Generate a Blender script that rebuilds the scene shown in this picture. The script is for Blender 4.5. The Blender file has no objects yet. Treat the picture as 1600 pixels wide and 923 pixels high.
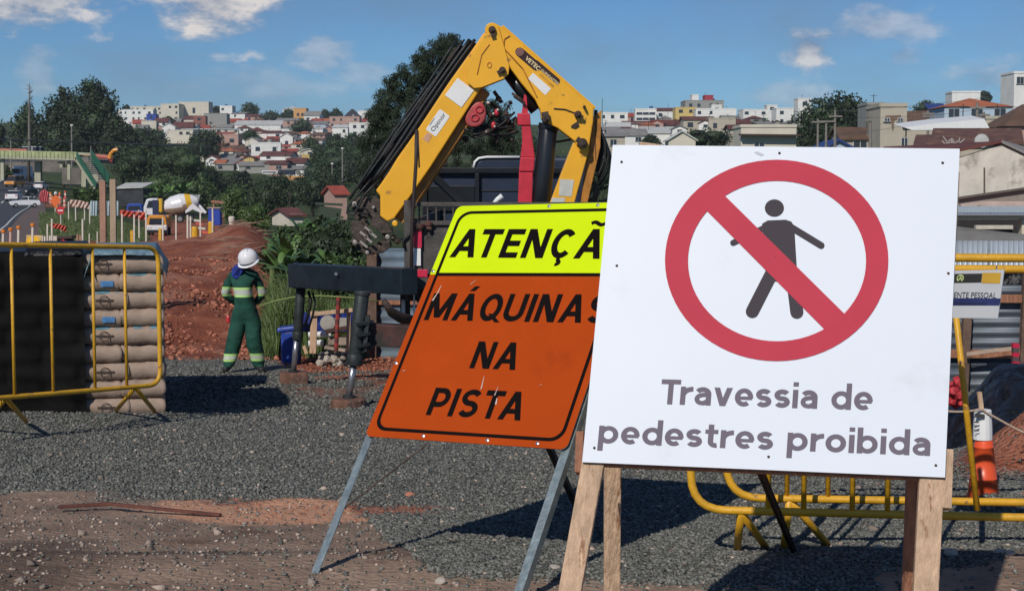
import bpy, bmesh, math, random
import numpy as np
from math import sin, cos, pi, radians, atan, atan2, exp, log
from mathutils import Vector, Matrix, Euler

random.seed(7)
SC = bpy.context.scene
COL = SC.collection

# ------------------------------------------------------------------ camera
F = 2400.0            # focal length in photo pixels (photo is 1600 wide)
EYE = 1.6
PIT = atan(176.5 / F)
cam_d = bpy.data.cameras.new("Camera")
cam_d.lens = F / 1600 * 36.0
cam_d.sensor_width = 36.0
cam_d.clip_start = 0.1
cam_d.clip_end = 9000
cam = bpy.data.objects.new("Camera", cam_d)
cam.location = (0, 0, EYE)
cam.rotation_euler = (pi / 2 - PIT, 0, 0)
COL.objects.link(cam)
SC.camera = cam

# ------------------------------------------------------------------ light
SUN_AZ = atan2(-0.51, -1.25)       # direction towards the sun, measured from +Y clockwise
SUN_EL = radians(36.6)
sd = Vector((sin(SUN_AZ) * cos(SUN_EL), cos(SUN_AZ) * cos(SUN_EL), sin(SUN_EL)))
sun_d = bpy.data.lights.new("Sun", 'SUN')
sun_d.energy = 3.5
sun_d.angle = radians(0.5)
sun_d.color = (1.0, 0.94, 0.85)
sun = bpy.data.objects.new("Sun", sun_d)
sun.rotation_euler = sd.to_track_quat('Z', 'Y').to_euler()
COL.objects.link(sun)
SC.view_settings.view_transform = 'Standard'
SC.view_settings.look = 'None'
SC.view_settings.gamma = 1.0
SC.view_settings.exposure = -0.12

def W(px, py, Y):
    a = (px - 800) / F; b = -(py - 461.5) / F
    dy = cos(PIT) + b * sin(PIT)
    s = Y / dy
    return Vector((a * s, Y, EYE + s * (-sin(PIT) + b * cos(PIT))))

# ------------------------------------------------------------------ world: sky and clouds
world = bpy.data.worlds.new("World")
SC.world = world
world.use_nodes = True
nt = world.node_tree
for n in list(nt.nodes): nt.nodes.remove(n)
def NN(tree, typ, **kw):
    n = tree.nodes.new(typ)
    for k, v in kw.items():
        if k.startswith('i_'):
            n.inputs[k[2:].replace('_', ' ')].default_value = v
        else:
            setattr(n, k, v)
    return n
L = nt.links.new
out = NN(nt, 'ShaderNodeOutputWorld'); bg = NN(nt, 'ShaderNodeBackground')
sky = NN(nt, 'ShaderNodeTexSky', sky_type='NISHITA', sun_disc=False, sun_elevation=SUN_EL,
         sun_rotation=SUN_AZ, altitude=1500, air_density=1.0, dust_density=0.0, ozone_density=3.0)
tc = NN(nt, 'ShaderNodeTexCoord')
def math_n(tree, op, a, b=None, c=None, clamp=False):
    n = tree.nodes.new('ShaderNodeMath'); n.operation = op; n.use_clamp = clamp
    for i, v in enumerate((a, b, c)):
        if v is None: continue
        if isinstance(v, (int, float)): n.inputs[i].default_value = v
        else: tree.links.new(v, n.inputs[i])
    return n.outputs[0]
def mix_n(tree, f, a, b, blend='MIX'):
    n = tree.nodes.new('ShaderNodeMix'); n.data_type = 'RGBA'; n.blend_type = blend
    for s, v in ((n.inputs[0], f), (n.inputs[6], a), (n.inputs[7], b)):
        if isinstance(v, (int, float)): s.default_value = v
        elif isinstance(v, tuple): s.default_value = v if len(v) == 4 else (*v, 1)
        else: tree.links.new(v, s)
    return n.outputs[2]
# cloud layer: direction coordinates stretched so that the clouds lie flat
mp = NN(nt, 'ShaderNodeMapping'); mp.inputs['Scale'].default_value = (1, 1, 2.1)
L(tc.outputs['Generated'], mp.inputs['Vector'])
n1 = NN(nt, 'ShaderNodeTexNoise', i_Scale=7.0, i_Detail=8.0, i_Roughness=0.56)
L(mp.outputs[0], n1.inputs['Vector'])
n2 = NN(nt, 'ShaderNodeTexNoise', i_Scale=26.0, i_Detail=7.0, i_Roughness=0.6)
L(mp.outputs[0], n2.inputs['Vector'])
def dirv(px, py):
    return (W(px, py, 1.0) - Vector((0, 0, EYE))).normalized()
def blob(px, py, rx, ry):
    """soft mask round the direction of a real cloud"""
    d = dirv(px, py)
    s = nt.nodes.new('ShaderNodeVectorMath'); s.operation = 'SUBTRACT'
    L(tc.outputs['Generated'], s.inputs[0]); s.inputs[1].default_value = d
    m = nt.nodes.new('ShaderNodeVectorMath'); m.operation = 'MULTIPLY'
    L(s.outputs[0], m.inputs[0]); m.inputs[1].default_value = (F / rx, F / rx, F / ry)
    l = nt.nodes.new('ShaderNodeVectorMath'); l.operation = 'LENGTH'
    L(m.outputs[0], l.inputs[0])
    return math_n(nt, 'SUBTRACT', 1.0, l.outputs['Value'])
def cloud(px, py, rx, ry, amp=2.6, soft=1.7):
    b = blob(px, py, rx, ry)
    v = math_n(nt, 'MULTIPLY_ADD', math_n(nt, 'SUBTRACT', n2.outputs['Fac'], 0.5), amp, b)
    return math_n(nt, 'MULTIPLY', v, soft, clamp=True)
skyc = mix_n(nt, 1.0, sky.outputs[0], (.43, .65, .86), 'MULTIPLY')
thin = math_n(nt, 'MULTIPLY', math_n(nt, 'SUBTRACT', n1.outputs['Fac'], 0.44), 2.6, clamp=True)
col = mix_n(nt, math_n(nt, 'MULTIPLY', thin, 0.62), skyc, (2.35, 3.05, 4.35))
big = None
for *c, wt in ((330, -6, 105, 84, 1.0), (30, -4, 150, 58, .9), (505, 85, 52, 44, .4), (1264, 74, 44, 34, .8), (1395, 44, 85, 34, .45),
          (1540, 125, 70, 34, .4), (1412, 86, 34, 16, .35), (560, 112, 60, 20, .3), (60, 110, 30, 40, .3), (1220, 148, 70, 22, .3), (400, 130, 160, 26, .22), (820, -160, 300, 60, .6), (-300, 60, 160, 60, .6), (2100, 60, 260, 70, .6)):
    k = math_n(nt, 'MULTIPLY', cloud(*c), wt)
    big = k if big is None else math_n(nt, 'MAXIMUM', big, k)
shade = math_n(nt, 'ADD', math_n(nt, 'MULTIPLY_ADD', n2.outputs['Fac'], 3.2, -1.25), math_n(nt, 'MULTIPLY', big, .35), clamp=True)
ccol = mix_n(nt, shade, (2.4, 3.1, 4.4), (9.6, 9.0, 8.7))
fac = None
col = mix_n(nt, math_n(nt, 'MULTIPLY', big, 0.95), col, ccol)
L(col, bg.inputs['Color'])
bg.inputs['Strength'].default_value = 0.085
L(bg.outputs[0], out.inputs[0])

# ------------------------------------------------------------------ materials
MATS = {}
def mat(name, color, rough=0.7, metal=0.0, var=0.12, scale=6.0, bump=0.0, bscale=40.0, stretch=None, color2=None, c2t=0.55, c2w=0.08, c2scale=None, rnd=0.0, spec=0.5, trans=0.0, sheen=0):
    """procedural material: base colour with noise variation, second colour in patches, bump"""
    if name in MATS: return MATS[name]
    m = bpy.data.materials.new(name); m.use_nodes = True
    t = m.node_tree; b = t.nodes['Principled BSDF']
    b.inputs['Roughness'].default_value = rough; b.inputs['Metallic'].default_value = metal
    b.inputs['Specular IOR Level'].default_value = spec
    if trans: b.inputs['Transmission Weight'].default_value = trans
    co = NN(t, 'ShaderNodeTexCoord').outputs['Object']
    if stretch:
        mpn = NN(t, 'ShaderNodeMapping'); mpn.inputs['Scale'].default_value = stretch; t.links.new(co, mpn.inputs['Vector']); co = mpn.outputs[0]
    nz = NN(t, 'ShaderNodeTexNoise', i_Scale=scale, i_Detail=6.0, i_Roughness=0.6); t.links.new(co, nz.inputs['Vector'])
    lo = tuple(c * (1 - var) for c in color[:3]); hi = tuple(min(1, c * (1 + var)) for c in color[:3])
    rmp = math_n(t, 'MULTIPLY_ADD', math_n(t, 'SUBTRACT', nz.outputs['Fac'], 0.5), 3.0, 0.5, clamp=True)
    c = mix_n(t, rmp, lo, hi)
    if color2:
        nz2 = NN(t, 'ShaderNodeTexNoise', i_Scale=c2scale or scale * 0.6, i_Detail=7.0, i_Roughness=0.65); t.links.new(co, nz2.inputs['Vector'])
        f = math_n(t, 'DIVIDE', math_n(t, 'SUBTRACT', nz2.outputs['Fac'], c2t), c2w, clamp=True)
        c = mix_n(t, f, c, color2)
    if rnd:
        g = NN(t, 'ShaderNodeNewGeometry')
        v = math_n(t, 'MULTIPLY_ADD', g.outputs['Random Per Island'], 2 * rnd, 1 - rnd)
        mm = NN(t, 'ShaderNodeVectorMath'); mm.operation = 'SCALE'
        t.links.new(c, mm.inputs[0]); t.links.new(v, mm.inputs['Scale']); c = mm.outputs[0]
    t.links.new(c, b.inputs['Base Color'])
    if bump:
        nb = NN(t, 'ShaderNodeTexNoise', i_Scale=bscale, i_Detail=5.0); t.links.new(co, nb.inputs['Vector'])
        bp = NN(t, 'ShaderNodeBump', i_Strength=min(1, bump), i_Distance=0.02 if bscale > 10 else 0.1)
        t.links.new(nb.outputs['Fac'], bp.inputs['Height']); t.links.new(bp.outputs[0], b.inputs['Normal'])
    MATS[name] = m
    return m

M_yellow = mat('barrier yellow paint', (0.66, 0.35, 0.02), 0.45, var=0.16, scale=9, color2=(0.30, 0.16, 0.05), c2t=0.60, c2w=0.06, c2scale=18, bump=.15)
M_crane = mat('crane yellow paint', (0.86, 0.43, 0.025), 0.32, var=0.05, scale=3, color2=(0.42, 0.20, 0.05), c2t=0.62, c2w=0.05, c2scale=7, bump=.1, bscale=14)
M_craned = mat('crane yellow underside shade', (0.42, 0.17, 0.02), 0.5, var=0.3, scale=9)  # darker copy of the crane yellow, underside shade put into the colour
M_rust = mat('rusty dark steel', (0.06, 0.042, 0.035), 0.7, 0.35, var=0.5, scale=12, color2=(0.11, 0.05, 0.03), c2t=.55, bump=.5, bscale=30)
M_black = mat('black rubber', (0.012, 0.012, 0.013), 0.5, var=0.3, bump=.2)
M_blackpaint = mat('black satin paint', (0.014, 0.015, 0.018), 0.28, var=0.3, scale=4)
M_red = mat('red paint', (0.55, 0.03, 0.05), 0.35, var=0.15, scale=8, color2=(.2, .03, .03), c2t=.66)
M_navy = mat('navy blue paint', (0.012, 0.022, 0.05), 0.45, var=0.2)
M_white = mat('white paint', (0.8, 0.8, 0.79), 0.45, var=0.04, scale=5)
M_chrome = mat('bare steel rod', (0.42, 0.42, 0.46), 0.28, .75, var=0.05)
M_steel = mat('galvanised angle steel', (0.30, 0.36, 0.37), 0.42, 0.7, var=0.22, scale=18, bump=.15)
M_outrig = mat('outrigger grey steel', (0.035, 0.042, 0.043), 0.5, 0.2, var=0.3, scale=9, bump=.2)
M_beam = mat('outrigger dark blue steel', (0.012, 0.02, 0.028), 0.45, var=.3, scale=6, color2=(.05, .05, .04), c2t=.68, bump=.2)
M_wood = mat('pale new timber', (0.56, 0.38, 0.25), 0.7, var=0.22, scale=2.2, bump=.35, bscale=6, color2=(.30, .15, .08), c2t=.60, c2w=.05, stretch=(22, 22, 1.6))
M_woodr = mat('reddish timber', (0.34, 0.15, 0.085), 0.75, var=0.3, scale=2.2, bump=.35, bscale=6, stretch=(22, 22, 1.6))
M_woodo = mat('old brown timber', (0.14, 0.085, 0.06), 0.8, var=0.35, scale=9, bump=.5, bscale=25)
M_ply = mat('dark plywood edge', (0.12, 0.05, 0.035), 0.7, var=.3)
M_signw = mat('white sign face', (0.70, 0.745, 0.82), 0.5, var=0.02, scale=1.5, color2=(.62, .66, .72), c2t=.6, c2w=.12, c2scale=2.5)
M_signred = mat('sign red print', (0.52, 0.05, 0.08), 0.6, spec=.12, var=0.04)
M_signgrey = mat('sign grey print', (0.06, 0.05, 0.06), 0.6, spec=.12, var=0.03)
M_signtxt = mat('sign mauve grey lettering', (0.165, 0.14, 0.175), 0.6, spec=.12, var=0.03)
M_orange = mat('orange reflective sheeting', (0.42, 0.055, 0.003), 0.6, spec=.12, var=0.05, scale=5, color2=(.36, .045, .003), c2t=.6, bump=.05, bscale=60)
M_lime = mat('lime reflective sheeting', (0.62, 0.80, 0.004), 0.6, spec=.12, var=0.03, scale=5)
M_ink = mat('black print', (0.008, 0.006, 0.006), 0.8, spec=.05, var=0.1)
M_gravel = mat('crushed basalt', (0.150, 0.151, 0.136), 0.9, var=0.3, scale=60, rnd=0.5, spec=.2)
M_pebble = mat('pale pebbles', (0.34, 0.27, 0.22), 0.9, var=0.3, scale=20, rnd=0.5, bump=.3)
M_clod = mat('red earth clods', (0.34, 0.13, 0.08), 0.95, var=0.3, scale=20, rnd=0.4)
M_rock = mat('pale rock', (0.42, 0.37, 0.32), 0.9, var=0.25, scale=12, bump=.5)
M_sack = mat('brown kraft paper sack', (0.32, 0.235, 0.18), 0.75, var=0.16, scale=6, bump=.5, bscale=14, color2=(.24, .16, .11), c2t=.62)
M_sackb = mat('blue sack edge', (0.13, 0.30, 0.38), 0.6, var=0.2, scale=12)
M_tarpk = mat('black plastic sheet', (0.006, 0.006, 0.007), 0.45, var=0.4, scale=3, bump=.6, bscale=9)
M_tarpb = mat('blue grey tarpaulin', (0.12, 0.20, 0.25), 0.45, var=0.3, scale=5, bump=.6, bscale=8, color2=(.02, .03, .06), c2t=.6, c2scale=2.4)
M_glass = mat('dark window glass', (0.03, 0.035, 0.045), 0.15, var=0.2)
M_tyre = mat('tyre rubber', (0.02, 0.02, 0.02), 0.8)
M_cone = mat('orange plastic cone', (0.80, 0.10, 0.03), 0.35, var=0.08, scale=8, color2=(.5, .08, .04), c2t=.66)
M_rope = mat('pale rope', (0.45, 0.33, 0.25), 0.9, var=.2)
M_blue = mat('blue plastic', (0.02, 0.055, 0.32), 0.4, var=.15, scale=5, bump=.3, bscale=8)
M_grassleaf = mat('grass blades', (0.075, 0.12, 0.028), 0.6, var=0.3, scale=3, rnd=0.5)
M_leafd = mat('dark foliage', (0.025, 0.046, 0.017), 0.65, var=0.5, scale=0.35, rnd=0.75)
M_leafm = mat('mid green foliage', (0.050, 0.088, 0.024), 0.6, var=0.45, scale=0.4, rnd=0.7)
M_leafl = mat('light green foliage', (0.085, 0.14, 0.035), 0.55, var=0.3, scale=0.6, rnd=0.5)
M_leafp = mat('pine needles', (0.024, 0.042, 0.019), 0.7, var=0.3, scale=1.0, rnd=0.5)
M_bark = mat('tree bark', (0.10, 0.075, 0.055), 0.9, var=.3, scale=5, bump=.5)

# ------------------------------------------------------------------ mesh builder and objects
class MB:
    def __init__(s, M=None): s.v = []; s.f = []; s.mi = []; s.cur = 0; s.M = M
    def add(s, vs, fs):
        o = len(s.v)
        for p in vs:
            p = Vector(p)
            s.v.append(tuple(s.M @ p) if s.M is not None else tuple(p))
        for f in fs: s.f.append(tuple(i + o for i in f)); s.mi.append(s.cur)
        return s
    def box(s, c, sz, R=None, taper=1.0):
        hx, hy, hz = sz[0] / 2, sz[1] / 2, sz[2] / 2; vs = []
        for z in (-1, 1):
            k = taper if z > 0 else 1
            for x, y in ((-1, -1), (1, -1), (1, 1), (-1, 1)):
                p = Vector((x * hx * k, y * hy * k, z * hz))
                if R is not None: p = R @ p
                vs.append(p + Vector(c))
        return s.add(vs, [(3, 2, 1, 0), (4, 5, 6, 7), (0, 1, 5, 4), (1, 2, 6, 5), (2, 3, 7, 6), (3, 0, 4, 7)])
    def bar(s, a, b, w, h=None, up=(0, 0, 1)):
        """rectangular bar from a to b"""
        a = Vector(a); b = Vector(b); h = h or w
        d = (b - a).normalized(); u = Vector(up)
        if abs(d.dot(u)) > .98: u = Vector((0, 1, 0))
        x = d.cross(u).normalized(); y = x.cross(d)
        vs = [p + x * sx * w / 2 + y * sy * h / 2 for p in (a, b) for sx, sy in ((-1, -1), (1, -1), (1, 1), (-1, 1))]
        return s.add(vs, [(3, 2, 1, 0), (4, 5, 6, 7), (0, 1, 5, 4), (1, 2, 6, 5), (2, 3, 7, 6), (3, 0, 4, 7)])
    def tube(s, pts, r, n=10, caps=True):
        pts = [Vector(p) for p in pts]; rs = r if isinstance(r, (list, tuple)) else [r] * len(pts)
        ref = None; vs = []; fs = []
        for i, p in enumerate(pts):
            d = (pts[min(i + 1, len(pts) - 1)] - pts[max(i - 1, 0)]).normalized()
            if ref is None:
                ref = Vector((0, 0, 1)) if abs(d.z) < .9 else Vector((1, 0, 0))
            x = d.cross(ref).normalized(); y = x.cross(d).normalized(); ref = y if abs(d.dot(y)) < .9 else ref
            for k in range(n):
                a = 2 * pi * k / n; vs.append(p + (x * cos(a) + y * sin(a)) * rs[i])
        for i in range(len(pts) - 1):
            for k in range(n):
                fs.append((i * n + k, i * n + (k + 1) % n, (i + 1) * n + (k + 1) % n, (i + 1) * n + k))
        if caps: fs.append(tuple(range(n))[::-1]); fs.append(tuple((len(pts) - 1) * n + k for k in range(n)))
        return s.add(vs, fs)
    def prism(s, pts, dvec):
        """closed outline extruded by dvec"""
        d = Vector(dvec); n = len(pts); vs = [Vector(p) for p in pts]; vs += [p + d for p in vs]
        fs = [tuple(range(n))[::-1], tuple(range(n, 2 * n))] + [(i, (i + 1) % n, n + (i + 1) % n, n + i) for i in range(n)]
        return s.add(vs, fs)
    def poly(s, pts): return s.add(pts, [tuple(range(len(pts)))])
    def lathe(s, base, axis, prof, n=16, flat=1.0):
        """prof: (t along axis, radius)"""
        ax = Vector(axis).normalized(); ref = Vector((0, 0, 1)) if abs(ax.z) < .9 else Vector((1, 0, 0))
        x = ax.cross(ref).normalized(); y = x.cross(ax); vs = []; fs = []
        for t, r in prof:
            for k in range(n):
                a = 2 * pi * k / n; vs.append(Vector(base) + ax * t + (x * cos(a) + y * sin(a) * flat) * r)
        m = len(prof)
        for i in range(m - 1):
            for k in range(n): fs.append((i * n + k, i * n + (k + 1) % n, (i + 1) * n + (k + 1) % n, (i + 1) * n + k))
        fs.append(tuple(range(n))[::-1]); fs.append(tuple((m - 1) * n + k for k in range(n)))
        return s.add(vs, fs)
    def ico(s, c, r, sub=1, jit=0.0, rng=random):
        bm = bmesh.new(); bmesh.ops.create_icosphere(bm, subdivisions=sub, radius=1)
        rr = r if isinstance(r, (tuple, list, Vector)) else (r, r, r)
        vs = []
        for v in bm.verts:
            k = 1 + rng.uniform(-jit, jit); vs.append(Vector((v.co.x * rr[0] * k, v.co.y * rr[1] * k, v.co.z * rr[2] * k)) + Vector(c))
        bm.verts.index_update(); fs = [tuple(v.index for v in f.verts) for f in bm.faces]; bm.free()
        return s.add(vs, fs)
    def mesh(s, name, mats, org=(0, 0, 0), smooth=False):
        me = bpy.data.meshes.new(name); o = Vector(org)
        me.from_pydata([tuple(Vector(p) - o) for p in s.v], [], s.f)
        for m in (mats if isinstance(mats, (list, tuple)) else [mats]): me.materials.append(m)
        if any(s.mi): me.polygons.foreach_set('material_index', s.mi)
        if smooth: me.polygons.foreach_set('use_smooth', [True] * len(me.polygons))
        me.update(); return me

def thing(name, label, cat, loc, group=None):
    o = bpy.data.objects.new(name, None); COL.objects.link(o)
    o.location = Vector(loc); o.empty_display_size = .2
    o['label'] = label; o['category'] = cat
    if group: o['group'] = group
    o['_w'] = list(Vector(loc))
    return o
def worg(o): return Vector(o['_w'])
def part(mb, name, m, parent, label=None, smooth=False, kind=None, org=None, bevel=0):
    """part (or sub-part) with its own origin at org (world) or at the parent's origin"""
    og = Vector(org) if org is not None else worg(parent)
    o = bpy.data.objects.new(name, mb.mesh(name, m, og, smooth) if isinstance(mb, MB) else mb)
    COL.objects.link(o); o.parent = parent; o.location = og - worg(parent); o['_w'] = list(og)
    if label: o['label'] = label
    if kind: o['kind'] = kind
    if bevel: bv(o, bevel)
    return o
def single(mb, name, m, label, cat, loc, group=None, smooth=False, bevel=0):
    o = bpy.data.objects.new(name, mb.mesh(name, m, loc, smooth)); COL.objects.link(o); o.location = Vector(loc)
    o['label'] = label; o['category'] = cat; o['_w'] = list(Vector(loc))
    if group: o['group'] = group
    if bevel: bv(o, bevel)
    return o
def struct(mb, name, m, kind='structure', smooth=False, org=(0, 0, 0)):
    o = bpy.data.objects.new(name, mb.mesh(name, m, org, smooth) if isinstance(mb, MB) else mb)
    COL.objects.link(o); o.location = Vector(org); o['kind'] = kind; o['_w'] = list(Vector(org)); return o
def bv(o, w, seg=2):
    b = o.modifiers.new('b', 'BEVEL'); b.width = w; b.segments = seg; b.limit_method = 'ANGLE'; b.angle_limit = radians(40)
def kids(o): return [c for c in COL.objects if c.parent == o]
CH = {}
def copy_thing(root, delta, label=None, rz=0.0):
    r = root.copy(); COL.objects.link(r); r.location = root.location + Vector(delta); r['_w'] = list(r.location)
    r.rotation_euler = (0, 0, rz)
    if label: r['label'] = label
    for c in list(root.children):
        d = c.copy(); COL.objects.link(d); d.parent = r
        for g in list(c.children):
            e = g.copy(); COL.objects.link(e); e.parent = d
    return r

def smooth_noise(x, y, seed=0):
    """value noise, numpy arrays"""
    xi = np.floor(x).astype(np.int64); yi = np.floor(y).astype(np.int64); fx = x - xi; fy = y - yi
    fx = fx * fx * (3 - 2 * fx); fy = fy * fy * (3 - 2 * fy)
    def h(a, b):
        n = (a * 374761393 + b * 668265263 + seed * 1442695041) & 0x7fffffff
        n = ((n ^ (n >> 13)) * 1274126177) & 0x7fffffff
        return ((n ^ (n >> 16)) & 0xffff) / 65535.0
    return (h(xi, yi) * (1 - fx) + h(xi + 1, yi) * fx) * (1 - fy) + (h(xi, yi + 1) * (1 - fx) + h(xi + 1, yi + 1) * fx) * fy
def fbm(x, y, seed=0, o=4):
    s = 0; a = .5; t = 0
    for i in range(o): s = s + a * smooth_noise(x * 2 ** i, y * 2 ** i, seed + i * 17); t += a; a *= .5
    return s / t - .5

# ------------------------------------------------------------------ terrain heights
TY = np.array([0.3, 6.5, 8, 10.5, 13.2, 14.0, 15.3, 18.5, 22.2, 25, 27, 30, 34, 42, 50, 55, 80, 110, 130, 155, 195, 250, 285, 350, 450, 600, 800, 1000, 1400, 3600.])
TP = np.array([-2500, 0, 130, 250, 310, 380, 440, 620, 1000, 1480, 1640, 4000.])
def _row(**k): pass
TZ = {
 0:    [0, 0, -.15, -.28, -.39, -.64, -.67, -.83, -1.12, -1.22, -1.22, -1.2, -1.0, -.5, -.45, -.6, -1.45, -1.5, -1.5, -1.5, -1.5, -.3, .9, 2.6, 5.5, 14, 28, 40, 46, 60],
 130:  [0, 0, -.15, -.28, -.39, -.64, -.67, -.83, -1.12, -1.22, -1.22, -1.2, -1.0, -.5, -.45, -.6, -1.45, -1.5, -1.5, -1.5, -1.6, -1.2, -.5, 1.0, 5.0, 14, 28, 40, 46, 60],
 250:  [0, 0, -.15, -.28, -.39, -.64, -.67, -.83, -1.15, -1.25, -1.28, -.75, -.45, -.40, -.36, -.6, -1.65, -2.4, -2.9, -3.2, -3.5, -3.6, -3, 0, 5.0, 14, 28, 40, 46, 60],
 310:  [0, 0, -.15, -.28, -.39, -.64, -.67, -.83, -1.15, -1.25, -1.28, -.85, -.5, -.3, -.26, -.3, -1.6, -2.2, -2.6, -3.0, -3.5, -3.6, -3, 0, 5.0, 14, 28, 40, 46, 60],
 380:  [0, 0, -.15, -.28, -.39, -.62, -.67, -.83, -1.15, -1.25, -1.28, -.9, -.5, -.15, .20, .15, -.6, -1.5, -2.0, -2.4, -3, -3.6, -3, 0, 5.0, 14, 28, 40, 46, 60],
 440:  [0, 0, -.15, -.28, -.39, -.60, -.67, -.83, -1.15, -1.25, -1.28, -1.0, -.7, -.6, -.5, -.6, -1.4, -2, -2.4, -2.7, -3, -3.6, -3, 0, 5.0, 14, 28, 40, 46, 60],
 620:  [0, 0, -.15, -.28, -.37, -.55, -.64, -.81, -1.12, -1.22, -1.25, -1.3, -1.3, -1.4, -1.6, -1.7, -2.5, -3, -3, -3, -3, -3.6, -3, 0, 5.0, 14, 28, 40, 46, 60],
 1000: [0, 0, -.12, -.22, -.32, -.42, -.5, -.65, -.9, -1, -1, -1, -.9, -.8, -.8, -.8, -.4, .4, 1.0, 1.8, 3.4, 5.2, 6.6, 9, 13.5, 21, 31, 38, 46, 60],
 1480: [0, 0, -.05, -.12, -.2, -.2, -.2, -.2, -.2, -.2, -.2, -.1, 0, .3, .5, .6, 1.6, 2.4, 2.8, 3.3, 5.0, 7.5, 9.5, 12, 16, 23, 33, 41, 48, 60],
}
_c = [TZ[0], TZ[0], TZ[130], TZ[250], TZ[310], TZ[380], TZ[440], TZ[620], TZ[1000], TZ[1480], TZ[1480], TZ[1480]]
TZA = np.array(_c, float)
def hz(x, y):
    """ground height at world x, y (arrays)"""
    x = np.asarray(x, float); y = np.maximum(np.asarray(y, float), .3)
    px = 800 + x / y * F
    px = np.clip(px, TP[0], TP[-1] - 1)
    i = np.clip(np.searchsorted(TP, px, side='right') - 1, 0, len(TP) - 2)
    t = (px - TP[i]) / (TP[i + 1] - TP[i]); t = t * t * (3 - 2 * t)
    ly = np.log(y); LY = np.log(TY)
    j = np.clip(np.searchsorted(LY, ly, side='right') - 1, 0, len(TY) - 2)
    s = (ly - LY[j]) / (LY[j + 1] - LY[j]); s = np.clip(s, 0, 1)
    z = (TZA[i, j] * (1 - s) + TZA[i, j + 1] * s) * (1 - t) + (TZA[i + 1, j] * (1 - s) + TZA[i + 1, j + 1] * s) * t
    # red spoil mound by the cone
    z = z + 0.44 * np.exp(-(((x - 3.25) / .42) ** 2 + ((y - 8.9) / .5) ** 2))
    z = z + 0.09 * np.exp(-((y - 7.5) / .2) ** 2) * np.clip((px - 1470) / 80, 0, 1)
    return z
def gz(x, y): return float(hz(np.array([x]), np.array([y]))[0])
def G(px, Y, dz=0):
    x = (px - 800) / F * Y
    return Vector((x, Y, gz(x, Y) + dz))

def zone_fields(x, y):
    """where each soil lies: red earth, grass, foreground dirt, ground cover of the far slopes"""
    px = 800 + x / y * F
    n = fbm(x * .9, y * .9, 3, 4) * 1.0; n2 = fbm(x * .15, y * .15, 5, 4)
    nf = fbm(x * 3.2, y * 3.2, 31, 3)
    edge = np.interp(px, [-3000, 430, 520, 620, 700, 1000, 3000], [8.6, 8.6, 8.45, 6.95, 6.4, 6.3, 6.3])
    dirt = np.clip((edge - y + n * 1.2 + nf * .6) / .22, 0, 1)
    redp = np.exp(-(((px - 390) / 150) ** 2 + ((y - 8.15) / .45) ** 2)) * 2.2 + np.exp(-(((px - 640) / 50) ** 2 + ((y - 8.2) / .16) ** 2)) * .9
    redp = np.clip((redp + (nf * 1.8 + n) * np.minimum(1, redp * 3) - .4) * 1.5, 0, .92)
    far = np.interp(px, [-3000, 250, 430, 480, 700, 1400, 3000], [24, 24.2, 24, 22.0, 21.5, 30, 30])
    red = np.clip((y - far + n * 3) / .8, 0, 1)
    patch = np.clip((fbm(x * .5, y * .35, 77, 4) + .02 - .1) * 14, 0, 1) * np.clip((y - 15.5) / 3, 0, 1) * np.clip((px - 400) / 80, 0, 1)
    red = np.maximum(red, patch * .8)
    mound = np.exp(-(((x - 3.3) / .7) ** 2 + ((y - 8.75) / .55) ** 2))
    red = np.maximum(red, np.clip((mound + nf * .35 - .28) * 5, 0, 1))
    red = np.maximum(red, redp)
    red = np.maximum(red, np.exp(-((y - 7.55) / .22) ** 2) * np.clip((px - 1470) / 60, 0, 1) * np.clip(.65 + nf * 1.6, 0, 1))
    grass = np.clip((y - 56 + n2 * 6) / 3, 0, 1) * np.clip((235 - px + n2 * 20) / 8, 0, 1) * np.clip((200 - y) / 8, 0, 1)
    grass = np.maximum(grass, np.clip((y - 62 + n2 * 20) / 5, 0, 1) * np.clip((px - 340) / 15, 0, 1))
    grass = np.maximum(grass, np.clip((y - 205) / 10, 0, 1))
    return red, grass, dirt
def damp_field(x, y):
    px = 800 + x / y * F; n = fbm(x * 2, y * 5, 91, 4)
    d = np.exp(-((y - 6.66 + n * .12) / .06) ** 2) * np.clip((520 - px) / 120, 0, 1) * .9
    d = np.maximum(d, np.clip((210 - px + n * 200) / 160, 0, 1) * np.clip((7.15 - y + n * .5) / .3, 0, 1) * .7)
    return np.clip(np.maximum(d, np.exp(-((y - 6.05 + n * .1) / .05) ** 2) * np.clip((330 - px) / 120, 0, 1) * .7), 0, 1)

def near_relief(x, y, red, grass, dirt):
    near = np.clip((16 - y) / 4, 0, 1); grav = 1 - np.clip(red + grass + dirt, 0, 1)
    return near * (grav * (.05 * fbm(x * 1.3, y * 1.3, 1, 4) + .007 * fbm(x * 9, y * 9, 2, 2)) + dirt * (.035 * fbm(x * 1.5, y * 2.5, 6, 4) + .008 * fbm(x * 8, y * 8, 8, 3)))
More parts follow.
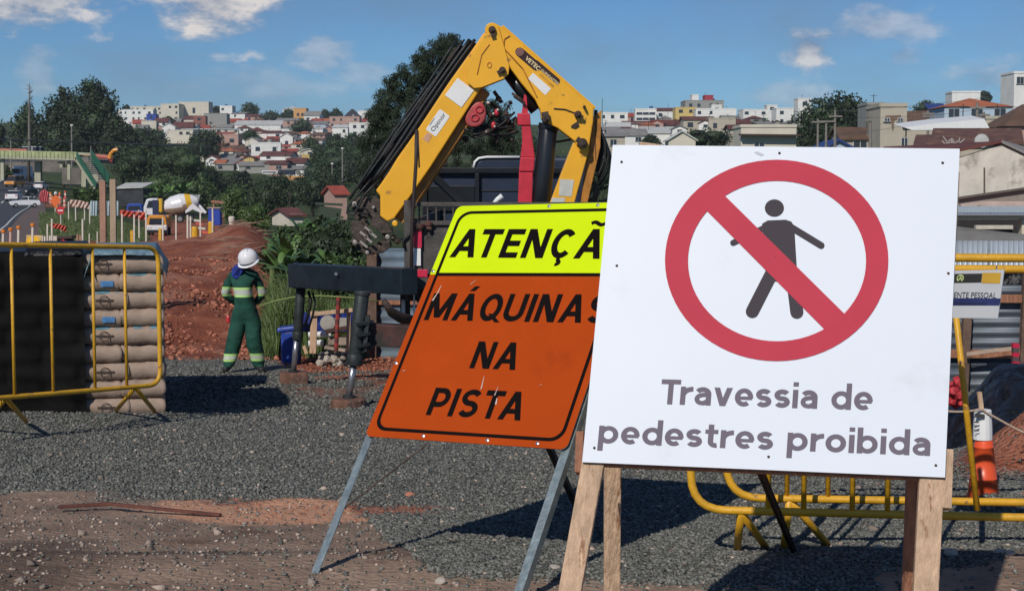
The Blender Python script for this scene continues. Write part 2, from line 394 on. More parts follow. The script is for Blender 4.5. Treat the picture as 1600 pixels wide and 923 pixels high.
# ------------------------------------------------------------------ ground sheet
def build_ground():
    ys = [.4, 1, 2, 3, 4, 5]
    y = 5.5
    while y < 9.5: ys.append(y); y += .035
    while y < 16: ys.append(y); y += .07
    while y < 60: ys.append(y); y *= 1.009
    while y < 3800: ys.append(y); y *= 1.03
    ys = np.array(ys)
    pxs = np.concatenate([np.arange(-2500, -300, 60), np.arange(-300, 1900, 5), np.arange(1900, 4000, 60)]).astype(float)
    PX, Y = np.meshgrid(pxs, ys)
    X = (PX - 800) / F * Y
    Z = hz(X, Y)
    red, grass, dirt = zone_fields(X, Y)
    near = np.clip((16 - Y) / 4, 0, 1); grav = 1 - np.clip(red + grass + dirt, 0, 1)
    Z = Z + near_relief(X, Y, red, grass, dirt)
    crest = np.exp(-((Y - 13.1) / .5) ** 2) * np.clip((620 - PX) / 60, 0, 1)
    Z = Z + crest * (.05 * fbm(X * 6, Y * 6, 9, 3))
    mid = np.clip((Y - 15) / 6, 0, 1) * np.clip((70 - Y) / 10, 0, 1)
    Z = Z + mid * red * (.24 * fbm(X * .8, Y * .8, 11, 4) + .12 * fbm(X * 2.6, Y * 2.6, 12, 3)) + mid * grav * .06 * fbm(X * 2, Y * 2, 14, 3)
    mound = np.exp(-(((X - 3.22) / .8) ** 2 + ((Y - 8.75) / .7) ** 2))
    Z = Z + mound * (.12 * fbm(X * 4, Y * 4, 21, 4))
    nr, nc = PX.shape
    me = bpy.data.meshes.new('ground')
    co = np.stack([X, Y, Z], -1).reshape(-1, 3)
    idx = np.arange(nr * nc).reshape(nr, nc)
    q = np.stack([idx[:-1, :-1], idx[:-1, 1:], idx[1:, 1:], idx[1:, :-1]], -1).reshape(-1, 4)
    me.vertices.add(len(co)); me.vertices.foreach_set('co', co.ravel())
    me.loops.add(q.size); me.loops.foreach_set('vertex_index', q.ravel())
    me.polygons.add(len(q)); me.polygons.foreach_set('loop_start', np.arange(0, q.size, 4)); me.polygons.foreach_set('loop_total', np.full(len(q), 4))
    me.update(calc_edges=True)
    me.polygons.foreach_set('use_smooth', [True] * len(q))
    at = me.color_attributes.new('soil', 'FLOAT_COLOR', 'POINT')
    damp = damp_field(X, Y) * dirt; Z -= damp * .012
    c = np.stack([red, grass, dirt, 1 - damp], -1).reshape(-1)
    at.data.foreach_set('color', c.astype(np.float32))
    # material
    m = bpy.data.materials.new('site ground'); m.use_nodes = True; t = m.node_tree; b = t.nodes['Principled BSDF']
    b.inputs['Roughness'].default_value = .95; b.inputs['Specular IOR Level'].default_value = .2
    co_ = NN(t, 'ShaderNodeTexCoord').outputs['Object']
    a = NN(t, 'ShaderNodeVertexColor', layer_name='soil'); sep = NN(t, 'ShaderNodeSeparateColor'); t.links.new(a.outputs[0], sep.inputs[0])
    def nz(s, d=6, r=.6):
        n = NN(t, 'ShaderNodeTexNoise', i_Scale=s, i_Detail=float(d), i_Roughness=r); t.links.new(co_, n.inputs['Vector']); return n.outputs['Fac']
    def ramp(f, lo, hi): return math_n(t, 'DIVIDE', math_n(t, 'SUBTRACT', f, lo), hi - lo, clamp=True)
    v = NN(t, 'ShaderNodeTexVoronoi', i_Scale=34.0); t.links.new(co_, v.inputs['Vector'])
    vs = NN(t, 'ShaderNodeSeparateColor'); t.links.new(v.outputs['Color'], vs.inputs[0])
    gcol = mix_n(t, vs.outputs[0], (.06, .062, .056), (.27, .272, .245))
    gcol = mix_n(t, ramp(nz(.8), .5, .75), gcol, (.15, .145, .13))
    gcol = mix_n(t, ramp(vs.outputs[1], .965, .99), gcol, (.45, .42, .38))
    rcol = mix_n(t, ramp(nz(1.1, 8), .35, .65), (.22, .062, .036), (.38, .135, .075))
    rcol = mix_n(t, ramp(nz(.45, 8, .7), .5, .62), rcol, (.44, .20, .13))
    rcol = mix_n(t, ramp(nz(7, 6), .58, .7), rcol, (.09, .03, .02))
    dcol = mix_n(t, ramp(nz(2.2, 8, .65), .35, .65), (.20, .135, .10), (.38, .265, .19))
    dcol = mix_n(t, ramp(nz(22, 4), .5, .75), dcol, (.26, .19, .15))
    dcol = mix_n(t, ramp(nz(.55, 4), .56, .62), dcol, (.15, .09, .062))
    grc = mix_n(t, ramp(nz(.08, 8), .35, .65), (.03, .05, .018), (.075, .10, .032))
    grc = mix_n(t, ramp(nz(1.5, 5), .55, .75), grc, (.10, .10, .05))
    dcol = mix_n(t, a.outputs['Alpha'], (.09, .06, .045), dcol)
    c = mix_n(t, sep.outputs[2], gcol, dcol)
    c = mix_n(t, sep.outputs[0], c, mix_n(t, math_n(t, 'MULTIPLY', sep.outputs[2], .9), rcol, (.62, .33, .20)))
    c = mix_n(t, sep.outputs[1], c, grc)
    t.links.new(c, b.inputs['Base Color'])
    bp = NN(t, 'ShaderNodeBump', i_Strength=.9, i_Distance=.03)
    h = math_n(t, 'MULTIPLY_ADD', v.outputs['Distance'], -1.0, math_n(t, 'MULTIPLY', nz(9, 6, .7), 1.6))
    t.links.new(math_n(t, 'MULTIPLY_ADD', sep.outputs[2], -.55, .9), bp.inputs['Strength']); t.links.new(h, bp.inputs['Height']); t.links.new(bp.outputs[0], b.inputs['Normal'])
    me.materials.append(m)
    o = bpy.data.objects.new('ground', me); COL.objects.link(o); o['kind'] = 'structure'
    return PX, Y, Z
build_ground()

# ------------------------------------------------------------------ loose stones (real geometry)
def scatter(name, n, sampler, size, m, flat=.7, seed=1, keep=None):
    """n irregular eight-sided stones in one mesh"""
    r = np.random.RandomState(seed)
    x, y = sampler(r, n)
    if keep is not None:
        k = keep(x, y, r); x = x[k]; y = y[k]
    n = len(x); s = size[0] * np.exp(r.uniform(0, math.log(size[1] / size[0]), n))
    z = hz(x, y) + near_relief(x, y, *zone_fields(x, y))
    base = np.array([(1, 0, 0), (0, 1, 0), (-1, 0, 0), (0, -1, 0), (0, 0, 1), (0, 0, -1.)])
    V = base[None] * (1 + r.uniform(-.4, .35, (n, 6, 1))) + r.uniform(-.22, .22, (n, 6, 3))
    q = r.normal(size=(n, 4)); q /= np.linalg.norm(q, axis=1)[:, None]
    w, a, b, c = q.T
    R = np.stack([1 - 2 * (b * b + c * c), 2 * (a * b - w * c), 2 * (a * c + w * b), 2 * (a * b + w * c), 1 - 2 * (a * a + c * c), 2 * (b * c - w * a), 2 * (a * c - w * b), 2 * (b * c + w * a), 1 - 2 * (a * a + b * b)], -1).reshape(n, 3, 3)
    V = np.einsum('nij,nkj->nki', R, V) * s[:, None, None] * np.array([1, 1, flat])
    V += np.stack([x, y, z + s * .25], -1)[:, None]
    tri = np.array([(0, 1, 4), (1, 2, 4), (2, 3, 4), (3, 0, 4), (1, 0, 5), (2, 1, 5), (3, 2, 5), (0, 3, 5)])
    f = (tri[None] + (np.arange(n) * 6)[:, None, None]).reshape(-1, 3)
    me = bpy.data.meshes.new(name)
    me.vertices.add(n * 6); me.vertices.foreach_set('co', V.ravel().astype(np.float32))
    me.loops.add(f.size); me.loops.foreach_set('vertex_index', f.ravel().astype(np.int32))
    me.polygons.add(len(f)); me.polygons.foreach_set('loop_start', np.arange(0, f.size, 3)); me.polygons.foreach_set('loop_total', np.full(len(f), 3))
    me.update(calc_edges=True); me.materials.append(m)
    o = bpy.data.objects.new(name, me); COL.objects.link(o); o['kind'] = 'stuff'; return o
def samp(px0, px1, y0, y1, pw=1.6):
    def f(r, n):
        px = r.uniform(px0, px1, n); u = r.uniform(0, 1, n)
        y = y0 * (y1 / y0) ** u
        return (px - 800) / F * y, y
    return f
def k_grav(x, y, r):
    red, grass, dirt = zone_fields(x, y); return r.uniform(0, 1, len(x)) > np.clip(red * .9 + grass + dirt * 1.0, 0, .985)
def k_dirt(x, y, r):
    red, grass, dirt = zone_fields(x, y); return r.uniform(0, 1, len(x)) < np.clip(dirt, 0, 1) * .9 + .02
def k_red(x, y, r):
    red, grass, dirt = zone_fields(x, y); return r.uniform(0, 1, len(x)) < red * .9
scatter('gravel', 125000, samp(-250, 1850, 5.6, 13.8), (.006, .0165), M_gravel, seed=1, keep=k_grav)
scatter('gravel', 42000, samp(350, 1850, 5.6, 7.8), (.006, .0155), M_gravel, seed=21, keep=k_grav)
scatter('gravel', 22000, samp(-100, 1500, 13.8, 25), (.012, .035), M_gravel, seed=2, keep=k_grav)
scatter('pale_gravel', 3200, samp(-250, 1850, 5.6, 13.5), (.006, .018), M_pebble, seed=3, keep=k_grav)
scatter('stones', 150, samp(-250, 1850, 5.6, 12.5), (.014, .03), M_pebble, seed=13)
scatter('pebbles', 3800, samp(-250, 1200, 5.5, 8.7), (.003, .014), M_pebble, seed=4, keep=k_dirt)
scatter('dark_pebbles', 2600, samp(-250, 1200, 5.5, 8.7), (.003, .011), M_gravel, seed=5, keep=k_dirt)
scatter('red_earth_clods', 4200, samp(180, 440, 21.5, 40), (.012, .08), M_clod, seed=6, keep=k_red)
scatter('red_earth_clods', 3000, samp(440, 640, 20, 25), (.008, .03), M_clod, seed=16, keep=k_red)
scatter('red_earth_clods', 900, samp(1400, 1800, 7.2, 9.6), (.004, .02), M_clod, seed=7, keep=k_red)
scatter('gravel', 2500, samp(1440, 1750, 7.0, 7.9), (.006, .015), M_gravel, seed=8)
scatter('red_earth_clods', 500, samp(350, 720, 7.6, 8.8), (.003, .012), M_clod, seed=9, keep=k_red)

def rock(px, py, r, label, seed, m=M_rock, squash=.65):
    # find where the sight line meets the ground
    Y = 5.6
    while Y < 20:
        p = W(px, py, Y)
        if p.z <= gz(p.x, p.y): break
        Y += .02
    rg = random.Random(seed); b = MB(); b.ico((p.x, Y, gz(p.x, Y) + r * .3), (r, r * .8, r * squash), 2, .16, rg)
    return single(b, 'rock', m, label, 'rock', (p.x, Y, gz(p.x, Y)))
rock(866, 893, .03, 'pale rounded stone on the gravel left of the white sign leg', 1)
rock(1485, 867, .032, 'small cream stone on the gravel right of the white sign leg', 2)
rock(1562, 866, .028, 'left one of two pale stones under the barrier at the right edge', 3)
rock(1578, 868, .024, 'right one of two pale stones under the barrier at the right edge', 4)
rock(593, 758, .02, 'small whitish stone on the gravel below the orange sign', 5)
rock(688, 910, .024, 'flat pale stone low in the gravel between the legs of the orange sign', 6)
rock(640, 775, .03, 'orange lump of earth on the gravel under the orange sign', 7, M_clod)
rock(1372, 858, .022, 'small grey stone in the sign shadow beside the tilted strut', 8)

# broken timber lying on the dirt
b = MB(); R = Matrix.Rotation(0.04, 3, 'Z')
def gp(px, py, dz=0):
    Y = 5.6
    while Y < 20:
        p = W(px, py, Y)
        if p.z <= gz(p.x, p.y): break
        Y += .01
    return Vector((p.x, Y, gz(p.x, Y) + dz))
p0, p1, p2 = gp(92, 800, .03), gp(170, 797, .035), gp(345, 807, .03)
b.bar(p0, p1, .03, .016); b.bar(p1 - (p1 - p0) * .1 + Vector((0, .012, .002)), p2 - Vector((0, 0, .02)), .028, .014)
single(b, 'timber_batten', mat('wet red timber', (.13, .045, .03), .8, var=.3, bump=.4), 'broken dark red timber batten lying on the foreground dirt', 'batten', p1, bevel=.004)

# ------------------------------------------------------------------ boards seen in the photograph
def decode(quad, YTL):
    """four picture corners of a flat board (TL TR BR BL) and the distance of the first -> world corners"""
    R = [W(px, py, 1.0) - Vector((0, 0, EYE)) for px, py in quad]
    A = np.array([[-R[1][i], R[2][i], -R[3][i]] for i in range(3)]); s = np.linalg.solve(A, -np.array(R[0]))
    s = [1, *s]
    return [Vector((0, 0, EYE)) + R[i] * (s[i] * YTL) for i in range(4)]
class Board:
    def __init__(s, quad, Y):
        s.c = decode(quad, Y); s.o = s.c[0]; s.ex = s.c[1] - s.c[0]; s.ey = s.c[3] - s.c[0]
        s.n = s.ey.cross(s.ex).normalized()
        if s.n.y > 0: s.n = -s.n
    def at(s, px, py, e=0.0):
        d = W(px, py, 1.0) - Vector((0, 0, EYE)); t = (s.o - Vector((0, 0, EYE))).dot(s.n) / d.dot(s.n)
        return Vector((0, 0, EYE)) + d * t + s.n * e
    def uv(s, px, py):
        p = s.at(px, py) - s.o
        a = np.array([[s.ex.dot(s.ex), s.ex.dot(s.ey)], [s.ex.dot(s.ey), s.ey.dot(s.ey)]])
        return np.linalg.solve(a, [p.dot(s.ex), p.dot(s.ey)])
    def p(s, u, v, e=0.0): return s.o + s.ex * u + s.ey * v + s.n * e
_tc = {}
def text_mesh(txt, bold=0.0, space=1.0):
    k = (txt, bold, space)
    if k not in _tc:
        cu = bpy.data.curves.new('lettering', 'FONT'); cu.body = txt; cu.size = 1; cu.offset = bold; cu.space_character = space; cu.resolution_u = 5
        ob = bpy.data.objects.new('lettering', cu); COL.objects.link(ob)
        dg = bpy.context.evaluated_depsgraph_get(); me = bpy.data.meshes.new_from_object(ob.evaluated_get(dg))
        v = [tuple(x.co) for x in me.vertices]; f = [tuple(p.vertices) for p in me.polygons]
        bpy.data.objects.remove(ob); bpy.data.curves.remove(cu); bpy.data.meshes.remove(me)
        _tc[k] = (v, f)
    return _tc[k]
def cap_h(bold): 
    v, _ = text_mesh('H', bold); return max(p[1] for p in v), min(p[1] for p in v)
def lay_text(txt, m, parent, o, ux, uy, n, width, caph, bold=0.0, space=1.0, name='lettering', eps=.0012):
    """o: left end of the baseline, ux/uy unit vectors along and up, width and capital height in metres"""
    v, f = text_mesh(txt, bold, space); x0 = min(p[0] for p in v); x1 = max(p[0] for p in v); ch, cb = cap_h(bold)
    sx = width / (x1 - x0); sy = caph / (ch - cb); cut = 1e9
    if ' ' in txt: cut = max(p[0] for p in text_mesh(txt.split(' ')[0], bold, space)[0]) + .05
    for g in (0, 1):
        ff = [q for q in f if (v[q[0]][0] > cut) == bool(g)]
        if not ff: continue
        ids = sorted({i for q in ff for i in q}); mp_ = {k: j for j, k in enumerate(ids)}
        b = MB(); b.add([o + ux * ((v[i][0] - x0) * sx) + uy * ((v[i][1] - cb) * sy) + n * eps for i in ids], [tuple(mp_[i] for i in q) for q in ff])
        part(b, name, m, parent)

def el(cx, cy, rx, ry, a0, a1, n=14):
    return [(cx + rx * cos(radians(a0 + (a1 - a0) * i / n)), cy + ry * sin(radians(a0 + (a1 - a0) * i / n))) for i in range(n + 1)]
def stroke(P, t):
    """flat ribbon of width t along P, as quads"""
    P = [Vector(p) for p in P]; P = [p for i, p in enumerate(P) if i == 0 or (p - P[i - 1]).length > 1e-4]; Lf = []; Rt = []
    for i, p in enumerate(P):
        d0 = (P[i] - P[i - 1]).normalized() if i else None; d1 = (P[i + 1] - P[i]).normalized() if i < len(P) - 1 else None
        d = d1 if d0 is None else d0 if d1 is None else (d0 + d1).normalized(); k = 1 / max(.5, d.dot(d1 if d1 is not None else d))
        n = Vector((-d.y, d.x)) * (t / 2 * k); Lf.append(p + n); Rt.append(p - n)
    return [[tuple(q) for q in (Lf[i], Rt[i], Rt[i + 1], Lf[i + 1])] for i in range(len(P) - 1)]
def para(x0, x1, y0, y1, w): return [[(x0 - w / 2, y0), (x0 + w / 2, y0), (x1 + w / 2, y1), (x1 - w / 2, y1)]]
def rct(x0, y0, x1, y1): return [[(x0, y0), (x1, y0), (x1, y1), (x0, y1)]]
def glyph(ch, t):
    """(advance, list of strokes, each a list of polygons); capitals are 1 high, small letters .72"""
    h = t / 2; x = .73
    if ch in 'AÃÁ':
        w = .84; d = t * 1.1; S = [para(d / 2, w / 2, 0, 1, d), para(w - d / 2, w / 2, 0, 1, d), rct(.2, .22, w - .2, .22 + t * .9)]
        if ch == 'Ã': S.append(stroke([(w / 2 - .22 + .44 * i / 12, 1.19 + .045 * sin(2 * pi * i / 12)) for i in range(13)], t * .62))
        if ch == 'Á': S.append(para(w / 2 - .02, w / 2 + .12, 1.09, 1.27, t * 1.05))
        return w, S
    if ch == 'T': w = .70; return w, [rct(0, 1 - t, w, 1), rct(w / 2 - h, 0, w / 2 + h, 1 - t)]
    if ch == 'E': w = .60; return w, [rct(0, 0, t, 1), rct(t, 1 - t, w, 1), rct(t, .5 - h, w * .93, .5 + h), rct(t, 0, w, t)]
    if ch == 'N': w = .74; return w, [rct(0, 0, t, 1), rct(w - t, 0, w, 1), para(w - t * .62, t * .62, 0, 1, t * 1.24)]
    if ch == 'M': w = .92; return w, [rct(0, 0, t, 1), rct(w - t, 0, w, 1), para(w / 2, t * .6, .1, 1, t * 1.15), para(w / 2, w - t * .6, .1, 1, t * 1.15)]
    if ch == 'I': return t, [rct(0, 0, t, 1)]
    if ch in 'OQ':
        w = .78; S = [stroke(el(w / 2, .5, w / 2 - h, .5 - h, 0, 360, 36), t)]
        if ch == 'Q': S.append(para(w + .02, w * .56, -.04, .27, t))
        return w, S
    if ch in 'CÇ':
        w = .72; S = [stroke(el(w / 2 + .02, .5, w / 2 - h, .5 - h, 42, 318, 28), t)]
        if ch == 'Ç': S.append(stroke([(w / 2 + .02, 0), (w / 2 + .02, -.05)] + el(w / 2, -.135, .085, .065, 70, -110, 8), t * .6))
        return w, S
    if ch == 'U': w = .74; return w, [stroke([(h, 1)] + el(w / 2, .34, w / 2 - h, .34 - h, 180, 360, 18) + [(w - h, 1)], t)]
    if ch == 'P': w = .68; m = .40; r = (1 - h - m - h) / 2 + h * .0; cy = (1 - h + m + h) / 2; return w, [rct(0, 0, t, 1), stroke([(t, 1 - h), (w - h - .24, 1 - h)] + el(w - h - .24, (1 - h + m) / 2, .24, (1 - h - m) / 2, 90, -90, 14) + [(t, m)], t)]
    if ch in 'Ss':
        H = 1 if ch == 'S' else x; w = .70 if ch == 'S' else .56; ru = (H - 2 * h) / 4; rx = w / 2 - h
        return w, [stroke(el(w / 2, H - h - ru, rx, ru, 28, 270, 18) + el(w / 2, h + ru, rx, ru, 90, -152, 18)[1:], t)]
    if ch == 'o': w = .70; return w, [stroke(el(w / 2, x / 2, w / 2 - h, x / 2 - h, 0, 360, 32), t)]
    if ch == 'e': w = .66; return w, [stroke([(w - h, x / 2 - .03)] + el(w / 2, x / 2, w / 2 - h, x / 2 - h, 0, 308, 26), t * .96), rct(t * .9, x / 2 - .035 - t * .32, w - t * .2, x / 2 - .035 + t * .40)]
    if ch == 'a':
        w = .60; return w, [stroke(el(w / 2 - .01, x - h - .19, w / 2 - h + .01, .19, 148, 0, 14) + [(w - h, 0)], t), stroke([(w - t * .6, .42), (.30, .42)] + el(.27, .25, .27 - h, .25 - h, 95, 270, 12) + [(.34, h * .95), (w - t * .8, .17)], t * .9)]
    if ch in 'dpb':
        w = .70; S = [stroke(el(w / 2, x / 2, w / 2 - h, x / 2 - h, 0, 360, 32), t * .97)]
        S.append(rct(w - t, 0, w, 1.04) if ch == 'd' else rct(0, 0, t, 1.04) if ch == 'b' else rct(0, -.30, t, x)); return w, S
    if ch == 'r': w = .42; return w, [rct(0, 0, t, x), stroke(el(w + .02, .40, w + .02 - h - .02, x - h - .40, 172, 88, 10), t)]
    if ch == 'v': w = .66; d = t * 1.08; return w, [para(w / 2, d / 2, 0, x, d), para(w / 2, w - d / 2, 0, x, d)]
    if ch == 't': w = .45; return w, [stroke([(.20, .94), (.20, .26)] + el(.38, .24, .18, .24 - h, 180, 285, 10), t), rct(0, x - t * .9, w, x)]
    if ch == 'i': return t, [rct(0, 0, t, x), rct(0, .86, t, 1.03)]
    return .3, []
def sign_text(txt, m, parent, o, ux, uy, n, width, caph, t, gap, eps=.0012):
    adv = 0; G_ = []
    for k, ch in enumerate(txt):
        w, S = glyph(ch, t)
        if k and txt[k - 1] + ch in ('AT', 'TA', 'PA'): adv -= .13
        if k and txt[k - 1] + ch in ('Tr',): adv -= .08
        G_.append((ch, adv, S)); adv += w + gap
    tot = adv - gap; sx = width / tot; q = 0
    for ch, x0, S in G_:
        if not S: continue
        b = MB()
        for i, polys in enumerate(S):
            for P in polys: b.poly([o + ux * ((x0 + p[0]) * sx) + uy * (p[1] * caph) + n * (eps + .00012 * i) for p in P])
        part(b, 'letter', m, parent)
# ---- white sign
WB = Board([(958, 227), (1499, 233), (1476, 746), (910, 722)], 4.62)
ground_c = Vector((WB.p(.5, 1).x, WB.p(.5, 1).y, gz(WB.p(.5, 1).x, WB.p(.5, 1).y)))
ws = thing('wooden_sign', 'large square white sign with red barred walking figure on pale timber legs', 'sign', ground_c)
b = MB(); c = [WB.p(0, 0), WB.p(1, 0), WB.p(1, 1), WB.p(0, 1)]
b.prism([p - WB.n * .0012 for p in c], -WB.n * .012); part(b, 'plywood_board', M_ply, ws)
b = MB(); b.prism([WB.p(-.001, -.001), WB.p(1.001, -.001), WB.p(1.001, .999), WB.p(-.001, .999)], -WB.n * .0012); part(b, 'sign_face', M_signw, ws)
# print
def ring(B, cx, cy, rx0, ry0, k, eps, m, par, name, n=72):
    b = MB(); vs = []; 
    for i in range(n):
        a = 2 * pi * i / n
        vs.append(B.at(cx + rx0 * cos(a), cy + ry0 * sin(a), eps)); vs.append(B.at(cx + k[0] + rx0 * k[2] * cos(a), cy + k[1] + ry0 * k[2] * sin(a), eps))
    b.add(vs, [(2 * i, 2 * ((i + 1) % n), 2 * ((i + 1) % n) + 1, 2 * i + 1) for i in range(n)])
    return part(b, name, m, par)
def zz(x, y): return (900 + x / 1.71, 220 + y / 1.71)
b = MB()
hc = zz(530, 180)
b.poly([WB.at(hc[0] + 15 * cos(2 * pi * i / 32), hc[1] + 13.6 * sin(2 * pi * i / 32), .0012) for i in range(32)])
def cap(pa, pb, w, e=.0012):
    """rounded limb stroke in picture units"""
    pa = Vector(pa); pb = Vector(pb); d = (pb - pa).normalized(); nn = Vector((-d.y, d.x)); P = [pa + nn * w, pa - nn * w]
    a0 = atan2(-nn.y, -nn.x)
    for i in range(9):
        a = a0 + pi * i / 8; P.append(pb + Vector((cos(a), sin(a))) * w)
    b.poly([WB.at(q.x, q.y, e) for q in P])
b.poly([WB.at(*zz(*q), .0012) for q in ((497, 222), (512, 213), (560, 211), (575, 216), (583, 228), (590, 340), (596, 372), (560, 378), (528, 376), (505, 345), (500, 262))])
cap(zz(566, 226), zz(655, 280), 5.4, .0013)
cap(zz(505, 232), zz(420, 273), 4.8, .0014)
cap(zz(524, 352), zz(471, 456), 10.3, .0013)
cap(zz(577, 352), zz(590, 458), 10.3, .0014)
part(b, 'walking_figure_print', M_signgrey, ws)
ring(WB, 1213.5, 407, 174.5, 157, (.5, 1, .797), .0024, M_signred, ws, 'red_ring_print')
b = MB(); e = .0028
b.poly([WB.at(*zz(*q), e) for q in ((386, 136), (724, 469), (671, 511), (338, 176))]); part(b, 'red_bar_print', M_signred, ws)
ux = WB.ex.normalized(); uy = -WB.ey.normalized()
def wtext(txt, l, r, capt, bold):
    a = WB.at(*l); c = WB.at(*r); t = WB.at(*capt); d = (c - a)
    sign_text(txt, M_signtxt, ws, a, d.normalized(), uy, WB.n, d.length, (t - a).dot(uy), .188, .09)
wtext('Travessia de', (1031, 631), (1363, 641), (1031, 592), .032)
wtext('pedestres proibida', (934, 692), (1453, 712), (934, 654), .032)
for u, v in ((.03, .055), (.49, .02), (.955, .045), (.045, .39), (.985, .39), (.03, .955), (.52, .96), (.975, .965), (.5, .35)):
    b = MB(); p = WB.p(u, v); b.lathe(p, WB.n, ((0, .0042), (.0022, .0038), (.003, .001)), 8); part(b, 'screw', M_rust, ws)
# timber legs
def toground(a, bdir, extra=.05):
    t = (a.z - gz(a.x, a.y)) / -bdir.z; p = a + bdir * t; return p + bdir * (extra / -bdir.z)
def leg(px0, py0, px1, py1, w, m, depth, lab=None, top=.04, off=.0, name='leg'):
    """timber in the board plane from near the top edge down to the ground"""
    a = WB.at(px0, py0) ; c = WB.at(px1, py1); d = (c - a).normalized()
    up = a - d * ((a - WB.p(.5, top)).dot(d)); b = MB()
    k = -WB.n * (.0132 + depth / 2 + off)
    e = toground(a, d); b.bar(up + k, e + k, w, depth, up=WB.n); return part(b, name, m, ws, lab, bevel=.003)
leg(925, 725, 889, 923, .064, M_wood, .035)
leg(1457, 750, 1448, 923, .067, M_wood, .035)
def rear(pxa, pya, pxb, pyb, w, m, dz0, dz1, name='leg', lab=None):
    """rear leg leaning against the back of the board"""
    a = W(pxa, pya, WB.at(pxa, pya).y + dz0); 
    d = W(pxb, pyb, 1.0) - Vector((0, 0, EYE)); Y = a.y + dz1; c = Vector((0, 0, EYE)) + d * (Y / d.y)
    dr = (c - a).normalized(); up = a - dr * 0.62; b = MB(); b.bar(up, toground(a, dr), w, .035, up=(0, 1, 0)); return part(b, name, m, ws, lab, bevel=.003)
rear(957, 728, 956, 923, .053, M_wood, .46, .09)
rear(1431, 748, 1424, 923, .055, M_woodr, .46, .09)
b = MB(); b.bar(WB.at(905, 672) - WB.n * .05, WB.at(903, 736) - WB.n * .05, .022, .07, up=WB.n); part(b, 'cleat', M_woodr, ws)
b = MB(); b.bar(WB.at(1484, 700) - WB.n * .05, WB.at(1481, 792) - WB.n * .05, .024, .07, up=WB.n); part(b, 'cleat', M_wood, ws)
b = MB(); b.bar(WB.p(.02, .985) - WB.n * .032, WB.p(.98, .985) - WB.n * .032, .04, .03, up=WB.n); part(b, 'cross_rail', M_woodr, ws)
b = MB(); b.bar(WB.p(.02, .1) - WB.n * .032, WB.p(.98, .1) - WB.n * .032, .04, .03, up=WB.n); part(b, 'cross_rail', M_woodr, ws)

# ---- orange and lime sign
OB = Board([(715, 322), (1015, 315), (885, 702), (570, 681)], 7.14)
gc = OB.p(.5, 1); gc = Vector((gc.x, gc.y, gz(gc.x, gc.y)))
os_ = thing('road_work_sign', 'orange and lime green road works sign leaning back on thin grey steel legs', 'sign', gc)
def rrect(B, u0, v0, u1, v1, r, e, n=6):
    """rounded rectangle in board units (r in metres)"""
    ru = r / B.ex.length; rv = r / B.ey.length; P = []
    for cu, cv, a0 in ((u1 - ru, v0 + rv, -pi / 2), (u1 - ru, v1 - rv, 0), (u0 + ru, v1 - rv, pi / 2), (u0 + ru, v0 + rv, pi)):
        for i in range(n + 1):
            a = a0 + pi / 2 * i / n; P.append(B.p(cu + ru * cos(a), cv + rv * sin(a), e))
    return P
b = MB(); b.prism(rrect(OB, 0, 0, 1, 1, .03, -.001), -OB.n * .003); part(b, 'backing_plate', M_steel, os_)
vd = float(OB.uv(800, 429)[1])
b = MB(); P = [OB.p(.0, vd), OB.p(1, vd)] + [p for p in rrect(OB, 0, 0, 1, 1, .03, 0) if (p - OB.p(0, vd)).dot(OB.ey) > 0]
b.prism(P, -OB.n * .001); part(b, 'orange_sheeting', M_orange, os_)
b = MB(); Q = [p for p in rrect(OB, 0, 0, 1, 1, .03, 0) if (p - OB.p(0, vd)).dot(OB.ey) <= 0]
k = len(Q) // 2; P = Q[:k] + [OB.p(1, vd), OB.p(0, vd)] + Q[k:]
b.prism(P, -OB.n * .001); part(b, 'lime_sheeting', M_lime, os_)
b = MB(); A = rrect(OB, .030, .026, .970, .974, .06, .0012); B_ = rrect(OB, .046, .039, .954, .961, .05, .0012); n = len(A)
b.add(A + B_, [(i, (i + 1) % n, n + (i + 1) % n, n + i) for i in range(n)])
b.poly([OB.p(.04, vd - .007, .0013), OB.p(.96, vd - .007, .0013), OB.p(.96, vd + .007, .0013), OB.p(.04, vd + .007, .0013)])
part(b, 'black_border', M_ink, os_)
def otext(txt, l, r, capt, bold=.036):
    a = OB.at(*l); c = OB.at(*r); t = OB.at(*capt); d = c - a; u = -OB.ey.normalized()
    u = (u - d.normalized() * u.dot(d.normalized()) * 0).normalized()
    sign_text(txt, M_ink, os_, a, d.normalized(), u, OB.n, d.length, (t - a).dot(u), .19, .13)
otext('ATENÇÃO', (702, 402), (983, 405), (715, 358))
otext('MÁQUINAS', (662, 500), (945, 505), (674, 458))
otext('NA', (733, 575), (805, 578), (745, 533))
otext('PISTA', (665, 648), (813, 657), (678, 605))
for u, v in ((.012, .3), (.012, .7), (.3, .985), (.62, .985), (.86, .985), (.5, .012), (.75, .012)):
    b = MB(); p = OB.p(u, v); b.lathe(p, OB.n, ((0, .009), (.004, .008), (.006, .003)), 8); part(b, 'bolt', M_chrome, os_)
dn = OB.ey.normalized()
def to_g(a, d, extra=.03): 
    t = 0
    while True:
        p = a + d * t
        if p.z < gz(p.x, p.y) - extra or t > 6: return p
        t += .01
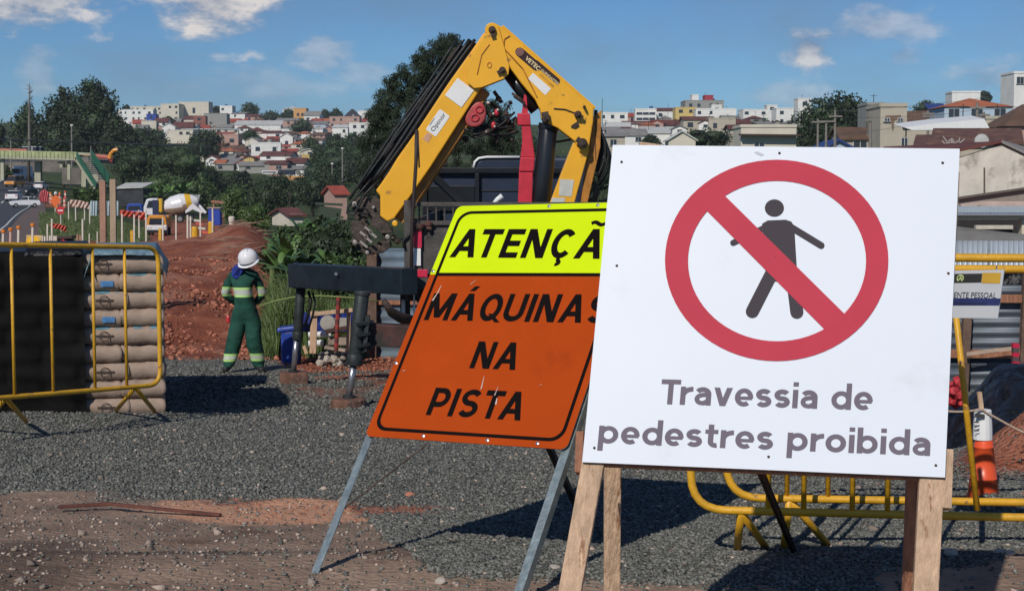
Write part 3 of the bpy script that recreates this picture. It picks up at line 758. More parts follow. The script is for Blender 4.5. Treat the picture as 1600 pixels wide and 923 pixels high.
for s in (0, 1):
    u = .008 if s == 0 else .985
    a = OB.p(u, -.0) - OB.n * .022; e = to_g(OB.p(u, 1) - OB.n * .022, dn, .0)
    b = MB(); b.bar(a, e, .036, .004, up=OB.n); sd_ = OB.ex.normalized() * (.016 if s else -.016)
    b.bar(a + sd_ - OB.n * .018, e + sd_ - OB.n * .018, .004, .036, up=OB.n)
    part(b, 'leg', M_steel, os_)
    if s == 0: continue
    # rear prop hinged near the top, foot behind
    top = OB.p(u, .04) - OB.n * .05
    foot = e + Vector((OB.n.x, OB.n.y, 0)).normalized() * -1.15; foot.z = gz(foot.x, foot.y)
    a_ = W(858, 700, 7.05); c_ = W(903, 795, 7.2); d_ = (c_ - a_).normalized(); top = a_ - d_ * .75; foot = to_g(a_, d_, 0)
    b = MB(); b.bar(top, foot, .034, .004, up=OB.n); b.bar(top + sd_, foot + sd_, .004, .03, up=OB.n); part(b, 'leg', M_rust if s else M_steel, os_)
# diagonal tie wire from the plate to the left leg
b = MB(); e0 = to_g(OB.p(.008, 1), dn, 0); a = OB.p(.008, 1).lerp(e0, .52) - OB.n * .03
b.tube([a, OB.at(660, 690) - OB.n * .03], .004, 6); part(b, 'tie_rod', M_rust, os_)

for k, (x0, y0, x1, y1, w) in enumerate(((676, 470, 684, 458, 1.2), (684, 458, 690, 446, .8), (752, 608, 757, 588, .8), (775, 632, 777, 622, 1.4), (773, 618, 779, 604, .7), (843, 602, 848, 600, .9), (735, 445, 745, 437, .6), (630, 580, 634, 578, 1.2))):
    b = MB(); b.poly([OB.at(x0 - w, y0, .0026), OB.at(x0 + w, y0, .0026), OB.at(x1 + w * .4, y1, .0026), OB.at(x1 - w * .4, y1, .0026)]); part(b, 'scratch', mat('pale scratch', (.62, .48, .42), .7), os_)
b = MB(); b.poly([WB.at(x, y, .0016) for x, y in ((1178, 238), (1184, 237), (1194, 242), (1190, 244), (1182, 241))]); part(b, 'scuff', mat('faint scuff', (.52, .54, .6), .6), ws)
# ------------------------------------------------------------------ yellow pedestrian barriers
def barrier(A, B, htop, hbot, bars, feet, label, lean=0.0, r=.019, rb=.012, group='yellow tubular barriers', loc=None, corner=.13, ends=(1, 1)):
    """frame between ground points A and B (Vectors on the ground); htop/hbot rail heights at each end; bars = positions along 0..1"""
    A = Vector(A); B = Vector(B); d = (B - A); d.z = 0; Lg = d.length; d.normalize(); nrm = Vector((d.y, -d.x, 0))
    if nrm.y > 0: nrm = -nrm
    def P(t, h):   # t 0..1
        z = (A.z * (1 - t) + B.z * t); return Vector((A.x + d.x * Lg * t, A.y + d.y * Lg * t, z + h)) - nrm * lean * h
    th = thing('pedestrian_barrier', label, 'barrier', P(.5, 0), group)
    pts = []
    c = corner / Lg
    for (t, h, t1, h1, t2, h2) in ((0, hbot, c, hbot, 0, hbot + corner), (0, htop, 0, htop - corner, c, htop), (1, htop, 1 - c, htop, 1, htop - corner), (1, hbot, 1, hbot + corner, 1 - c, hbot)):
        p0, p1, p2 = P(t1, h1), P(t, h), P(t2, h2)
        for i in range(7):
            s = i / 6; pts.append(p0 * (1 - s) ** 2 + p1 * 2 * s * (1 - s) + p2 * s * s)
    pts.append(pts[0]); b = MB(); b.tube(pts, r, 12, caps=False); part(b, 'frame', M_yellow, th, smooth=True)
    for t in bars:
        b = MB(); b.tube([P(t, hbot), P(t, htop)], rb, 10); part(b, 'bar', M_yellow, th, smooth=True)
    for (t, f1, f2) in feet:
        for f in (f1, f2):
            if f is None: continue
            b = MB(); b.tube([P(t, hbot - .005), Vector(f)], r * .95, 10); part(b, 'foot', M_yellow, th, smooth=True)
    return th
# left barrier
A = W(-62, 640, 10.75); B = W(251, 620, 12.35)
A.z = gz(A.x, A.y); B.z = gz(B.x, B.y)
def tpar(px):  # parameter along A..B for a picture column
    k = (px - 800) / F; return (k * A.y - A.x) / ((B.x - A.x) - k * (B.y - A.y))
hz0 = .0
zt = lambda t, py, Y: W(0, py, Y).z
A2, B2 = A.copy(), B.copy()
A2.z = 0; B2.z = 0
ZT = (W(0, 398, 10.8).z + W(250, 403, 12.35).z) / 2
A2.z = W(0, 622, 10.9).z - .1; B2.z = W(240, 602, 12.3).z - .1
bars = [tpar(x) for x in (-20, 17, 78, 144, 194)]
Aq, Bq = A, B
f1 = gp(41, 662, .02); f2 = gp(-30, 672, .02); f3 = gp(181, 645, .02); f4 = gp(241, 645, .02)
bl = barrier(A2, B2, 1.21, .1, bars, [(tpar(3), f2, f1), (tpar(207), f3, f4)], 'yellow tubular barrier with faded bars in front of the cement sacks')
# right barriers
A = Vector(((1082 - 800) / F * 6.42, 6.40, 0)); B = Vector((A.x + 2.05, 6.16, 0))
def feet_at(x, y, s=.17, sp=.1): return (Vector((x - sp, y - s * .6, gz(x, y) + .01)), Vector((x + sp, y + s, gz(x, y) + .01)))
ta = lambda px: (((px - 800) / F * 6.34) - A.x) / 2.05
barrier(A, B, 1.293, .225, [ta(x) for x in (1207, 1262, 1337, 1391, 1452)], [(ta(1164), gp(1152, 862, .01), gp(1196, 857, .01)), (.86, Vector((2.42, 6.1, .01)), Vector((2.6, 6.45, .01)))],
        'longer yellow barrier behind the white sign, lower left corner rounded below the board', corner=.15, r=.0175, rb=.0115)
A = Vector(((1130 - 800) / F * 6.8, 6.62, 0)); B = Vector((A.x + 2.2, 6.44, 0))
tb = lambda px: (((px - 800) / F * 6.58) - A.x) / 2.2
b2 = barrier(A, B, 1.232, .23, [tb(x) for x in (1236, 1300)], [(tb(1240), gp(1225, 858, .01), gp(1292, 852, .01)), (.9, Vector((2.7, 6.6, .01)), Vector((2.9, 7.0, .01)))],
        'second yellow barrier just behind the first, with one bar bent loose', corner=.15, r=.0175, rb=.0115)
b = MB(); pa = W(1487, 430, 6.5); pb = W(1527, 797, 6.5); b.tube([pa, pb], .0135, 12); part(b, 'bar', M_yellow, b2, 'bar leaning to the right', smooth=True, org=worg(b2))
# dark strut propping the white sign
b = MB(); s0 = WB.at(1150, 640) - WB.n * .06; s1 = gp(1241, 862); b.bar(s0, s1, .028, .004, up=(0, 1, 0)); b.bar(s0, s1, .004, .028, up=(0, 1, 0)); part(b, 'steel_strut', M_rust, ws)
# ------------------------------------------------------------------ cement sacks
YS = 13.55
def sack_mesh(Lx, Ly, Lz, seed):
    """soft pillow-like sack, origin at the bottom centre"""
    r = random.Random(seed); nx, ny, nz = 14, 8, 6; b = MB(); q1, q2 = r.uniform(0, 6), r.uniform(0, 6); vs = {}; V = []; Fc = []
    def key(i, j, k):
        if (i, j, k) not in vs:
            x, y, z = i / nx * 2 - 1, j / ny * 2 - 1, k / nz * 2 - 1
            ex = (1 - abs(x) ** 6) ; ey = (1 - abs(y) ** 5)
            zz_ = z * (.74 + .26 * min(1, ex * 1.6) * min(1, ey * 1.5)) ; q = 1 - .07 * z * z
            V.append((x * Lx / 2 * (1 - .06 * z * z), y * Ly / 2 * (1 - .12 * z * z) * (1 + .012 * sin(x * 6 + q2 + z * 2)), (zz_ * .5 + .5) * Lz + .004 * sin(x * 4 + q1) + .002 * sin(x * 9 + q2) + r.uniform(-.003, .003)))
            vs[(i, j, k)] = len(V) - 1
        return vs[(i, j, k)]
    for i in range(nx):
        for j in range(ny):
            for k in (0, nz): 
                f = (key(i, j, k), key(i + 1, j, k), key(i + 1, j + 1, k), key(i, j + 1, k)); Fc.append(f if k else f[::-1])
    for i in range(nx):
        for k in range(nz):
            for j in (0, ny):
                f = (key(i, j, k), key(i + 1, j, k), key(i + 1, j, k + 1), key(i, j, k + 1)); Fc.append(f if j == 0 else f[::-1])
    for j in range(ny):
        for k in range(nz):
            for i in (0, nx):
                f = (key(i, j, k), key(i, j + 1, k), key(i, j + 1, k + 1), key(i, j, k + 1)); Fc.append(f[::-1] if i == 0 else f)
    b.add(V, Fc); return b
SM = []
for i, lx in enumerate((.38, .50, .64, .66, .30)):
    m_ = sack_mesh(lx, .46, .172, i).mesh('cement_sack', M_sack, smooth=True); SM.append((lx, m_))
side = sack_mesh(.46, .64, .166, 9).mesh('cement_sack', M_sack, smooth=True)
AR = .215
xC = (139 - 800) / F * YS; xR = xC + .625
def RS(x, y):
    dx, dy = x - xC, y - YS; return xC + dx * cos(AR) - dy * sin(AR), YS + dx * sin(AR) + dy * cos(AR)
zt0 = W(200, 401, YS).z; layers = 10; LH = .1595
NTH = ['top', 'second', 'third', 'fourth', 'fifth', 'sixth', 'seventh', 'eighth', 'ninth', 'bottom']
rs = random.Random(4)
for k in range(layers):
    zb = zt0 - LH * (k + 1)
    cuts = [0, .41, 1] if k % 2 else [0, .5, 1]
    wd = xR - xC
    for q in range(2):
        x0 = xC + wd * cuts[q] - (.075 if q == 0 else 0); x1 = xC + wd * cuts[q + 1]
        if k == 0: x0, x1 = (xC - .075, xC + wd * .5) if q == 0 else (xC + wd * .5, xR)
        me = bpy.data.objects.new('cement_sack', min(SM, key=lambda s: abs(s[0] - (x1 - x0)))[1]); COL.objects.link(me)
        s0 = min(SM, key=lambda s: abs(s[0] - (x1 - x0)))[0]
        me.scale = ((x1 - x0) * 1.06 / s0, 1, 1.0); me.location = (*RS((x0 + x1) / 2, YS + .23 + rs.uniform(-.02, .02)), zb)
        me.rotation_euler = (rs.uniform(-.015, .015), rs.uniform(-.012, .012), AR + rs.uniform(-.02, .02)); me['_w'] = list(me.location)
        me['label'] = f"brown paper cement sack, {'left' if q == 0 else 'right'} one of the {NTH[k]} visible layer of the pile"; me['category'] = 'sack'; me['group'] = 'stacked cement sacks'
        o = Vector(me.location)
        # printed marks and pale blue seam
        if (k % 2 == 0 and q == 0) :
            b = MB(); cx, cz = o.x + .0, zb + .088; yy = o.y - .236; n = 20; vs = []
            for i in range(n):
                a = 2 * pi * i / n; vs += [(cx + cos(a) * .047, yy - .002, cz + sin(a) * .047), (cx + cos(a) * .037, yy - .002, cz + sin(a) * .037)]
            b.add(vs, [(2 * i, 2 * ((i + 1) % n), 2 * ((i + 1) % n) + 1, 2 * i + 1) for i in range(n)])
            b.box((cx, yy - .001, cz + .004), (.155, .002, .017)); b.box((cx, yy - .001, cz - .058), (.12, .002, .005))
            p_ = part(b, 'printed_emblem', mat('dull brown print', (.07, .045, .035), .8), me)
            p_.scale = (1 / me.scale[0], 1, 1)
        if (k % 2 == 1 and q == 0) and k < 5:
            b = MB(); b.box((o.x + .06, o.y - .2345, zb + .075), (.11, .003, .05)); p_ = part(b, 'blue_print', mat('blue print', (.06, .2, .42), .7, var=.3, scale=20), me); p_.scale = (1 / me.scale[0], 1, 1)
        if k in (1, 2, 4) and (q == 1 or k % 2 == 0):
            b = MB(); b.box((o.x, o.y - .18, zb + .1585), ((x1 - x0) * .62, .05, .004), Matrix.Rotation(.35, 3, 'X')); p_ = part(b, 'blue_seam', M_sackb, me); p_.scale = (1 / me.scale[0], 1, 1)
    # sacks on the right flank, seen end on behind the first row
    for q in range(2):
        me = bpy.data.objects.new('cement_sack', side); COL.objects.link(me); me.location = (*RS(xR - .25 + rs.uniform(0, .03), YS + .8 + q * .66), zb); me.rotation_euler = (0, 0, AR)
        me['_w'] = list(me.location); me['label'] = f"cement sack of the {NTH[k]} visible layer on the pile's right flank, {'nearer' if q == 0 else 'farther'} one"; me['category'] = 'sack'; me['group'] = 'stacked cement sacks'
# left part of the pile: shade on the sacks put into a dark bulged sheet
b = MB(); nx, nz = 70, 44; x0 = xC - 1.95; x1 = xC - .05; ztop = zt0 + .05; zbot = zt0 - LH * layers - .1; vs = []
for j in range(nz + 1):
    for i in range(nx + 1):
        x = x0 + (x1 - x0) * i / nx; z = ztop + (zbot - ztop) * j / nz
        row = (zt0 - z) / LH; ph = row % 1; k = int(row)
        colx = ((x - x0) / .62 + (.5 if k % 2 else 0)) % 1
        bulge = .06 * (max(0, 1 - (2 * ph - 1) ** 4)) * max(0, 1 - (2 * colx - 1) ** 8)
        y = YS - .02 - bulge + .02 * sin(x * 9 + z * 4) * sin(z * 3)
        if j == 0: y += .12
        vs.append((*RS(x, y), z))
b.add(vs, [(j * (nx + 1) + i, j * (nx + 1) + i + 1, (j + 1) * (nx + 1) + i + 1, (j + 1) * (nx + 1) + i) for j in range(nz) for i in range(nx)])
single(b, 'black_sheet', mat('matt black shade over sacks', (0.010, .0095, .009), .9, spec=.06, var=.4, scale=3), 'dark bulged sheet standing for shade on the left part of the cement pile', 'plastic sheet', (xC - .9, YS, zbot), smooth=True)
b = MB(); b.box((*RS(xC - .95, YS + 1.0), (ztop + zbot) / 2 - .03), (1.85, 1.86, ztop - zbot - .1), Matrix.Rotation(AR, 3, 'Z')); single(b, 'unseen_sack_pile', M_sack, 'covered cement sack pile hidden behind the dark sheet', 'sack pile', (xC - .95, YS + 1, zbot), bevel=.05)
b = MB(); p_ = ((196 - 800) / F * 16.0 - .95, 17.3); zt_ = W(0, 392, 16.6).z; zg_ = gz(*p_)  # unseen pile added to widen the front pile's ground shadow
b.box((p_[0], p_[1], (zt_ + zg_) / 2), (1.9, 2.4, zt_ - zg_), Matrix.Rotation(AR, 3, 'Z')); single(b, 'unseen_sack_pile', M_tarpk, 'second covered sack pile added unseen behind the front one for its shadow', 'sack pile', (*p_, zg_), bevel=.06)
def tarp(name, label, m, px0, px1, py, Y0, Y1, amp, seed, rise=.1):
    b = MB(); nx, ny = 50, 24; vs = []
    xa = (px0 - 800) / F * Y0; xb = (px1 - 800) / F * Y0; zz0 = W(0, py, Y0).z
    for j in range(ny + 1):
        for i in range(nx + 1):
            u, v = i / nx, j / ny; y = Y0 + (Y1 - Y0) * v; x = xa + (xb - xa) * u
            n_ = float(fbm(np.array([x * 2.2 + seed]), np.array([y * 3.1]), seed, 4)[0])
            edge = min(1, u * 9) * min(1, (1 - u) * 7); z = zz0 + rise * (sin(pi * min(1, v * 1.3 + .12)) ** .7) * (edge ** .5) + n_ * amp - (1 - edge) * .15
            if v == 0: z -= .035
            vs.append((*RS(x + .03 * n_, y), z))
    b.add(vs, [(j * (nx + 1) + i, j * (nx + 1) + i + 1, (j + 1) * (nx + 1) + i + 1, (j + 1) * (nx + 1) + i) for j in range(ny) for i in range(nx)])
    o = single(b, name, m, label, 'tarpaulin', ((xa + xb) / 2, Y0, zz0), smooth=True)
    so = o.modifiers.new('s', 'SOLIDIFY'); so.thickness = .004; return o
tarp('tarpaulin', 'blue grey tarpaulin folded over the top of the cement sacks', M_tarpb, 128, 256, 401, YS - .06, YS + 2.1, .035, 3, .10)
tarp('tarpaulin', 'black tarpaulin on the top left of the cement pile', M_tarpk, 28, 142, 402, YS - .05, YS + 2.1, .04, 8, .12)

# ------------------------------------------------------------------ person
def skin_body(name, chains, mats, matfn, parent, sub=2, cuts=()):
    me = bpy.data.meshes.new(name); vs = []; es = []; rad = []; idx = {}
    for ch in chains:
        prev = None
        for nm, p, r in ch:
            if nm not in idx: idx[nm] = len(vs); vs.append(Vector(p)); rad.append(r if isinstance(r, tuple) else (r, r))
            i = idx[nm]
            if prev is not None: es.append((prev, i))
            prev = i
    og = worg(parent); me.from_pydata([v - og for v in vs], es, [])
    o = bpy.data.objects.new(name, me); COL.objects.link(o)
    sk = o.modifiers.new('k', 'SKIN'); sk.use_smooth_shade = True
    for i, r in enumerate(rad): me.skin_vertices[0].data[i].radius = r
    me.skin_vertices[0].data[0].use_root = True
    ss = o.modifiers.new('s', 'SUBSURF'); ss.levels = ss.render_levels = sub
    dg = bpy.context.evaluated_depsgraph_get(); m2 = bpy.data.meshes.new_from_object(o.evaluated_get(dg)); m2.name = name
    bpy.data.objects.remove(o)
    bm = bmesh.new(); bm.from_mesh(m2)
    for v in bm.verts:
        p = v.co + og; k = .010 if p.z < PP(0, 424).z else 0
        f = fbm(np.array([p.x * 9 + p.z * 3]), np.array([p.z * 13 + p.y * 4]), 5, 3)[0] + .6 * abs(fbm(np.array([p.x * 4 + 9]), np.array([p.z * 22]), 8, 2)[0])
        v.co += v.normal * float(f) * k * 2.2
    for zl in cuts: bmesh.ops.bisect_plane(bm, geom=bm.verts[:] + bm.edges[:] + bm.faces[:], plane_co=(0, 0, zl - og.z), plane_no=(0, 0, 1))
    bm.to_mesh(m2); bm.free()
    m2.materials.clear()
    for m in mats: m2.materials.append(m)
    for p in m2.polygons: p.material_index = matfn(p.center + og); p.use_smooth = True
    q = bpy.data.objects.new(name, m2); COL.objects.link(q); q.parent = parent; q['_w'] = list(og)
    return q
YP = 22.2
M_cover = mat('green work coverall cloth', (.006, .062, .042), .85, var=.3, scale=5, bump=.7, bscale=14)
M_refl = mat('reflective tape silver', (.50, .55, .47), .4, var=.08); M_refg = mat('lime tape edge', (.45, .75, .22), .5)
M_skin = mat('brown skin', (.22, .11, .07), .55, var=.1); M_boot = mat('black boots', (.02, .02, .02), .6)
def PP(px, py, dy=0.0): 
    p = W(px, py, YP); p.y += dy; return p
gzp = gz(PP(380, 580).x, YP)
per = thing('person', 'person in green coverall and white hard hat standing head bowed, hands behind back', 'person', (PP(382, 580).x, YP, gzp))
fl = PP(358, 572, -.12); fr = PP(407, 577, -.02)
fl.z = gz(fl.x, fl.y) + .06; fr.z = gz(fr.x, fr.y) + .05
pel = PP(384, 490)
# chains root at the pelvis
hipL = PP(373, 502); hipR = PP(395, 501)
knL = PP(368, 530, -.06); knR = PP(397, 533, -.05)
anL = PP(359, 566, -.08); anR = PP(404, 569, .02)
chains = [
 [('pel', pel, (.205, .15)), ('waist', PP(382, 474), (.195, .14)), ('chest', PP(380, 450), (.205, .145)), ('shc', PP(379, 432, .02), (.15, .11)), ('nk', PP(384, 419, -.02), .062), ('hd0', PP(388, 411, -.07), (.078, .085)), ('hd1', PP(389, 402, -.09), (.088, .10)), ('hd2', PP(389, 396, -.07), (.07, .08))],
 [('shc', 0, 0), ('shL', PP(362, 432, .01), .078), ('elL', PP(349, 459, .06), .068), ('wrL', PP(366, 476, .21), .044), ('hL', PP(376, 480, .24), .045)],
 [('shc', 0, 0), ('shR', PP(398, 432, .03), .078), ('elR', PP(409, 460, .10), .068), ('wrR', PP(394, 476, .22), .044), ('hR', PP(386, 479, .25), .045)],
 [('pel', 0, 0), ('hipL', hipL, .135), ('knL', knL, .118), ('calL', (knL + anL) / 2 + Vector((0, .03, 0)), .115), ('anL', anL, .10), ('ftL', fl + Vector((0, -.02, .01)), (.05, .05)), ('toL', fl + Vector((-.03, -.13, -.01)), (.055, .045))],
 [('pel', 0, 0), ('hipR', hipR, .135), ('knR', knR, .12), ('calR', (knR + anR) / 2 + Vector((0, .03, 0)), .118), ('anR', anR, .102), ('ftR', fr + Vector((0, -.0, .01)), (.05, .05)), ('toR', fr + Vector((.05, -.12, -.01)), (.055, .045))],
]
for s, hp in (('L', PP(376, 480, .24)), ('R', PP(386, 479, .25))):
    sg = 1 if s == 'L' else -1
    for i in range(4):
        a = hp + Vector((sg * .05, .01 - .008 * i, .028 - .019 * i)); c2 = a + Vector((sg * (.045 + .008 * (1.5 - abs(i - 1.5))), .012, -.008)); c3 = c2 + Vector((sg * .028, -.008, -.016))
        chains.append([('h' + s, 0, 0), (f'f{s}{i}a', a, .011), (f'f{s}{i}b', c2, .0095), (f'f{s}{i}c', c3, .008)])
    chains.append([('h' + s, 0, 0), (f't{s}a', hp + Vector((sg * .02, -.02, .05)), .012), (f't{s}b', hp + Vector((sg * .055, -.03, .065)), .010)])
chest_lo, chest_hi = PP(0, 463).z, PP(0, 449).z
def pmat(c):
    if c.z > PP(0, 421).z: return 3
    if c.y > YP + .17 and abs(c.z - PP(0, 478).z) < .1 and abs(c.x - PP(381, 480).x) < .13: return 3
    if c.z < gz(c.x, c.y) + .085: return 4
    for lo, hi, gr in ((563, 551, 0),):
        a, d = PP(0, lo).z, PP(0, hi).z
        if c.x > PP(383, 0).x: a -= .0; d -= .0
        if a < c.z < d: return 2 if (c.z - a < .03 or d - c.z < .03) else 1
    if c.y < YP + .2 and chest_lo < c.z < chest_hi + .01: return 2 if (c.z - chest_lo < .03 or chest_hi + .01 - c.z < .03) else 1
    return 0
skin_body('body', chains, [M_cover, M_refl, M_refg, M_skin, M_boot], pmat, per, 3, cuts=[q for lo, hi in ((chest_lo, chest_hi + .01), (PP(0, 563).z, PP(0, 551).z)) for q in (lo, lo + .03, hi - .03, hi)])
hc = PP(389.5, 404.5, -.09)
Rh = Matrix.Rotation(radians(24), 3, 'X') @ Matrix.Rotation(radians(-10), 3, 'Y')
b = MB(); prof = [(-.02, .140), (0.0, .138), (.03, .137), (.07, .128), (.105, .108), (.13, .078), (.145, .04), (.15, .005)]
b.lathe((0, 0, 0), (0, 0, 1), prof, 28)
for z_ in (1,): b.add([Vector((.0 + .15 * cos(a) * k, -.025 + (.185 if sin(a) < 0 else .155) * sin(a) * k, -.02 - .012 * (k > 1))) for k in (.85, 1.06) for a in [2 * pi * i / 28 for i in range(28)]], [(i, (i + 1) % 28, 28 + (i + 1) % 28, 28 + i) for i in range(28)])
for dx in (-.02, .02): b.tube([(dx, -.10, .11), (dx, -.03, .152), (dx, .06, .142)], .008, 6)
b.v = [tuple(Rh @ Vector(p) + hc) for p in b.v]
h_ = part(b, 'hard_hat', mat('white helmet plastic', (.82, .82, .84), .25, var=.02), per, smooth=True)
so = h_.modifiers.new('s', 'SOLIDIFY'); so.thickness = .006
b = MB(); rg = random.Random(3)
cl = [(371, 412), (382, 411), (383, 424), (377, 430), (372, 437), (364, 431), (365, 419)]
b.prism([PP(x, y, -.17 + .02 * (i % 2)) for i, (x, y) in enumerate(cl)], (0, .16, 0))
part(b, 'neck_cloth', mat('blue cloth', (.015, .04, .28), .8, var=.3, scale=8), per, bevel=.03)
b = MB(); b.ico(PP(388, 411.5, -.185), (.016, .02, .022), 2); b.ico(PP(378.5, 407, -.07), (.014, .022, .03), 2); b.ico(PP(399.5, 407, -.07), (.014, .022, .03), 2)
part(b, 'nose_and_ears', M_skin, per, smooth=True)
b = MB()
for px in (384.5, 391.5): b.ico(PP(px, 408.5, -.172), (.012, .007, .008), 1)
b.box(PP(388, 415, -.165), (.045, .008, .008)); part(b, 'eyes_and_mouth', M_boot, per)
b = MB(); b.box(PP(356, 499, .02), (.05, .05, .10)); part(b, 'red_glove', M_red, per, 'red glove hanging at the hip', bevel=.015)

# ------------------------------------------------------------------ outrigger legs and crane on the truck
YC = 19.0
def C(x, y, dy=0.0): 
    p = W(x, y, YC + dy); return p
gx = C(870, 400).x
cr = thing('loader_crane', 'folded yellow knuckle boom crane with black hoses, red post and outrigger legs', 'crane', (gx, YC, gz(gx, YC)))
def plate(pts, m, name, y0, th, label=None, bev=.012):
    b = MB(); b.prism([C(x, y, y0) for x, y in pts], (0, th, 0)); return part(b, name, m, cr, label, bevel=bev)
def z6(x, y): return (520 + x / 3.636, 20 + y / 3.636)
def z5(x, y): return (780 + x / 4.856, 130 + y / 4.856)
arc = lambda cx, cy, r, a0, a1, n=8: [(cx + r * cos(radians(a0 + (a1 - a0) * i / n)), cy + r * sin(radians(a0 + (a1 - a0) * i / n))) for i in range(n + 1)]
main = arc(769, 46.5, 11, 160, 300) + [(787, 44), (928, 169), (927, 190), (921, 226)] + arc(911, 229, 9.5, 0, 130, 5) + [(898, 221), (871, 200), (853, 192), (846, 186), (844, 172), (836, 156), (815, 131), (795, 104), (777, 78), (762, 56)]
m_main = plate(main, M_crane, 'main_boom', -.05, .30, bev=.015)
# raised top flange (lighter edge) and rear edge
b = MB(); b.bar(C(785, 42.5, .1), C(929, 170, .1), .30, .03, up=(0, 0, 1)); part(b, 'boom_flange', M_crane, cr, bevel=.006)
arm = [(757, 50), (795, 104), (794, 116), (787, 123), (752, 137), (672, 262), (640, 308), (616, 341), (605, 346), (594, 338), (594, 306), (587, 298), (607, 270), (620, 248), (655, 199), (700, 131), (735, 82), (750, 60)]
plate(arm, M_crane, 'outer_boom', -.02, .26, bev=.015)
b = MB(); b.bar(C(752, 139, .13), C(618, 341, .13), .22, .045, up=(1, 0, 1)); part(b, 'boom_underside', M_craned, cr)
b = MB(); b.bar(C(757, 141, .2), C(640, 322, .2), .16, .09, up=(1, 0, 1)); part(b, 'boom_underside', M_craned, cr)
knee = arc(769, 47, 11.5, 150, 330) + [(796, 103), (794.5, 116), (787, 123.5), (752, 137), (741, 138), (730, 129), (728, 108), (738, 85), (755, 58)]
plate(knee, M_crane, 'knuckle_plate', -.085, .03, bev=.006)
# raised weld outlines
b = MB(); b.tube([C(*z6(*q), -.058) for q in ((1005, 130), (975, 150), (970, 200), (1080, 320), (1160, 480))], .009, 6); part(b, 'weld_bead', M_craned, cr)
b = MB(); b.tube([C(*z6(*q), -.09) for q in ((890, 180), (845, 240), (820, 350))], .007, 6); part(b, 'weld_bead', M_craned, cr)
b = MB(); b.tube([C(*z6(*q), -.055) for q in ((1255, 545), (1320, 550), (1400, 580))], .01, 6); part(b, 'weld_bead', M_rust, cr)
def pin(x, y, r, y0=-.1, m=M_rust, ln=.05):
    b = MB(); c = C(x, y, y0); b.lathe(c, (0, -1, 0), ((-.05, r), (ln * .5, r), (ln, r * .8)), 16); b.lathe(c + Vector((0, -ln, 0)), (0, -1, 0), ((0, r * .5), (.02, r * .45)), 12); part(b, 'pivot_pin', m, cr)
for x, y, r in ((769, 47, .045), (785, 110, .042), (853, 186, .05), (910, 224, .062), (903, 179, .045), (913, 167, .018)): pin(x, y, r)
b = MB(); b.bar(C(769, 50, -.12), C(771, 58, -.12), .05, .03, up=(0, 1, 0)); part(b, 'pin_lock', M_rust, cr)
b = MB(); b.bar(C(785, 110, -.12), C(777, 114, -.12), .04, .03, up=(0, 1, 0)); part(b, 'pin_lock', M_rust, cr)
b = MB(); b.bar(C(853, 186, -.12), C(851, 175, -.12), .09, .03, up=(0, 1, 0)); part(b, 'pin_lock', M_rust, cr)
b = MB(); b.bar(C(903, 179, -.12), C(911, 184, -.12), .04, .03, up=(0, 1, 0)); part(b, 'pin_lock', M_rust, cr)
b = MB(); b.bar(C(911, 224, -.12), C(901, 217, -.12), .07, .03, up=(0, 1, 0)); part(b, 'pin_lock', M_rust, cr)
plate([(893, 196), (903, 189), (905, 197), (899, 201), (892, 199)], M_rust, 'slot_cover', -.07, .03, bev=.002)
b = MB(); c = C(*z6(890, 298), -.09); b.tube([c + Vector((cos(a) * .024, 0, sin(a) * .034)) for a in [2 * pi * i / 12 for i in range(13)]], .006, 5, caps=False); part(b, 'lifting_eye', M_craned, cr)
# stickers
def sticker(pts, m, name, y0, **k):
    b = MB(); b.prism([C(x, y, y0) for x, y in pts], (0, .004, 0)); return part(b, name, m, cr, **k)
d_ = Vector((872 - 811, 132 - 80)).normalized(); n_ = Vector((-d_.y, d_.x))
def band(o, L0, L1, w, nseg=6):
    o = Vector(o); P = []
    a = o + d_ * L0; c2 = o + d_ * L1; th0 = math.degrees(atan2(d_.y, d_.x))
    return [tuple(p) for p in arc(a.x, a.y, w, th0 + 90, th0 + 270, nseg)] + [tuple(p) for p in arc(c2.x, c2.y, w, th0 - 90, th0 + 90, nseg)]
Mb_ = mat('maroon sticker', (.035, .008, .008), .4)
sticker(band((812, 81.5), 0, 34, 7.0), Mb_, 'boom_sticker', -.056)
sticker(band((815, 79.2), 30, 73, 4.4), Mb_, 'boom_sticker', -.0575)
b = MB(); cc = C(812.3, 81.7, -.059)
for rr_ in (.042, .027, .012): b.tube([cc + Vector((cos(a) * rr_, 0, sin(a) * rr_)) for a in [2 * pi * i / 18 for i in range(19)]], .004, 5, caps=False)
part(b, 'sticker_emblem', mat('pinkish print', (.5, .25, .22), .5), cr)
def ctext(txt, a, bq, capn, m, y0, bold=.03):
    A_ = C(*a, y0); B_ = C(*bq, y0); d = (B_ - A_); up = Vector((-d.z, 0, d.x)).normalized()
    if up.z < 0: up = -up
    lay_text(txt, m, cr, A_, d.normalized(), up, Vector((0, -1, 0)), d.length, capn, bold, eps=.002)
M_cream = mat('cream print', (.75, .6, .35), .5)
ctext('VETEC', (819.5, 92.5), (841, 111.2), .052, M_cream, -.0575, .03)
ctext('GUINDASTES', (844.5, 110.5), (871, 133.0), .030, M_cream, -.059, .02)
ctext('GV31200', (843, 117.5), (864, 137), .024, mat('brown print', (.4, .2, .04), .5), -.054, .0)
M_lab = mat('white label', (.78, .77, .76), .5, var=.03)
sticker([(833, 114), (861, 139), (852, 149), (825, 123)], M_lab, 'white_label', -.054)
sticker([(715, 122), (740.6, 141.5), (721, 168), (695, 149)], M_lab, 'white_label', -.03)
sticker([(686, 172), (688.5, 171), (701.5, 181), (702.4, 183), (682, 212.5), (679.5, 213), (666.5, 203.5), (666, 201)], M_lab, 'name_label', -.0245)
ctext('Optnor', (677.5, 206.5), (697, 179.5), .052, mat('label print', (.10, .12, .12), .5), -.025, .012)
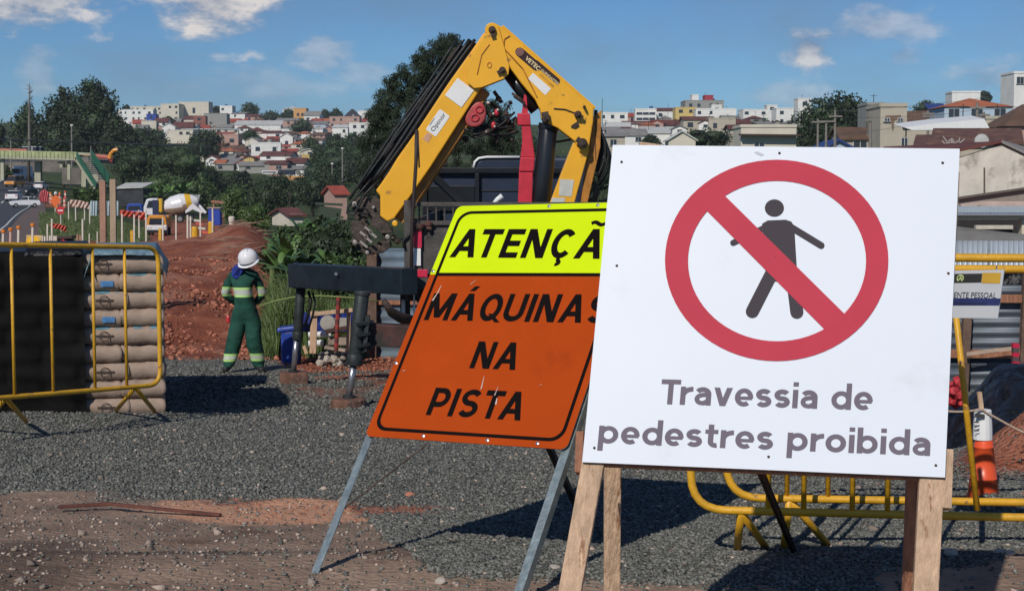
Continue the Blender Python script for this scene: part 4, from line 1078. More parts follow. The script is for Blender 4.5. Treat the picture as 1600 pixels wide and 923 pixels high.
sticker([(670.5, 195.5), (671.8, 196.5), (679.5, 185.5), (678.3, 184.5)], mat('grey green print', (.2, .3, .3), .6), 'label_line', -.0265)
sticker([(668, 207), (675, 212), (669, 223), (660, 217)], mat('faded label', (.6, .33, .2), .6), 'faded_label', -.0245)
# lower column
plate([(896, 222), (921, 233), (905, 290), (886, 360), (870, 420), (838, 420), (850, 340)], M_crane, 'column', .0, .3, bev=.012)
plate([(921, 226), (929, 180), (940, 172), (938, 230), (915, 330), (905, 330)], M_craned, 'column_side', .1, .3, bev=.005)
sticker([(875, 280), (897, 281), (893, 307), (873, 306)], mat('grey label', (.55, .55, .50), .6), 'grey_label', -.006)
sticker([(862, 309), (883, 309), (880, 325), (860, 325)], mat('grey label', (.55, .55, .50), .6), 'grey_label', -.006)
# cylinders
b = MB(); b.tube([C(857, 197, .12), C(843, 345, .12)], .118, 24); b.tube([C(856, 203, .12), C(857.5, 194, .12)], .126, 24); o = part(b, 'lift_cylinder', M_blackpaint, cr, bevel=.006); o.data.polygons.foreach_set('use_smooth', [len(p.vertices) < 6 for p in o.data.polygons])
b = MB(); b.tube([C(855, 196, .12), C(853, 184, .12)], .055, 14); part(b, 'cylinder_rod', M_chrome, cr)
b = MB(); b.tube([C(790, 108, .2), C(838, 172, .2)], .085, 18); part(b, 'knuckle_cylinder', M_blackpaint, cr, smooth=True)
b = MB(); b.tube([C(803, 150, .05), C(820, 162, .05)], .02, 8); b.bar(C(800, 146, .05), C(816, 157, .05), .05, .03); part(b, 'valve_block', M_rust, cr)
# red column
b = MB(); b.prism([C(x, y, .05) for x, y in ((808, 177), (828, 177), (829.5, 196), (809, 196))], (0, .2, 0)); b.prism([C(x, y, .07) for x, y in ((815, 196), (829, 196), (836, 246), (813, 246), (816, 222))], (0, .16, 0))
b.prism([C(x, y, .04) for x, y in ((813, 246), (836, 246), (834, 268), (811, 268))], (0, .2, 0)); b.prism([C(x, y, .06) for x, y in ((811, 268), (833, 268), (829, 400), (806, 400))], (0, .16, 0))
part(b, 'red_post', M_red, cr, bevel=.012)
b = MB(); b.prism([C(x, y, .1) for x, y in ((819, 147), (823, 150), (825, 178), (815, 178))], (0, .08, 0)); part(b, 'red_bracket', M_red, cr, bevel=.005)
# red hose reel with cover
b = MB(); c = C(744, 179, .02); n = 26
P = []
for i in range(n):
    a = 2 * pi * i / n; r1 = .125 * (1 - .22 * sin(a)); P.append(c + Vector((cos(a) * r1 * (.98) + sin(a) * .035, 0, sin(a) * .155)))
b.prism(P, (0, .09, 0)); part(b, 'reel_cover', mat('pink red plastic', (.42, .06, .06), .5, var=.2), cr, bevel=.02)
b = MB()
for q in ((749, 171), (742, 184)):
    cc = C(*q, .01); b.tube([cc + Vector((cos(a) * .045, 0, sin(a) * .04)) for a in [2 * pi * i / 14 for i in range(15)]], .010, 6, caps=False)
part(b, 'reel_ridge', M_red, cr, smooth=True)
rg = random.Random(12)
b = MB()
for i in range(26):
    b = MB(); x, y = rg.uniform(722, 812), rg.uniform(150, 232)
    if y < 150 + abs(x - 770) * .2: continue
    if rg.random() < .5: b.ico(C(x, y, rg.uniform(.12, .4)), rg.uniform(.03, .08), 1, .2, rg)
    else:
        p = C(x, y, rg.uniform(.12, .4)); b.bar(p, p + Vector((rg.uniform(-.2, .2), rg.uniform(-.05, .05), rg.uniform(-.15, .15))), rg.uniform(.02, .06))
    part(b, 'winch_piece', M_rust, cr)
for i in range(7):
    b = MB(); p = C(rg.uniform(722, 745), rg.uniform(185, 215), .1); q = C(rg.uniform(780, 812), rg.uniform(150, 225), .25); m = (p + q) / 2 + Vector((0, 0, -rg.uniform(.05, .3)))
    b.tube([p * (1 - t) ** 2 + m * 2 * t * (1 - t) + q * t * t for t in [k / 10 for k in range(11)]], .014, 7); part(b, 'hydraulic_hose', M_black, cr, smooth=True)
for x, y, r in ((763, 161, .028), (771, 178, .02), (778, 172, .02), (773, 198, .018), (760, 206, .016)):
    b = MB(); b.ico(C(x, y, .08), r, 2); part(b, 'fitting', mat('zinc fitting', (.5, .47, .43), .4, .6), cr, smooth=True)
for x, y in ((776, 176), (771, 196)):
    b = MB(); b.ico(C(x, y, .1), (.03, .03, .05), 2); part(b, 'red_knob', M_red, cr, smooth=True)
# folded extension booms and hose bundle along the upper left of the outer boom
def along(p0, p1, w, dep, y0, m, name):
    b = MB(); b.bar(C(*p0, y0), C(*p1, y0), w, dep, up=(0, 1, 0)); return part(b, name, m, cr, bevel=.01)
M_ext = mat('oiled dark extension steel', (.018, .017, .016), .45, .3, var=.4, scale=8, bump=.2)
along((744, 69), (596, 276), .13, .2, .1, M_ext, 'extension_boom')
along((727, 76), (568, 300), .11, .14, .14, M_ext, 'extension_boom')
for i, (p0, p1, r, yy) in enumerate((((712, 64), (545, 312), .016, .02), ((721, 66), (560, 296), .022, .02), ((733, 62), (578, 288), .026, .0), ((742, 62), (590, 280), .02, -.02), ((727, 62), (566, 288), .012, -.03))):
    b = MB(); P = [C(p0[0] + (p1[0] - p0[0]) * t + 1.5 * sin(t * 7 + i), p0[1] + (p1[1] - p0[1]) * t, yy) for t in [k / 12 for k in range(13)]]; b.tube(P, r, 9); part(b, 'hydraulic_hose', M_black, cr, smooth=True)
b = MB(); cc = C(715, 58, 0); b.tube([cc + Vector((cos(a) * .03, 0, sin(a) * .03)) for a in [2 * pi * i / 12 for i in range(13)]], .007, 5, caps=False); part(b, 'cable_eye', M_blackpaint, cr)
for i in range(3):
    t = .12 + i * .33; x = 735 + (580 - 735) * t; y = 66 + (288 - 66) * t
    b = MB(); b.bar(C(x - 12, y - 8, .02), C(x + 7, y + 5, .02), .02, .2, up=(0, 0, 1)); part(b, 'hose_clamp', M_rust, cr)
# boom tip machinery
def z2(x, y): return (530 + x / 6.6, 280 + y / 6.6)
M_tip = mat('greasy brown steel', (.062, .045, .036), .6, .25, var=.45, scale=10, color2=(.12, .075, .055), c2t=.58, bump=.5, bscale=25)
tips = [[(355, 165), (425, 215), (425, 400), (500, 450), (560, 560), (440, 560), (330, 480), (300, 300)],
        [(180, 190), (300, 180), (340, 300), (300, 400), (200, 380), (120, 300)],
        [(150, 360), (260, 370), (310, 470), (250, 520), (170, 450)],
        [(130, 430), (230, 430), (300, 560), (330, 640), (240, 680), (150, 600), (110, 520)],
        [(110, 640), (170, 590), (300, 700), (360, 760), (290, 790), (200, 730)],
        [(300, 700), (420, 640), (520, 630), (540, 690), (450, 760), (330, 780)]]
for i, t in enumerate(tips):
    plate([z2(*q) for q in t], M_tip, 'tip_plate', .0 + .035 * (i % 3), .1, bev=.01)
b = MB(); b.tube([C(*z2(*q), -.04) for q in ((330, 0), (230, 120), (90, 290), (80, 350), (150, 370), (190, 300), (260, 160), (420, 0))], .015, 8); part(b, 'hydraulic_hose', M_black, cr, smooth=True)
b = MB(); b.tube([C(*z2(*q), -.06) for q in ((150, 250), (200, 300), (270, 300), (310, 350), (270, 380), (210, 350))], .012, 8); part(b, 'hydraulic_hose', M_black, cr, smooth=True)
for i in range(5):
    b = MB(); x, y = 215 + i * 0 + (i % 3) * 48, 640 - (i // 3) * 100 - (i % 3) * 50; b.bar(C(*z2(x, y), -.05), C(*z2(x + 75, y + 62), -.05), .018, .03); part(b, 'slide_pad', mat('light worn pad', (.33, .29, .27), .5, .3), cr)
for x, y, r in ((160, 255, .03), (355, 290, .02), (165, 650, .03), (290, 755, .025), (500, 595, .03)):
    b = MB(); b.lathe(C(*z2(x, y), -.03), (0, -1, 0), ((0, r), (.03, r), (.035, r * .6)), 12); part(b, 'pivot_pin', mat('light worn pad', (.33, .29, .27), .5, .3), cr)
for i, (x, y) in enumerate(((520, 520), (560, 600), (600, 640), (470, 560))):
    b = MB(); b.ico(C(*z2(x, y), .08), rg.uniform(.035, .06), 1, .25, rg); part(b, 'tip_fitting', M_tip, cr)
b = MB(); b.lathe(C(*z2(575, 455), -.02), (0, -1, 0), ((-.1, .036), (.02, .036)), 16); part(b, 'hook_eye', M_crane, cr, bevel=.01)
# hoses to the right of the main boom
for i in range(6):
    x0 = 931 + i * .8; bow = 3 + i * 3.2; yb = 232 + i * 8
    b = MB(); P = []
    for k in range(15):
        t = k / 14; P.append(C(x0 + bow * sin(pi * t) * (1 if i else -.3), 172 + i * 7 + (yb + 20 - 172 - i * 7) * t, .12 + .05 * (i % 3)))
    b.tube(P, .016 if i % 2 else .022, 8); part(b, 'hydraulic_hose', M_black, cr, smooth=True)
b = MB(); rg2 = random.Random(5)
for i in range(9):
    cx, cy = 922, 300; a = rg2.uniform(0, 6.28); b.tube([C(cx + cos(a + s * .5) * (7 + i * .7), cy + sin(a + s * .5) * (11 + i), .3 + .02 * i) for s in range(9)], .014, 6)
part(b, 'hose_coil', mat('muddy hose', (.10, .07, .05), .8, var=.4), cr, smooth=True)
b = MB(); b.tube([C(849, 222, .2), C(870, 222, .2), C(893, 218, .2)], .014, 8); part(b, 'steel_pipe', M_black, cr)
b = MB(); b.tube([C(771, 319, -.3), C(777, 312, -.3), C(785, 306, -.3)], [.025, .03, .035], 9); part(b, 'control_lever', M_white, cr, smooth=True)
# outrigger beam and legs
YF, YN = 18.5, 15.3
pL = W(462, 430, YF); pR = W(640, 440, 16.6)
b = MB(); b.bar(pL, pR, .22, .285); part(b, 'outrigger_beam', M_beam, cr, bevel=.01)
b = MB(); b.bar(pL + Vector((-.01, 0, 0)), pL + Vector((.02, 0, 0)), .25, .31); part(b, 'beam_end_plate', M_beam, cr)
b = MB(); b.lathe(W(527, 427, 17.6) + Vector((0, -.11, 0)), (0, -1, 0), ((0, .02), (.02, .018)), 8); part(b, 'bolt', M_chrome, cr)
gA = gz(W(460, 597, YF).x, YF)
b = MB(); b.tube([W(470, 448, YF), W(465, 526, YF)], .058, 20); b.tube([W(465.5, 518, YF), W(464.8, 530, YF)], .066, 20); o = part(b, 'outrigger_cylinder', M_outrig, cr, bevel=.004); o.data.polygons.foreach_set('use_smooth', [len(p.vertices) < 6 for p in o.data.polygons])
b = MB(); b.tube([W(464, 524, YF), W(458.5, 580, YF)], .034, 16); part(b, 'outrigger_rod', M_chrome, cr, smooth=True)
b = MB(); b.tube([W(458.5, 578, YF), W(458, 584, YF)], .06, 16); part(b, 'outrigger_foot', M_outrig, cr)
b = MB(); b.tube([W(566, 457, YN), W(554, 566, YN)], .072, 22); b.tube([W(555, 553, YN), W(553.4, 570, YN)], .08, 22); b.tube([W(566.5, 455, YN), W(566, 461, YN)], .08, 22); o = part(b, 'outrigger_cylinder', M_outrig, cr, bevel=.004); o.data.polygons.foreach_set('use_smooth', [len(p.vertices) < 6 for p in o.data.polygons])
b = MB(); b.tube([W(553, 566, YN), W(545, 620, YN)], .034, 16); part(b, 'outrigger_rod', M_chrome, cr, smooth=True)
b = MB(); b.tube([W(545, 617, YN), W(544.5, 625, YN)], .06, 16); part(b, 'outrigger_foot', M_outrig, cr)
for s in (505, 522, 539):
    b = MB(); b.bar(W(560, s, YN) + Vector((0, -.1, 0)), W(577, s - 2, YN) + Vector((0, -.02, 0)), .05, .03); part(b, 'bracket', M_outrig, cr)
b = MB(); b.bar(W(575, 492, YN), W(570, 548, YN), .04, .1); part(b, 'bracket', M_outrig, cr)
b = MB(); b.bar(W(579, 522, YN + .2), W(700, 528, YN + .2), .22, .225); part(b, 'outrigger_beam', mat('rusty red brown beam', (.07, .03, .024), .6, .2, var=.4, color2=(.03, .025, .022), c2t=.5), cr, 'rusty red brown lower beam', bevel=.008)
b = MB(); b.bar(W(576, 522, YN + .2), W(583, 522, YN + .2), .26, .27); part(b, 'beam_end_plate', M_blackpaint, cr)
b = MB(); P = [W(482, 455, YF - .1), W(486, 470, YF - .15), W(482, 490, YF - .12), W(476, 510, YF - .1)]; b.tube(P, .018, 8); b.tube([p + Vector((.05, 0, -.02)) for p in P], .014, 8); part(b, 'hydraulic_hose', M_black, cr, smooth=True)
# timber pads under the feet
def pad(px, py, w, h, Y, label, rz=.15):
    p = W(px, py, Y); z = gz(p.x, Y); b = MB(); R = Matrix.Rotation(rz, 3, 'Z'); top = W(px, py, Y).z
    b.box((p.x, Y, z + h / 2 - .01), (w, w * .8, h), R); return single(b, 'wooden_pad', mat('worn reddish timber pad', (.17, .085, .06), .85, var=.4, scale=7, bump=.6, color2=(.08, .05, .04), c2t=.55), label, 'wooden block', (p.x, Y, z), bevel=.015)
pad(459, 590, .34, .15, YF, 'square timber block under the farther outrigger foot')
p = W(544, 628, YN); z = gz(p.x, YN); b = MB(); b.lathe((p.x, YN, z - .02), (0, 0, 1), ((0, .17), (.02, .18), (.10, .175), (.115, .15)), 14)
single(b, 'wooden_pad', MATS['worn reddish timber pad'], 'round worn timber pad under the nearer outrigger foot', 'wooden block', (p.x, YN, z))

# ------------------------------------------------------------------ truck carrying the crane
YT = 16.9
def T(x, y, dy=0.0): return W(x, y, YT + dy)
tg = T(820, 500); tr = thing('crane_truck', 'dark steel bodied truck with navy cab carrying the yellow crane, seen from behind', 'truck', (tg.x, YT, gz(tg.x, YT)))
M_body = mat('dirty grey brown truck steel', (.075, .068, .062), .65, .2, var=.3, scale=5, bump=.3, color2=(.04, .03, .028), c2t=.55)
def tb_(x0, y0, x1, y1, dy, th, m, name, bev=.006, label=None):
    a = T(x0, y0, dy); c = T(x1, y1, dy); b = MB(); b.box(((a.x + c.x) / 2, YT + dy + th / 2, (a.z + c.z) / 2), (abs(c.x - a.x), th, abs(a.z - c.z))); return part(b, name, m, tr, label, bevel=bev)
tb_(631, 313, 643, 470, 0, .14, M_body, 'corner_post')
tb_(643, 316, 1010, 323, .02, .06, M_body, 'gate_rail'); tb_(643, 345, 1010, 352, .02, .06, M_body, 'gate_rail')
for x in (655, 668, 681.5, 694.5, 708, 721, 734, 747): tb_(x - 1.3, 323, x + 1.3, 345, .03, .03, M_body, 'slat', .002)
tb_(643, 352, 1010, 430, .06, .04, M_body, 'tail_gate')
tb_(676, 360, 735, 418, .035, .03, M_body, 'gate_panel'); tb_(643, 352, 660, 432, .03, .05, M_body, 'gate_stile')
tb_(646.5, 359, 659, 387, .0, .012, mat('red reflective tape', (.55, .02, .06), .4), 'reflector', .001, 'red half of the reflective strip')
tb_(646, 388, 657.5, 415, .0, .012, M_lab, 'reflector', .001, 'white half of the reflective strip')
tb_(638, 421, 668, 433, -.03, .03, MATS['red reflective tape'], 'tail_lamp', .004); tb_(637, 434, 672, 452, -.02, .12, M_body, 'lamp_box')
tb_(643, 450, 1010, 470, .3, .1, M_body, 'rear_cross_member')
tb_(625, 440, 641, 520, .45, .02, M_black, 'mud_flap'); tb_(627, 468, 633, 508, .25, .05, M_white, 'gas_bottle', .01)
tb_(645.5, 452, 648.5, 505, .1, .03, M_white, 'rail_rod'); tb_(652, 452, 656, 500, .12, .03, M_white, 'rail_rod')
b = MB(); b.tube([T(651, 203, -.1), T(650, 255, -.1), T(644, 345, -.1), T(642, 470, -.05)], .02, 8); b.tube([T(653, 205, -.1), T(655, 262, -.1)], .01, 6); part(b, 'marker_pole', mat('brown pole', (.035, .022, .02), .6), tr, smooth=True)
a0 = T(643, 470); a1 = T(1010, 470)
Lx = a1.x - a0.x
b = MB(); b.box(((a0.x + a1.x) / 2, YT + 3.2, a0.z + .05), (Lx - .1, 6.2, .14)); part(b, 'load_bed', M_body, tr)
for sx, nm in ((a0.x + .04, 'side'), (a1.x - .04, 'side')):
    b = MB(); b.box((sx, YT + 3.2, a0.z + .5), (.05, 6.1, .8)); part(b, 'side_board', M_body, tr)
b = MB(); b.box(((a0.x + a1.x) / 2 - .5, YT + 4.5, a0.z - .15), (.2, 9, .25)); b.box(((a0.x + a1.x) / 2 + .5, YT + 4.5, a0.z - .15), (.2, 9, .25)); part(b, 'chassis', M_blackpaint, tr)
# rubbish clamped under the gate edge
b = MB(); rg3 = random.Random(8)
for i in range(12): b.ico(T(rg3.uniform(643, 672), rg3.uniform(348, 357), -.02), rg3.uniform(.02, .045), 1, .3, rg3)
part(b, 'mud_clods', mat('brown red mud', (.11, .05, .04), .9, var=.3), tr)
b = MB(); P = [T(x, y, -.03) for x, y in ((632, 388), (630, 376), (640, 366), (652, 356), (655, 345))]; b.tube(P, .016, 7); part(b, 'air_hose', M_black, tr, smooth=True)
b = MB(); b.tube([W(600, 470, 16), W(612, 488, 16.1), W(628, 497, 16.3), W(645, 500, 16.5)], [.03, .05, .06, .05], 9); part(b, 'chain_bag', M_rust, tr, smooth=True)
# navy headboard and cab
YH = 22.3
def H(x, y, dy=0): return W(x, y, YH + dy)
def hb(x0, y0, x1, y1, dy, th, m, name, bev=.01):
    a = H(x0, y0, dy); c = H(x1, y1, dy); b = MB(); b.box(((a.x + c.x) / 2, YH + dy + th / 2, (a.z + c.z) / 2), (abs(c.x - a.x), th, abs(a.z - c.z))); return part(b, name, m, tr, bevel=bev)
hb(668, 270, 905, 420, .1, .06, M_navy, 'head_board')
hb(660, 262, 905, 271, .0, .1, M_blackpaint, 'head_board_frame'); hb(742, 271, 749, 330, .0, .09, M_blackpaint, 'head_board_frame'); hb(660, 271, 668, 400, .0, .09, M_blackpaint, 'head_board_frame')
b = MB(); b.bar(H(676, 272, .02), H(728, 322, .02), .09, .09, up=(0, 1, 0)); part(b, 'head_board_brace', M_blackpaint, tr)
hb(749, 297, 905, 299, .08, .02, M_blackpaint, 'panel_seam'); hb(668, 290, 742, 330, .05, .04, M_blackpaint, 'dark_panel')
gC = gz(0, 23)
cab = [(741, 400), (740, 262), (743, 252), (750, 247), (760, 245.5), (900, 245.5), (912, 252), (916, 270), (916, 400)]
b = MB(); b.prism([H(x, y, .7) for x, y in cab], (0, 1.9, 0)); part(b, 'cab', M_navy, tr, bevel=.05)
b = MB(); b.tube([H(x, y, .68) for x, y in [(740, 262), (742, 253), (748, 247.5), (760, 245.6), (812, 245.6)]], .022, 6); part(b, 'cab_roof_trim', M_white, tr, smooth=True)
hb(765, 275, 890, 300, .66, .03, M_glass, 'rear_window'); 
def wheel(c, r, w, par, ax=(1, 0, 0)):
    b = MB(); c = Vector(c); A_ = Vector(ax); b.lathe(c - A_ * w / 2, A_, ((0, r * .86), (w * .12, r), (w * .88, r), (w, r * .86)), 24); t = part(b, 'wheel', M_tyre, par, org=c)
    b = MB(); b.lathe(c - A_ * (w / 2 + .01), A_, ((0, r * .2), (.005, r * .55), (w + .01, r * .55), (w + .02, r * .2)), 16); part(b, 'rim', mat('grey rim', (.3, .3, .3), .5, .4), t, org=c)
for yy in (18.2, 19.5, 24.2):
    for x_ in (a0.x + .25, a1.x - .25): wheel((x_, yy, gz(x_, yy) + .5), .5, .3 if yy > 23 else .5, tr)

# ------------------------------------------------------------------ things behind the outriggers
YD = 23.0
def D(x, y, dy=0): return W(x, y, YD + dy)
g = D(505, 545); wf = thing('trestle', 'pale timber frame standing in front of the blue tarpaulin', 'trestle', (g.x, YD, gz(g.x, YD)))
b = MB(); b.bar(D(491, 486), D(489, 552), .10, .05); part(b, 'post', M_wood, wf, bevel=.004)
b = MB(); b.bar(D(485, 491, -.05), D(551, 484, -.05), .05, .06); part(b, 'rail', M_wood, wf, bevel=.004)
b = MB(); b.bar(D(545, 486), D(544, 550), .06, .05); part(b, 'post', M_wood, wf, bevel=.004)
b = MB(); b.bar(D(475, 540, .0), D(479, 552, .0), .05, .05); part(b, 'peg', M_wood, wf)
g = D(455, 545, .8)
bb = thing('blue_bin', 'blue plastic bin with lid between the tall grass and the outrigger', 'bin', (g.x, YD + .8, gz(g.x, YD + .8)))
b = MB(); b.box((g.x, YD + .8, gz(g.x, YD + .8) + .26), (.28, .3, .52)); part(b, 'body', M_blue, bb, bevel=.03)
b = MB(); a = D(436, 495, .8); c = D(472, 489, .8); b.box(((a.x + c.x) / 2, YD + .8, gz(g.x, YD + .8) + .55), (.38, .36, .07), Matrix.Rotation(-.12, 3, 'Y')); part(b, 'lid', M_blue, bb, bevel=.02)
b = MB(); vs = []
for j in range(9):
    for i in range(21):
        u, v = i / 20, j / 8; p = D(468 + 84 * u, 487 + 30 * v + 5 * sin(u * 3.1), .9 - .25 * v + .08 * sin(u * 17 + v * 4)); vs.append(p)
b.add(vs, [(j * 21 + i, j * 21 + i + 1, (j + 1) * 21 + i + 1, (j + 1) * 21 + i) for j in range(8) for i in range(20)])
o = single(b, 'tarpaulin', mat('blue tarpaulin', (.012, .025, .16), .5, var=.35, scale=4, bump=.5, bscale=8), 'sagging blue tarpaulin behind the timber frame', 'tarpaulin', D(510, 545, .9), smooth=True)
so = o.modifiers.new('s', 'SOLIDIFY'); so.thickness = .01
for i, (x, y, r, lx, m, lab) in enumerate(((499, 523, .045, .34, M_white, 'upper white pipe stub beside the timber post'), (493, 537, .05, .22, M_white, 'lower white pipe stub beside the timber post'))):
    b = MB(); c = D(x, y, .3); b.tube([c - Vector((lx / 2, 0, 0)), c + Vector((lx / 2, .05, .01))], r, 14); single(b, 'pipe', m, lab, 'pipe', c, smooth=False)
for i, (x, y, lab) in enumerate(((513, 504, 'round grey reel hanging on the blue tarpaulin'), (533, 505, 'square pale plate hanging on the blue tarpaulin'))):
    b = MB(); c = D(x, y, .62)
    if i == 0: b.lathe(c, (0, -1, 0), ((0, .12), (.08, .12), (.09, .06)), 18)
    else: b.box(c, (.2, .06, .17))
    single(b, 'reel' if i == 0 else 'plate', mat('grey concrete part', (.33, .31, .28), .8), lab, 'reel' if i == 0 else 'plate', c, bevel=.01)
rg4 = random.Random(21)
for i, (x, y, w, h, cc, lab) in enumerate(((530, 514, .42, .05, (.06, .025, .02), 'dark red beam lying on the scrap behind the outriggers'), (540, 520, .3, .03, (.5, .5, .1), 'yellow striped board among the scrap'), (515, 540, .12, .10, (.02, .02, .02), 'black tyre piece on the scrap heap'), (533, 546, .5, .04, (.35, .28, .22), 'pale plank lying flat in front of the scrap'), (530, 532, .3, .12, (.25, .2, .16), 'brown sack of rubble on the scrap'), (520, 548, .45, .03, (.4, .37, .34), 'white plank lying nearest in front of the scrap'))):
    b = MB(); c = D(x, y, .1 + .1 * (i % 3)); c.z = max(c.z, gz(c.x, c.y) + h / 2); b.box(c, (w, .2, h), Matrix.Rotation(rg4.uniform(-.25, .25), 3, 'Y') @ Matrix.Rotation(rg4.uniform(-.3, .3), 3, 'Z')); single(b, 'scrap_piece', mat(f'scrap {i}', cc, .8, var=.3, bump=.4), lab, 'scrap', (c.x, c.y, c.z - h / 2), bevel=.01)
b = MB(); rg5 = random.Random(5)
for i in range(60):
    x = rg5.uniform(497, 560); y_ = YD + rg5.uniform(-.1, .9); p = D(x, 540, 0); xx = (x - 800) / F * y_; b.ico((xx, y_, gz(xx, y_) + rg5.uniform(0, .14)), rg5.uniform(.02, .07), 1, .3, rg5)
o = struct(b, 'rubble', M_rock, 'stuff')
# striped pole
g = D(527, 548, -.3); sp = thing('striped_pole', 'thin pole with red and white stripes hanging before the blue tarpaulin', 'pole', (g.x, YD - .3, gz(g.x, YD - .3)))
N = 12
for i in range(N):
    t0, t1 = i / N, (i + 1) / N; a = D(529, 462, -.3); c = D(525, 550, -.3); b = MB(); b.tube([a.lerp(c, t0), a.lerp(c, t1)], .032, 10); part(b, 'band', mat('faded red band', (.30, .035, .03), .6) if i % 2 == 0 else mat('dark red band', (.12, .03, .028), .7), sp)
# pipe like strand in front of the bushes
b = MB(); P = [W(x, y, 21.5) for x, y in ((405, 478), (430, 470), (460, 464), (500, 462), (550, 465), (590, 470))]; b.tube(P, .012, 7); single(b, 'rope', mat('green yellow strap', (.2, .25, .08), .7), 'pale green rope strung from the bushes behind the outriggers', 'rope', P[0], smooth=True)

# corrugated fences
def corrugated(name, label, x0, x1, y, z0, z1, m, horiz=True, pitch=.076, amp=.012, posts=(), rails=(), sheetw=.9):
    th = thing(name, label, 'fence', ((x0 + x1) / 2, y, z0))
    ns = max(1, round((z1 - z0) / sheetw)) if horiz else max(1, round((x1 - x0) / sheetw))
    for s in range(ns):
        b = MB(); vs = []
        if horiz:
            za = z0 + (z1 - z0) * s / ns; zb = z0 + (z1 - z0) * (s + 1) / ns; n = int((zb - za) / pitch * 6)
            for i in range(n + 1):
                z = za + (zb - za) * i / n; yy = y + amp * sin(2 * pi * (z - z0) / pitch) - .006 * s; vs += [(x0, yy, z), (x1, yy, z)]
        else:
            xa = x0 + (x1 - x0) * s / ns; xb = x0 + (x1 - x0) * (s + 1) / ns; n = int((xb - xa) / pitch * 6)
            for i in range(n + 1):
                x = xa + (xb - xa) * i / n; yy = y + amp * sin(2 * pi * (x - x0) / pitch) - .006 * (s % 2); vs += [(x, yy, z0), (x, yy, z1)]
        b.add(vs, [(2 * i, 2 * i + 1, 2 * i + 3, 2 * i + 2) for i in range(n)]); o = part(b, 'metal_sheet', m, th, smooth=True)
        so = o.modifiers.new('s', 'SOLIDIFY'); so.thickness = .002
    for (xp, w, za, zb) in posts:
        b = MB(); b.bar((xp, y - .08, za), (xp + .02, y - .08, zb), w, w); part(b, 'post', M_woodo, th, bevel=.006)
    for (za, zb, xa, xb) in rails:
        b = MB(); b.bar((xa, y - .05, za), (xb, y - .05, zb), .06, .07); part(b, 'rail', M_woodr, th, bevel=.004)
    return th
M_corr = mat('blue grey zinc sheet', (.22, .29, .36), .45, .35, var=.18, scale=3, color2=(.12, .15, .18), c2t=.6)
y_ = 24.6; X = lambda px, yy: (px - 800) / F * yy
corrugated('site_fence', 'blue grey corrugated metal site fence seen behind the crane outriggers', X(584, y_), X(1000, y_), y_, gz(X(620, y_), y_) - .1, W(0, 388, y_).z, M_corr, True, .16, .02,
           posts=[(X(580, y_), .16, gz(X(580, y_), y_) - .1, W(0, 392, y_).z), (X(800, y_), .14, -1, W(0, 392, y_).z)],
           rails=[(W(0, 472, y_).z, W(0, 474, y_).z, X(584, y_), X(1000, y_)), (W(0, 561, y_).z, W(0, 562, y_).z, X(584, y_), X(1000, y_))])

# ------------------------------------------------------------------ right edge: cone, tarp, sign, fence
YK = 7.9
kb = W(1536, 790, YK); kz = gz(kb.x, YK)
kz = W(0, 792, YK).z
cn = thing('traffic_cone', 'orange traffic cone half sunk in the red spoil with paper taped round its top', 'cone', (kb.x, YK, kz))
b = MB(); top = W(1532, 640, YK); ax = Vector((-.012, 0, 1)); H_ = top.z - kz
prof = [(0, .09), (.01, .088)]
for t in (.30, .302, .304, .62, .622, .624): prof.append((H_ * t,   .088 - .062 * t + (.002 if t in (.302, .622) else 0)))
prof += [(H_ * .97, .026), (H_, .022)]
b.lathe((kb.x, YK, kz), ax, prof, 32); part(b, 'cone_body', M_cone, cn, smooth=True)
b = MB(); b.box((kb.x, YK, kz - .01), (.3, .3, .03)); part(b, 'base', M_cone, cn, bevel=.01)
b = MB(); b.lathe((kb.x, YK, kz) + ax * 0 if False else (kb.x - .01, YK, kz + H_ * .70), ax, ((0, .050), (.05, .049), (.150, .044), (.155, .04)), 14); part(b, 'paper_wrap', M_white, cn)
b = MB()
b.poly([W(x, y, YK - .060) for x, y in ((1524, 645), (1539, 647), (1538, 653), (1523.5, 652))])
for yy in (658, 664, 671): b.poly([W(x, y, YK - .060) for x, y in ((1522, yy), (1530, yy + .5), (1530, yy + 2.6), (1522, yy + 2))])
part(b, 'paper_print', mat('grey black print', (.05, .05, .05), .6), cn)
b = MB(); b.bar(W(1530, 612, YK + .02), W(1534, 645, YK + .02), .022, .02); part(b, 'stake', M_wood, cn)
P = []
for i in range(24):
    t = i / 23; x = 1470 + 150 * t; y = 641 + (0 if x < 1535 else 40 * ((x - 1535) / 85) ** .8); P.append(W(x, y + 2 * sin(t * 9), YK - .05))
b = MB(); b.tube(P, .006, 7); single(b, 'rope', M_rope, 'pale rope sagging from the cone across the black plastic heap', 'rope', P[12], smooth=True)
# black plastic heap
b = MB(); nx, ny = 90, 50; vs = []
prof_ = lambda px: np.interp(px, [1380, 1440, 1490, 1510, 1540, 1565, 1590, 1640, 1800], [640, 640, 636, 630, 606, 578, 566, 560, 600])
for j in range(ny + 1):
    v = j / ny; Yh = 8.95 + 1.5 * v
    for i in range(nx + 1):
        px = 1380 + 420 * i / nx; zt_ = W(px, prof_(px), 10.4).z; x = (px - 800) / F * Yh; z0 = gz(x, Yh) - .05
        n1_ = float(fbm(np.array([px * .02 + v * 2]), np.array([v * 3.0]), 44, 4)[0]); n2_ = abs(float(fbm(np.array([px * .05 - v * 6]), np.array([v * 5.0 + px * .02]), 46, 3)[0]))
        z = z0 + (zt_ - z0) * (sin(min(1, v * 1.25) * pi / 2) ** .8) * (1 + .10 * n1_) - .16 * n2_ * (v > .0) * (1 if v < .85 else .3)
        vs.append((x, Yh + .3 * n1_, z))
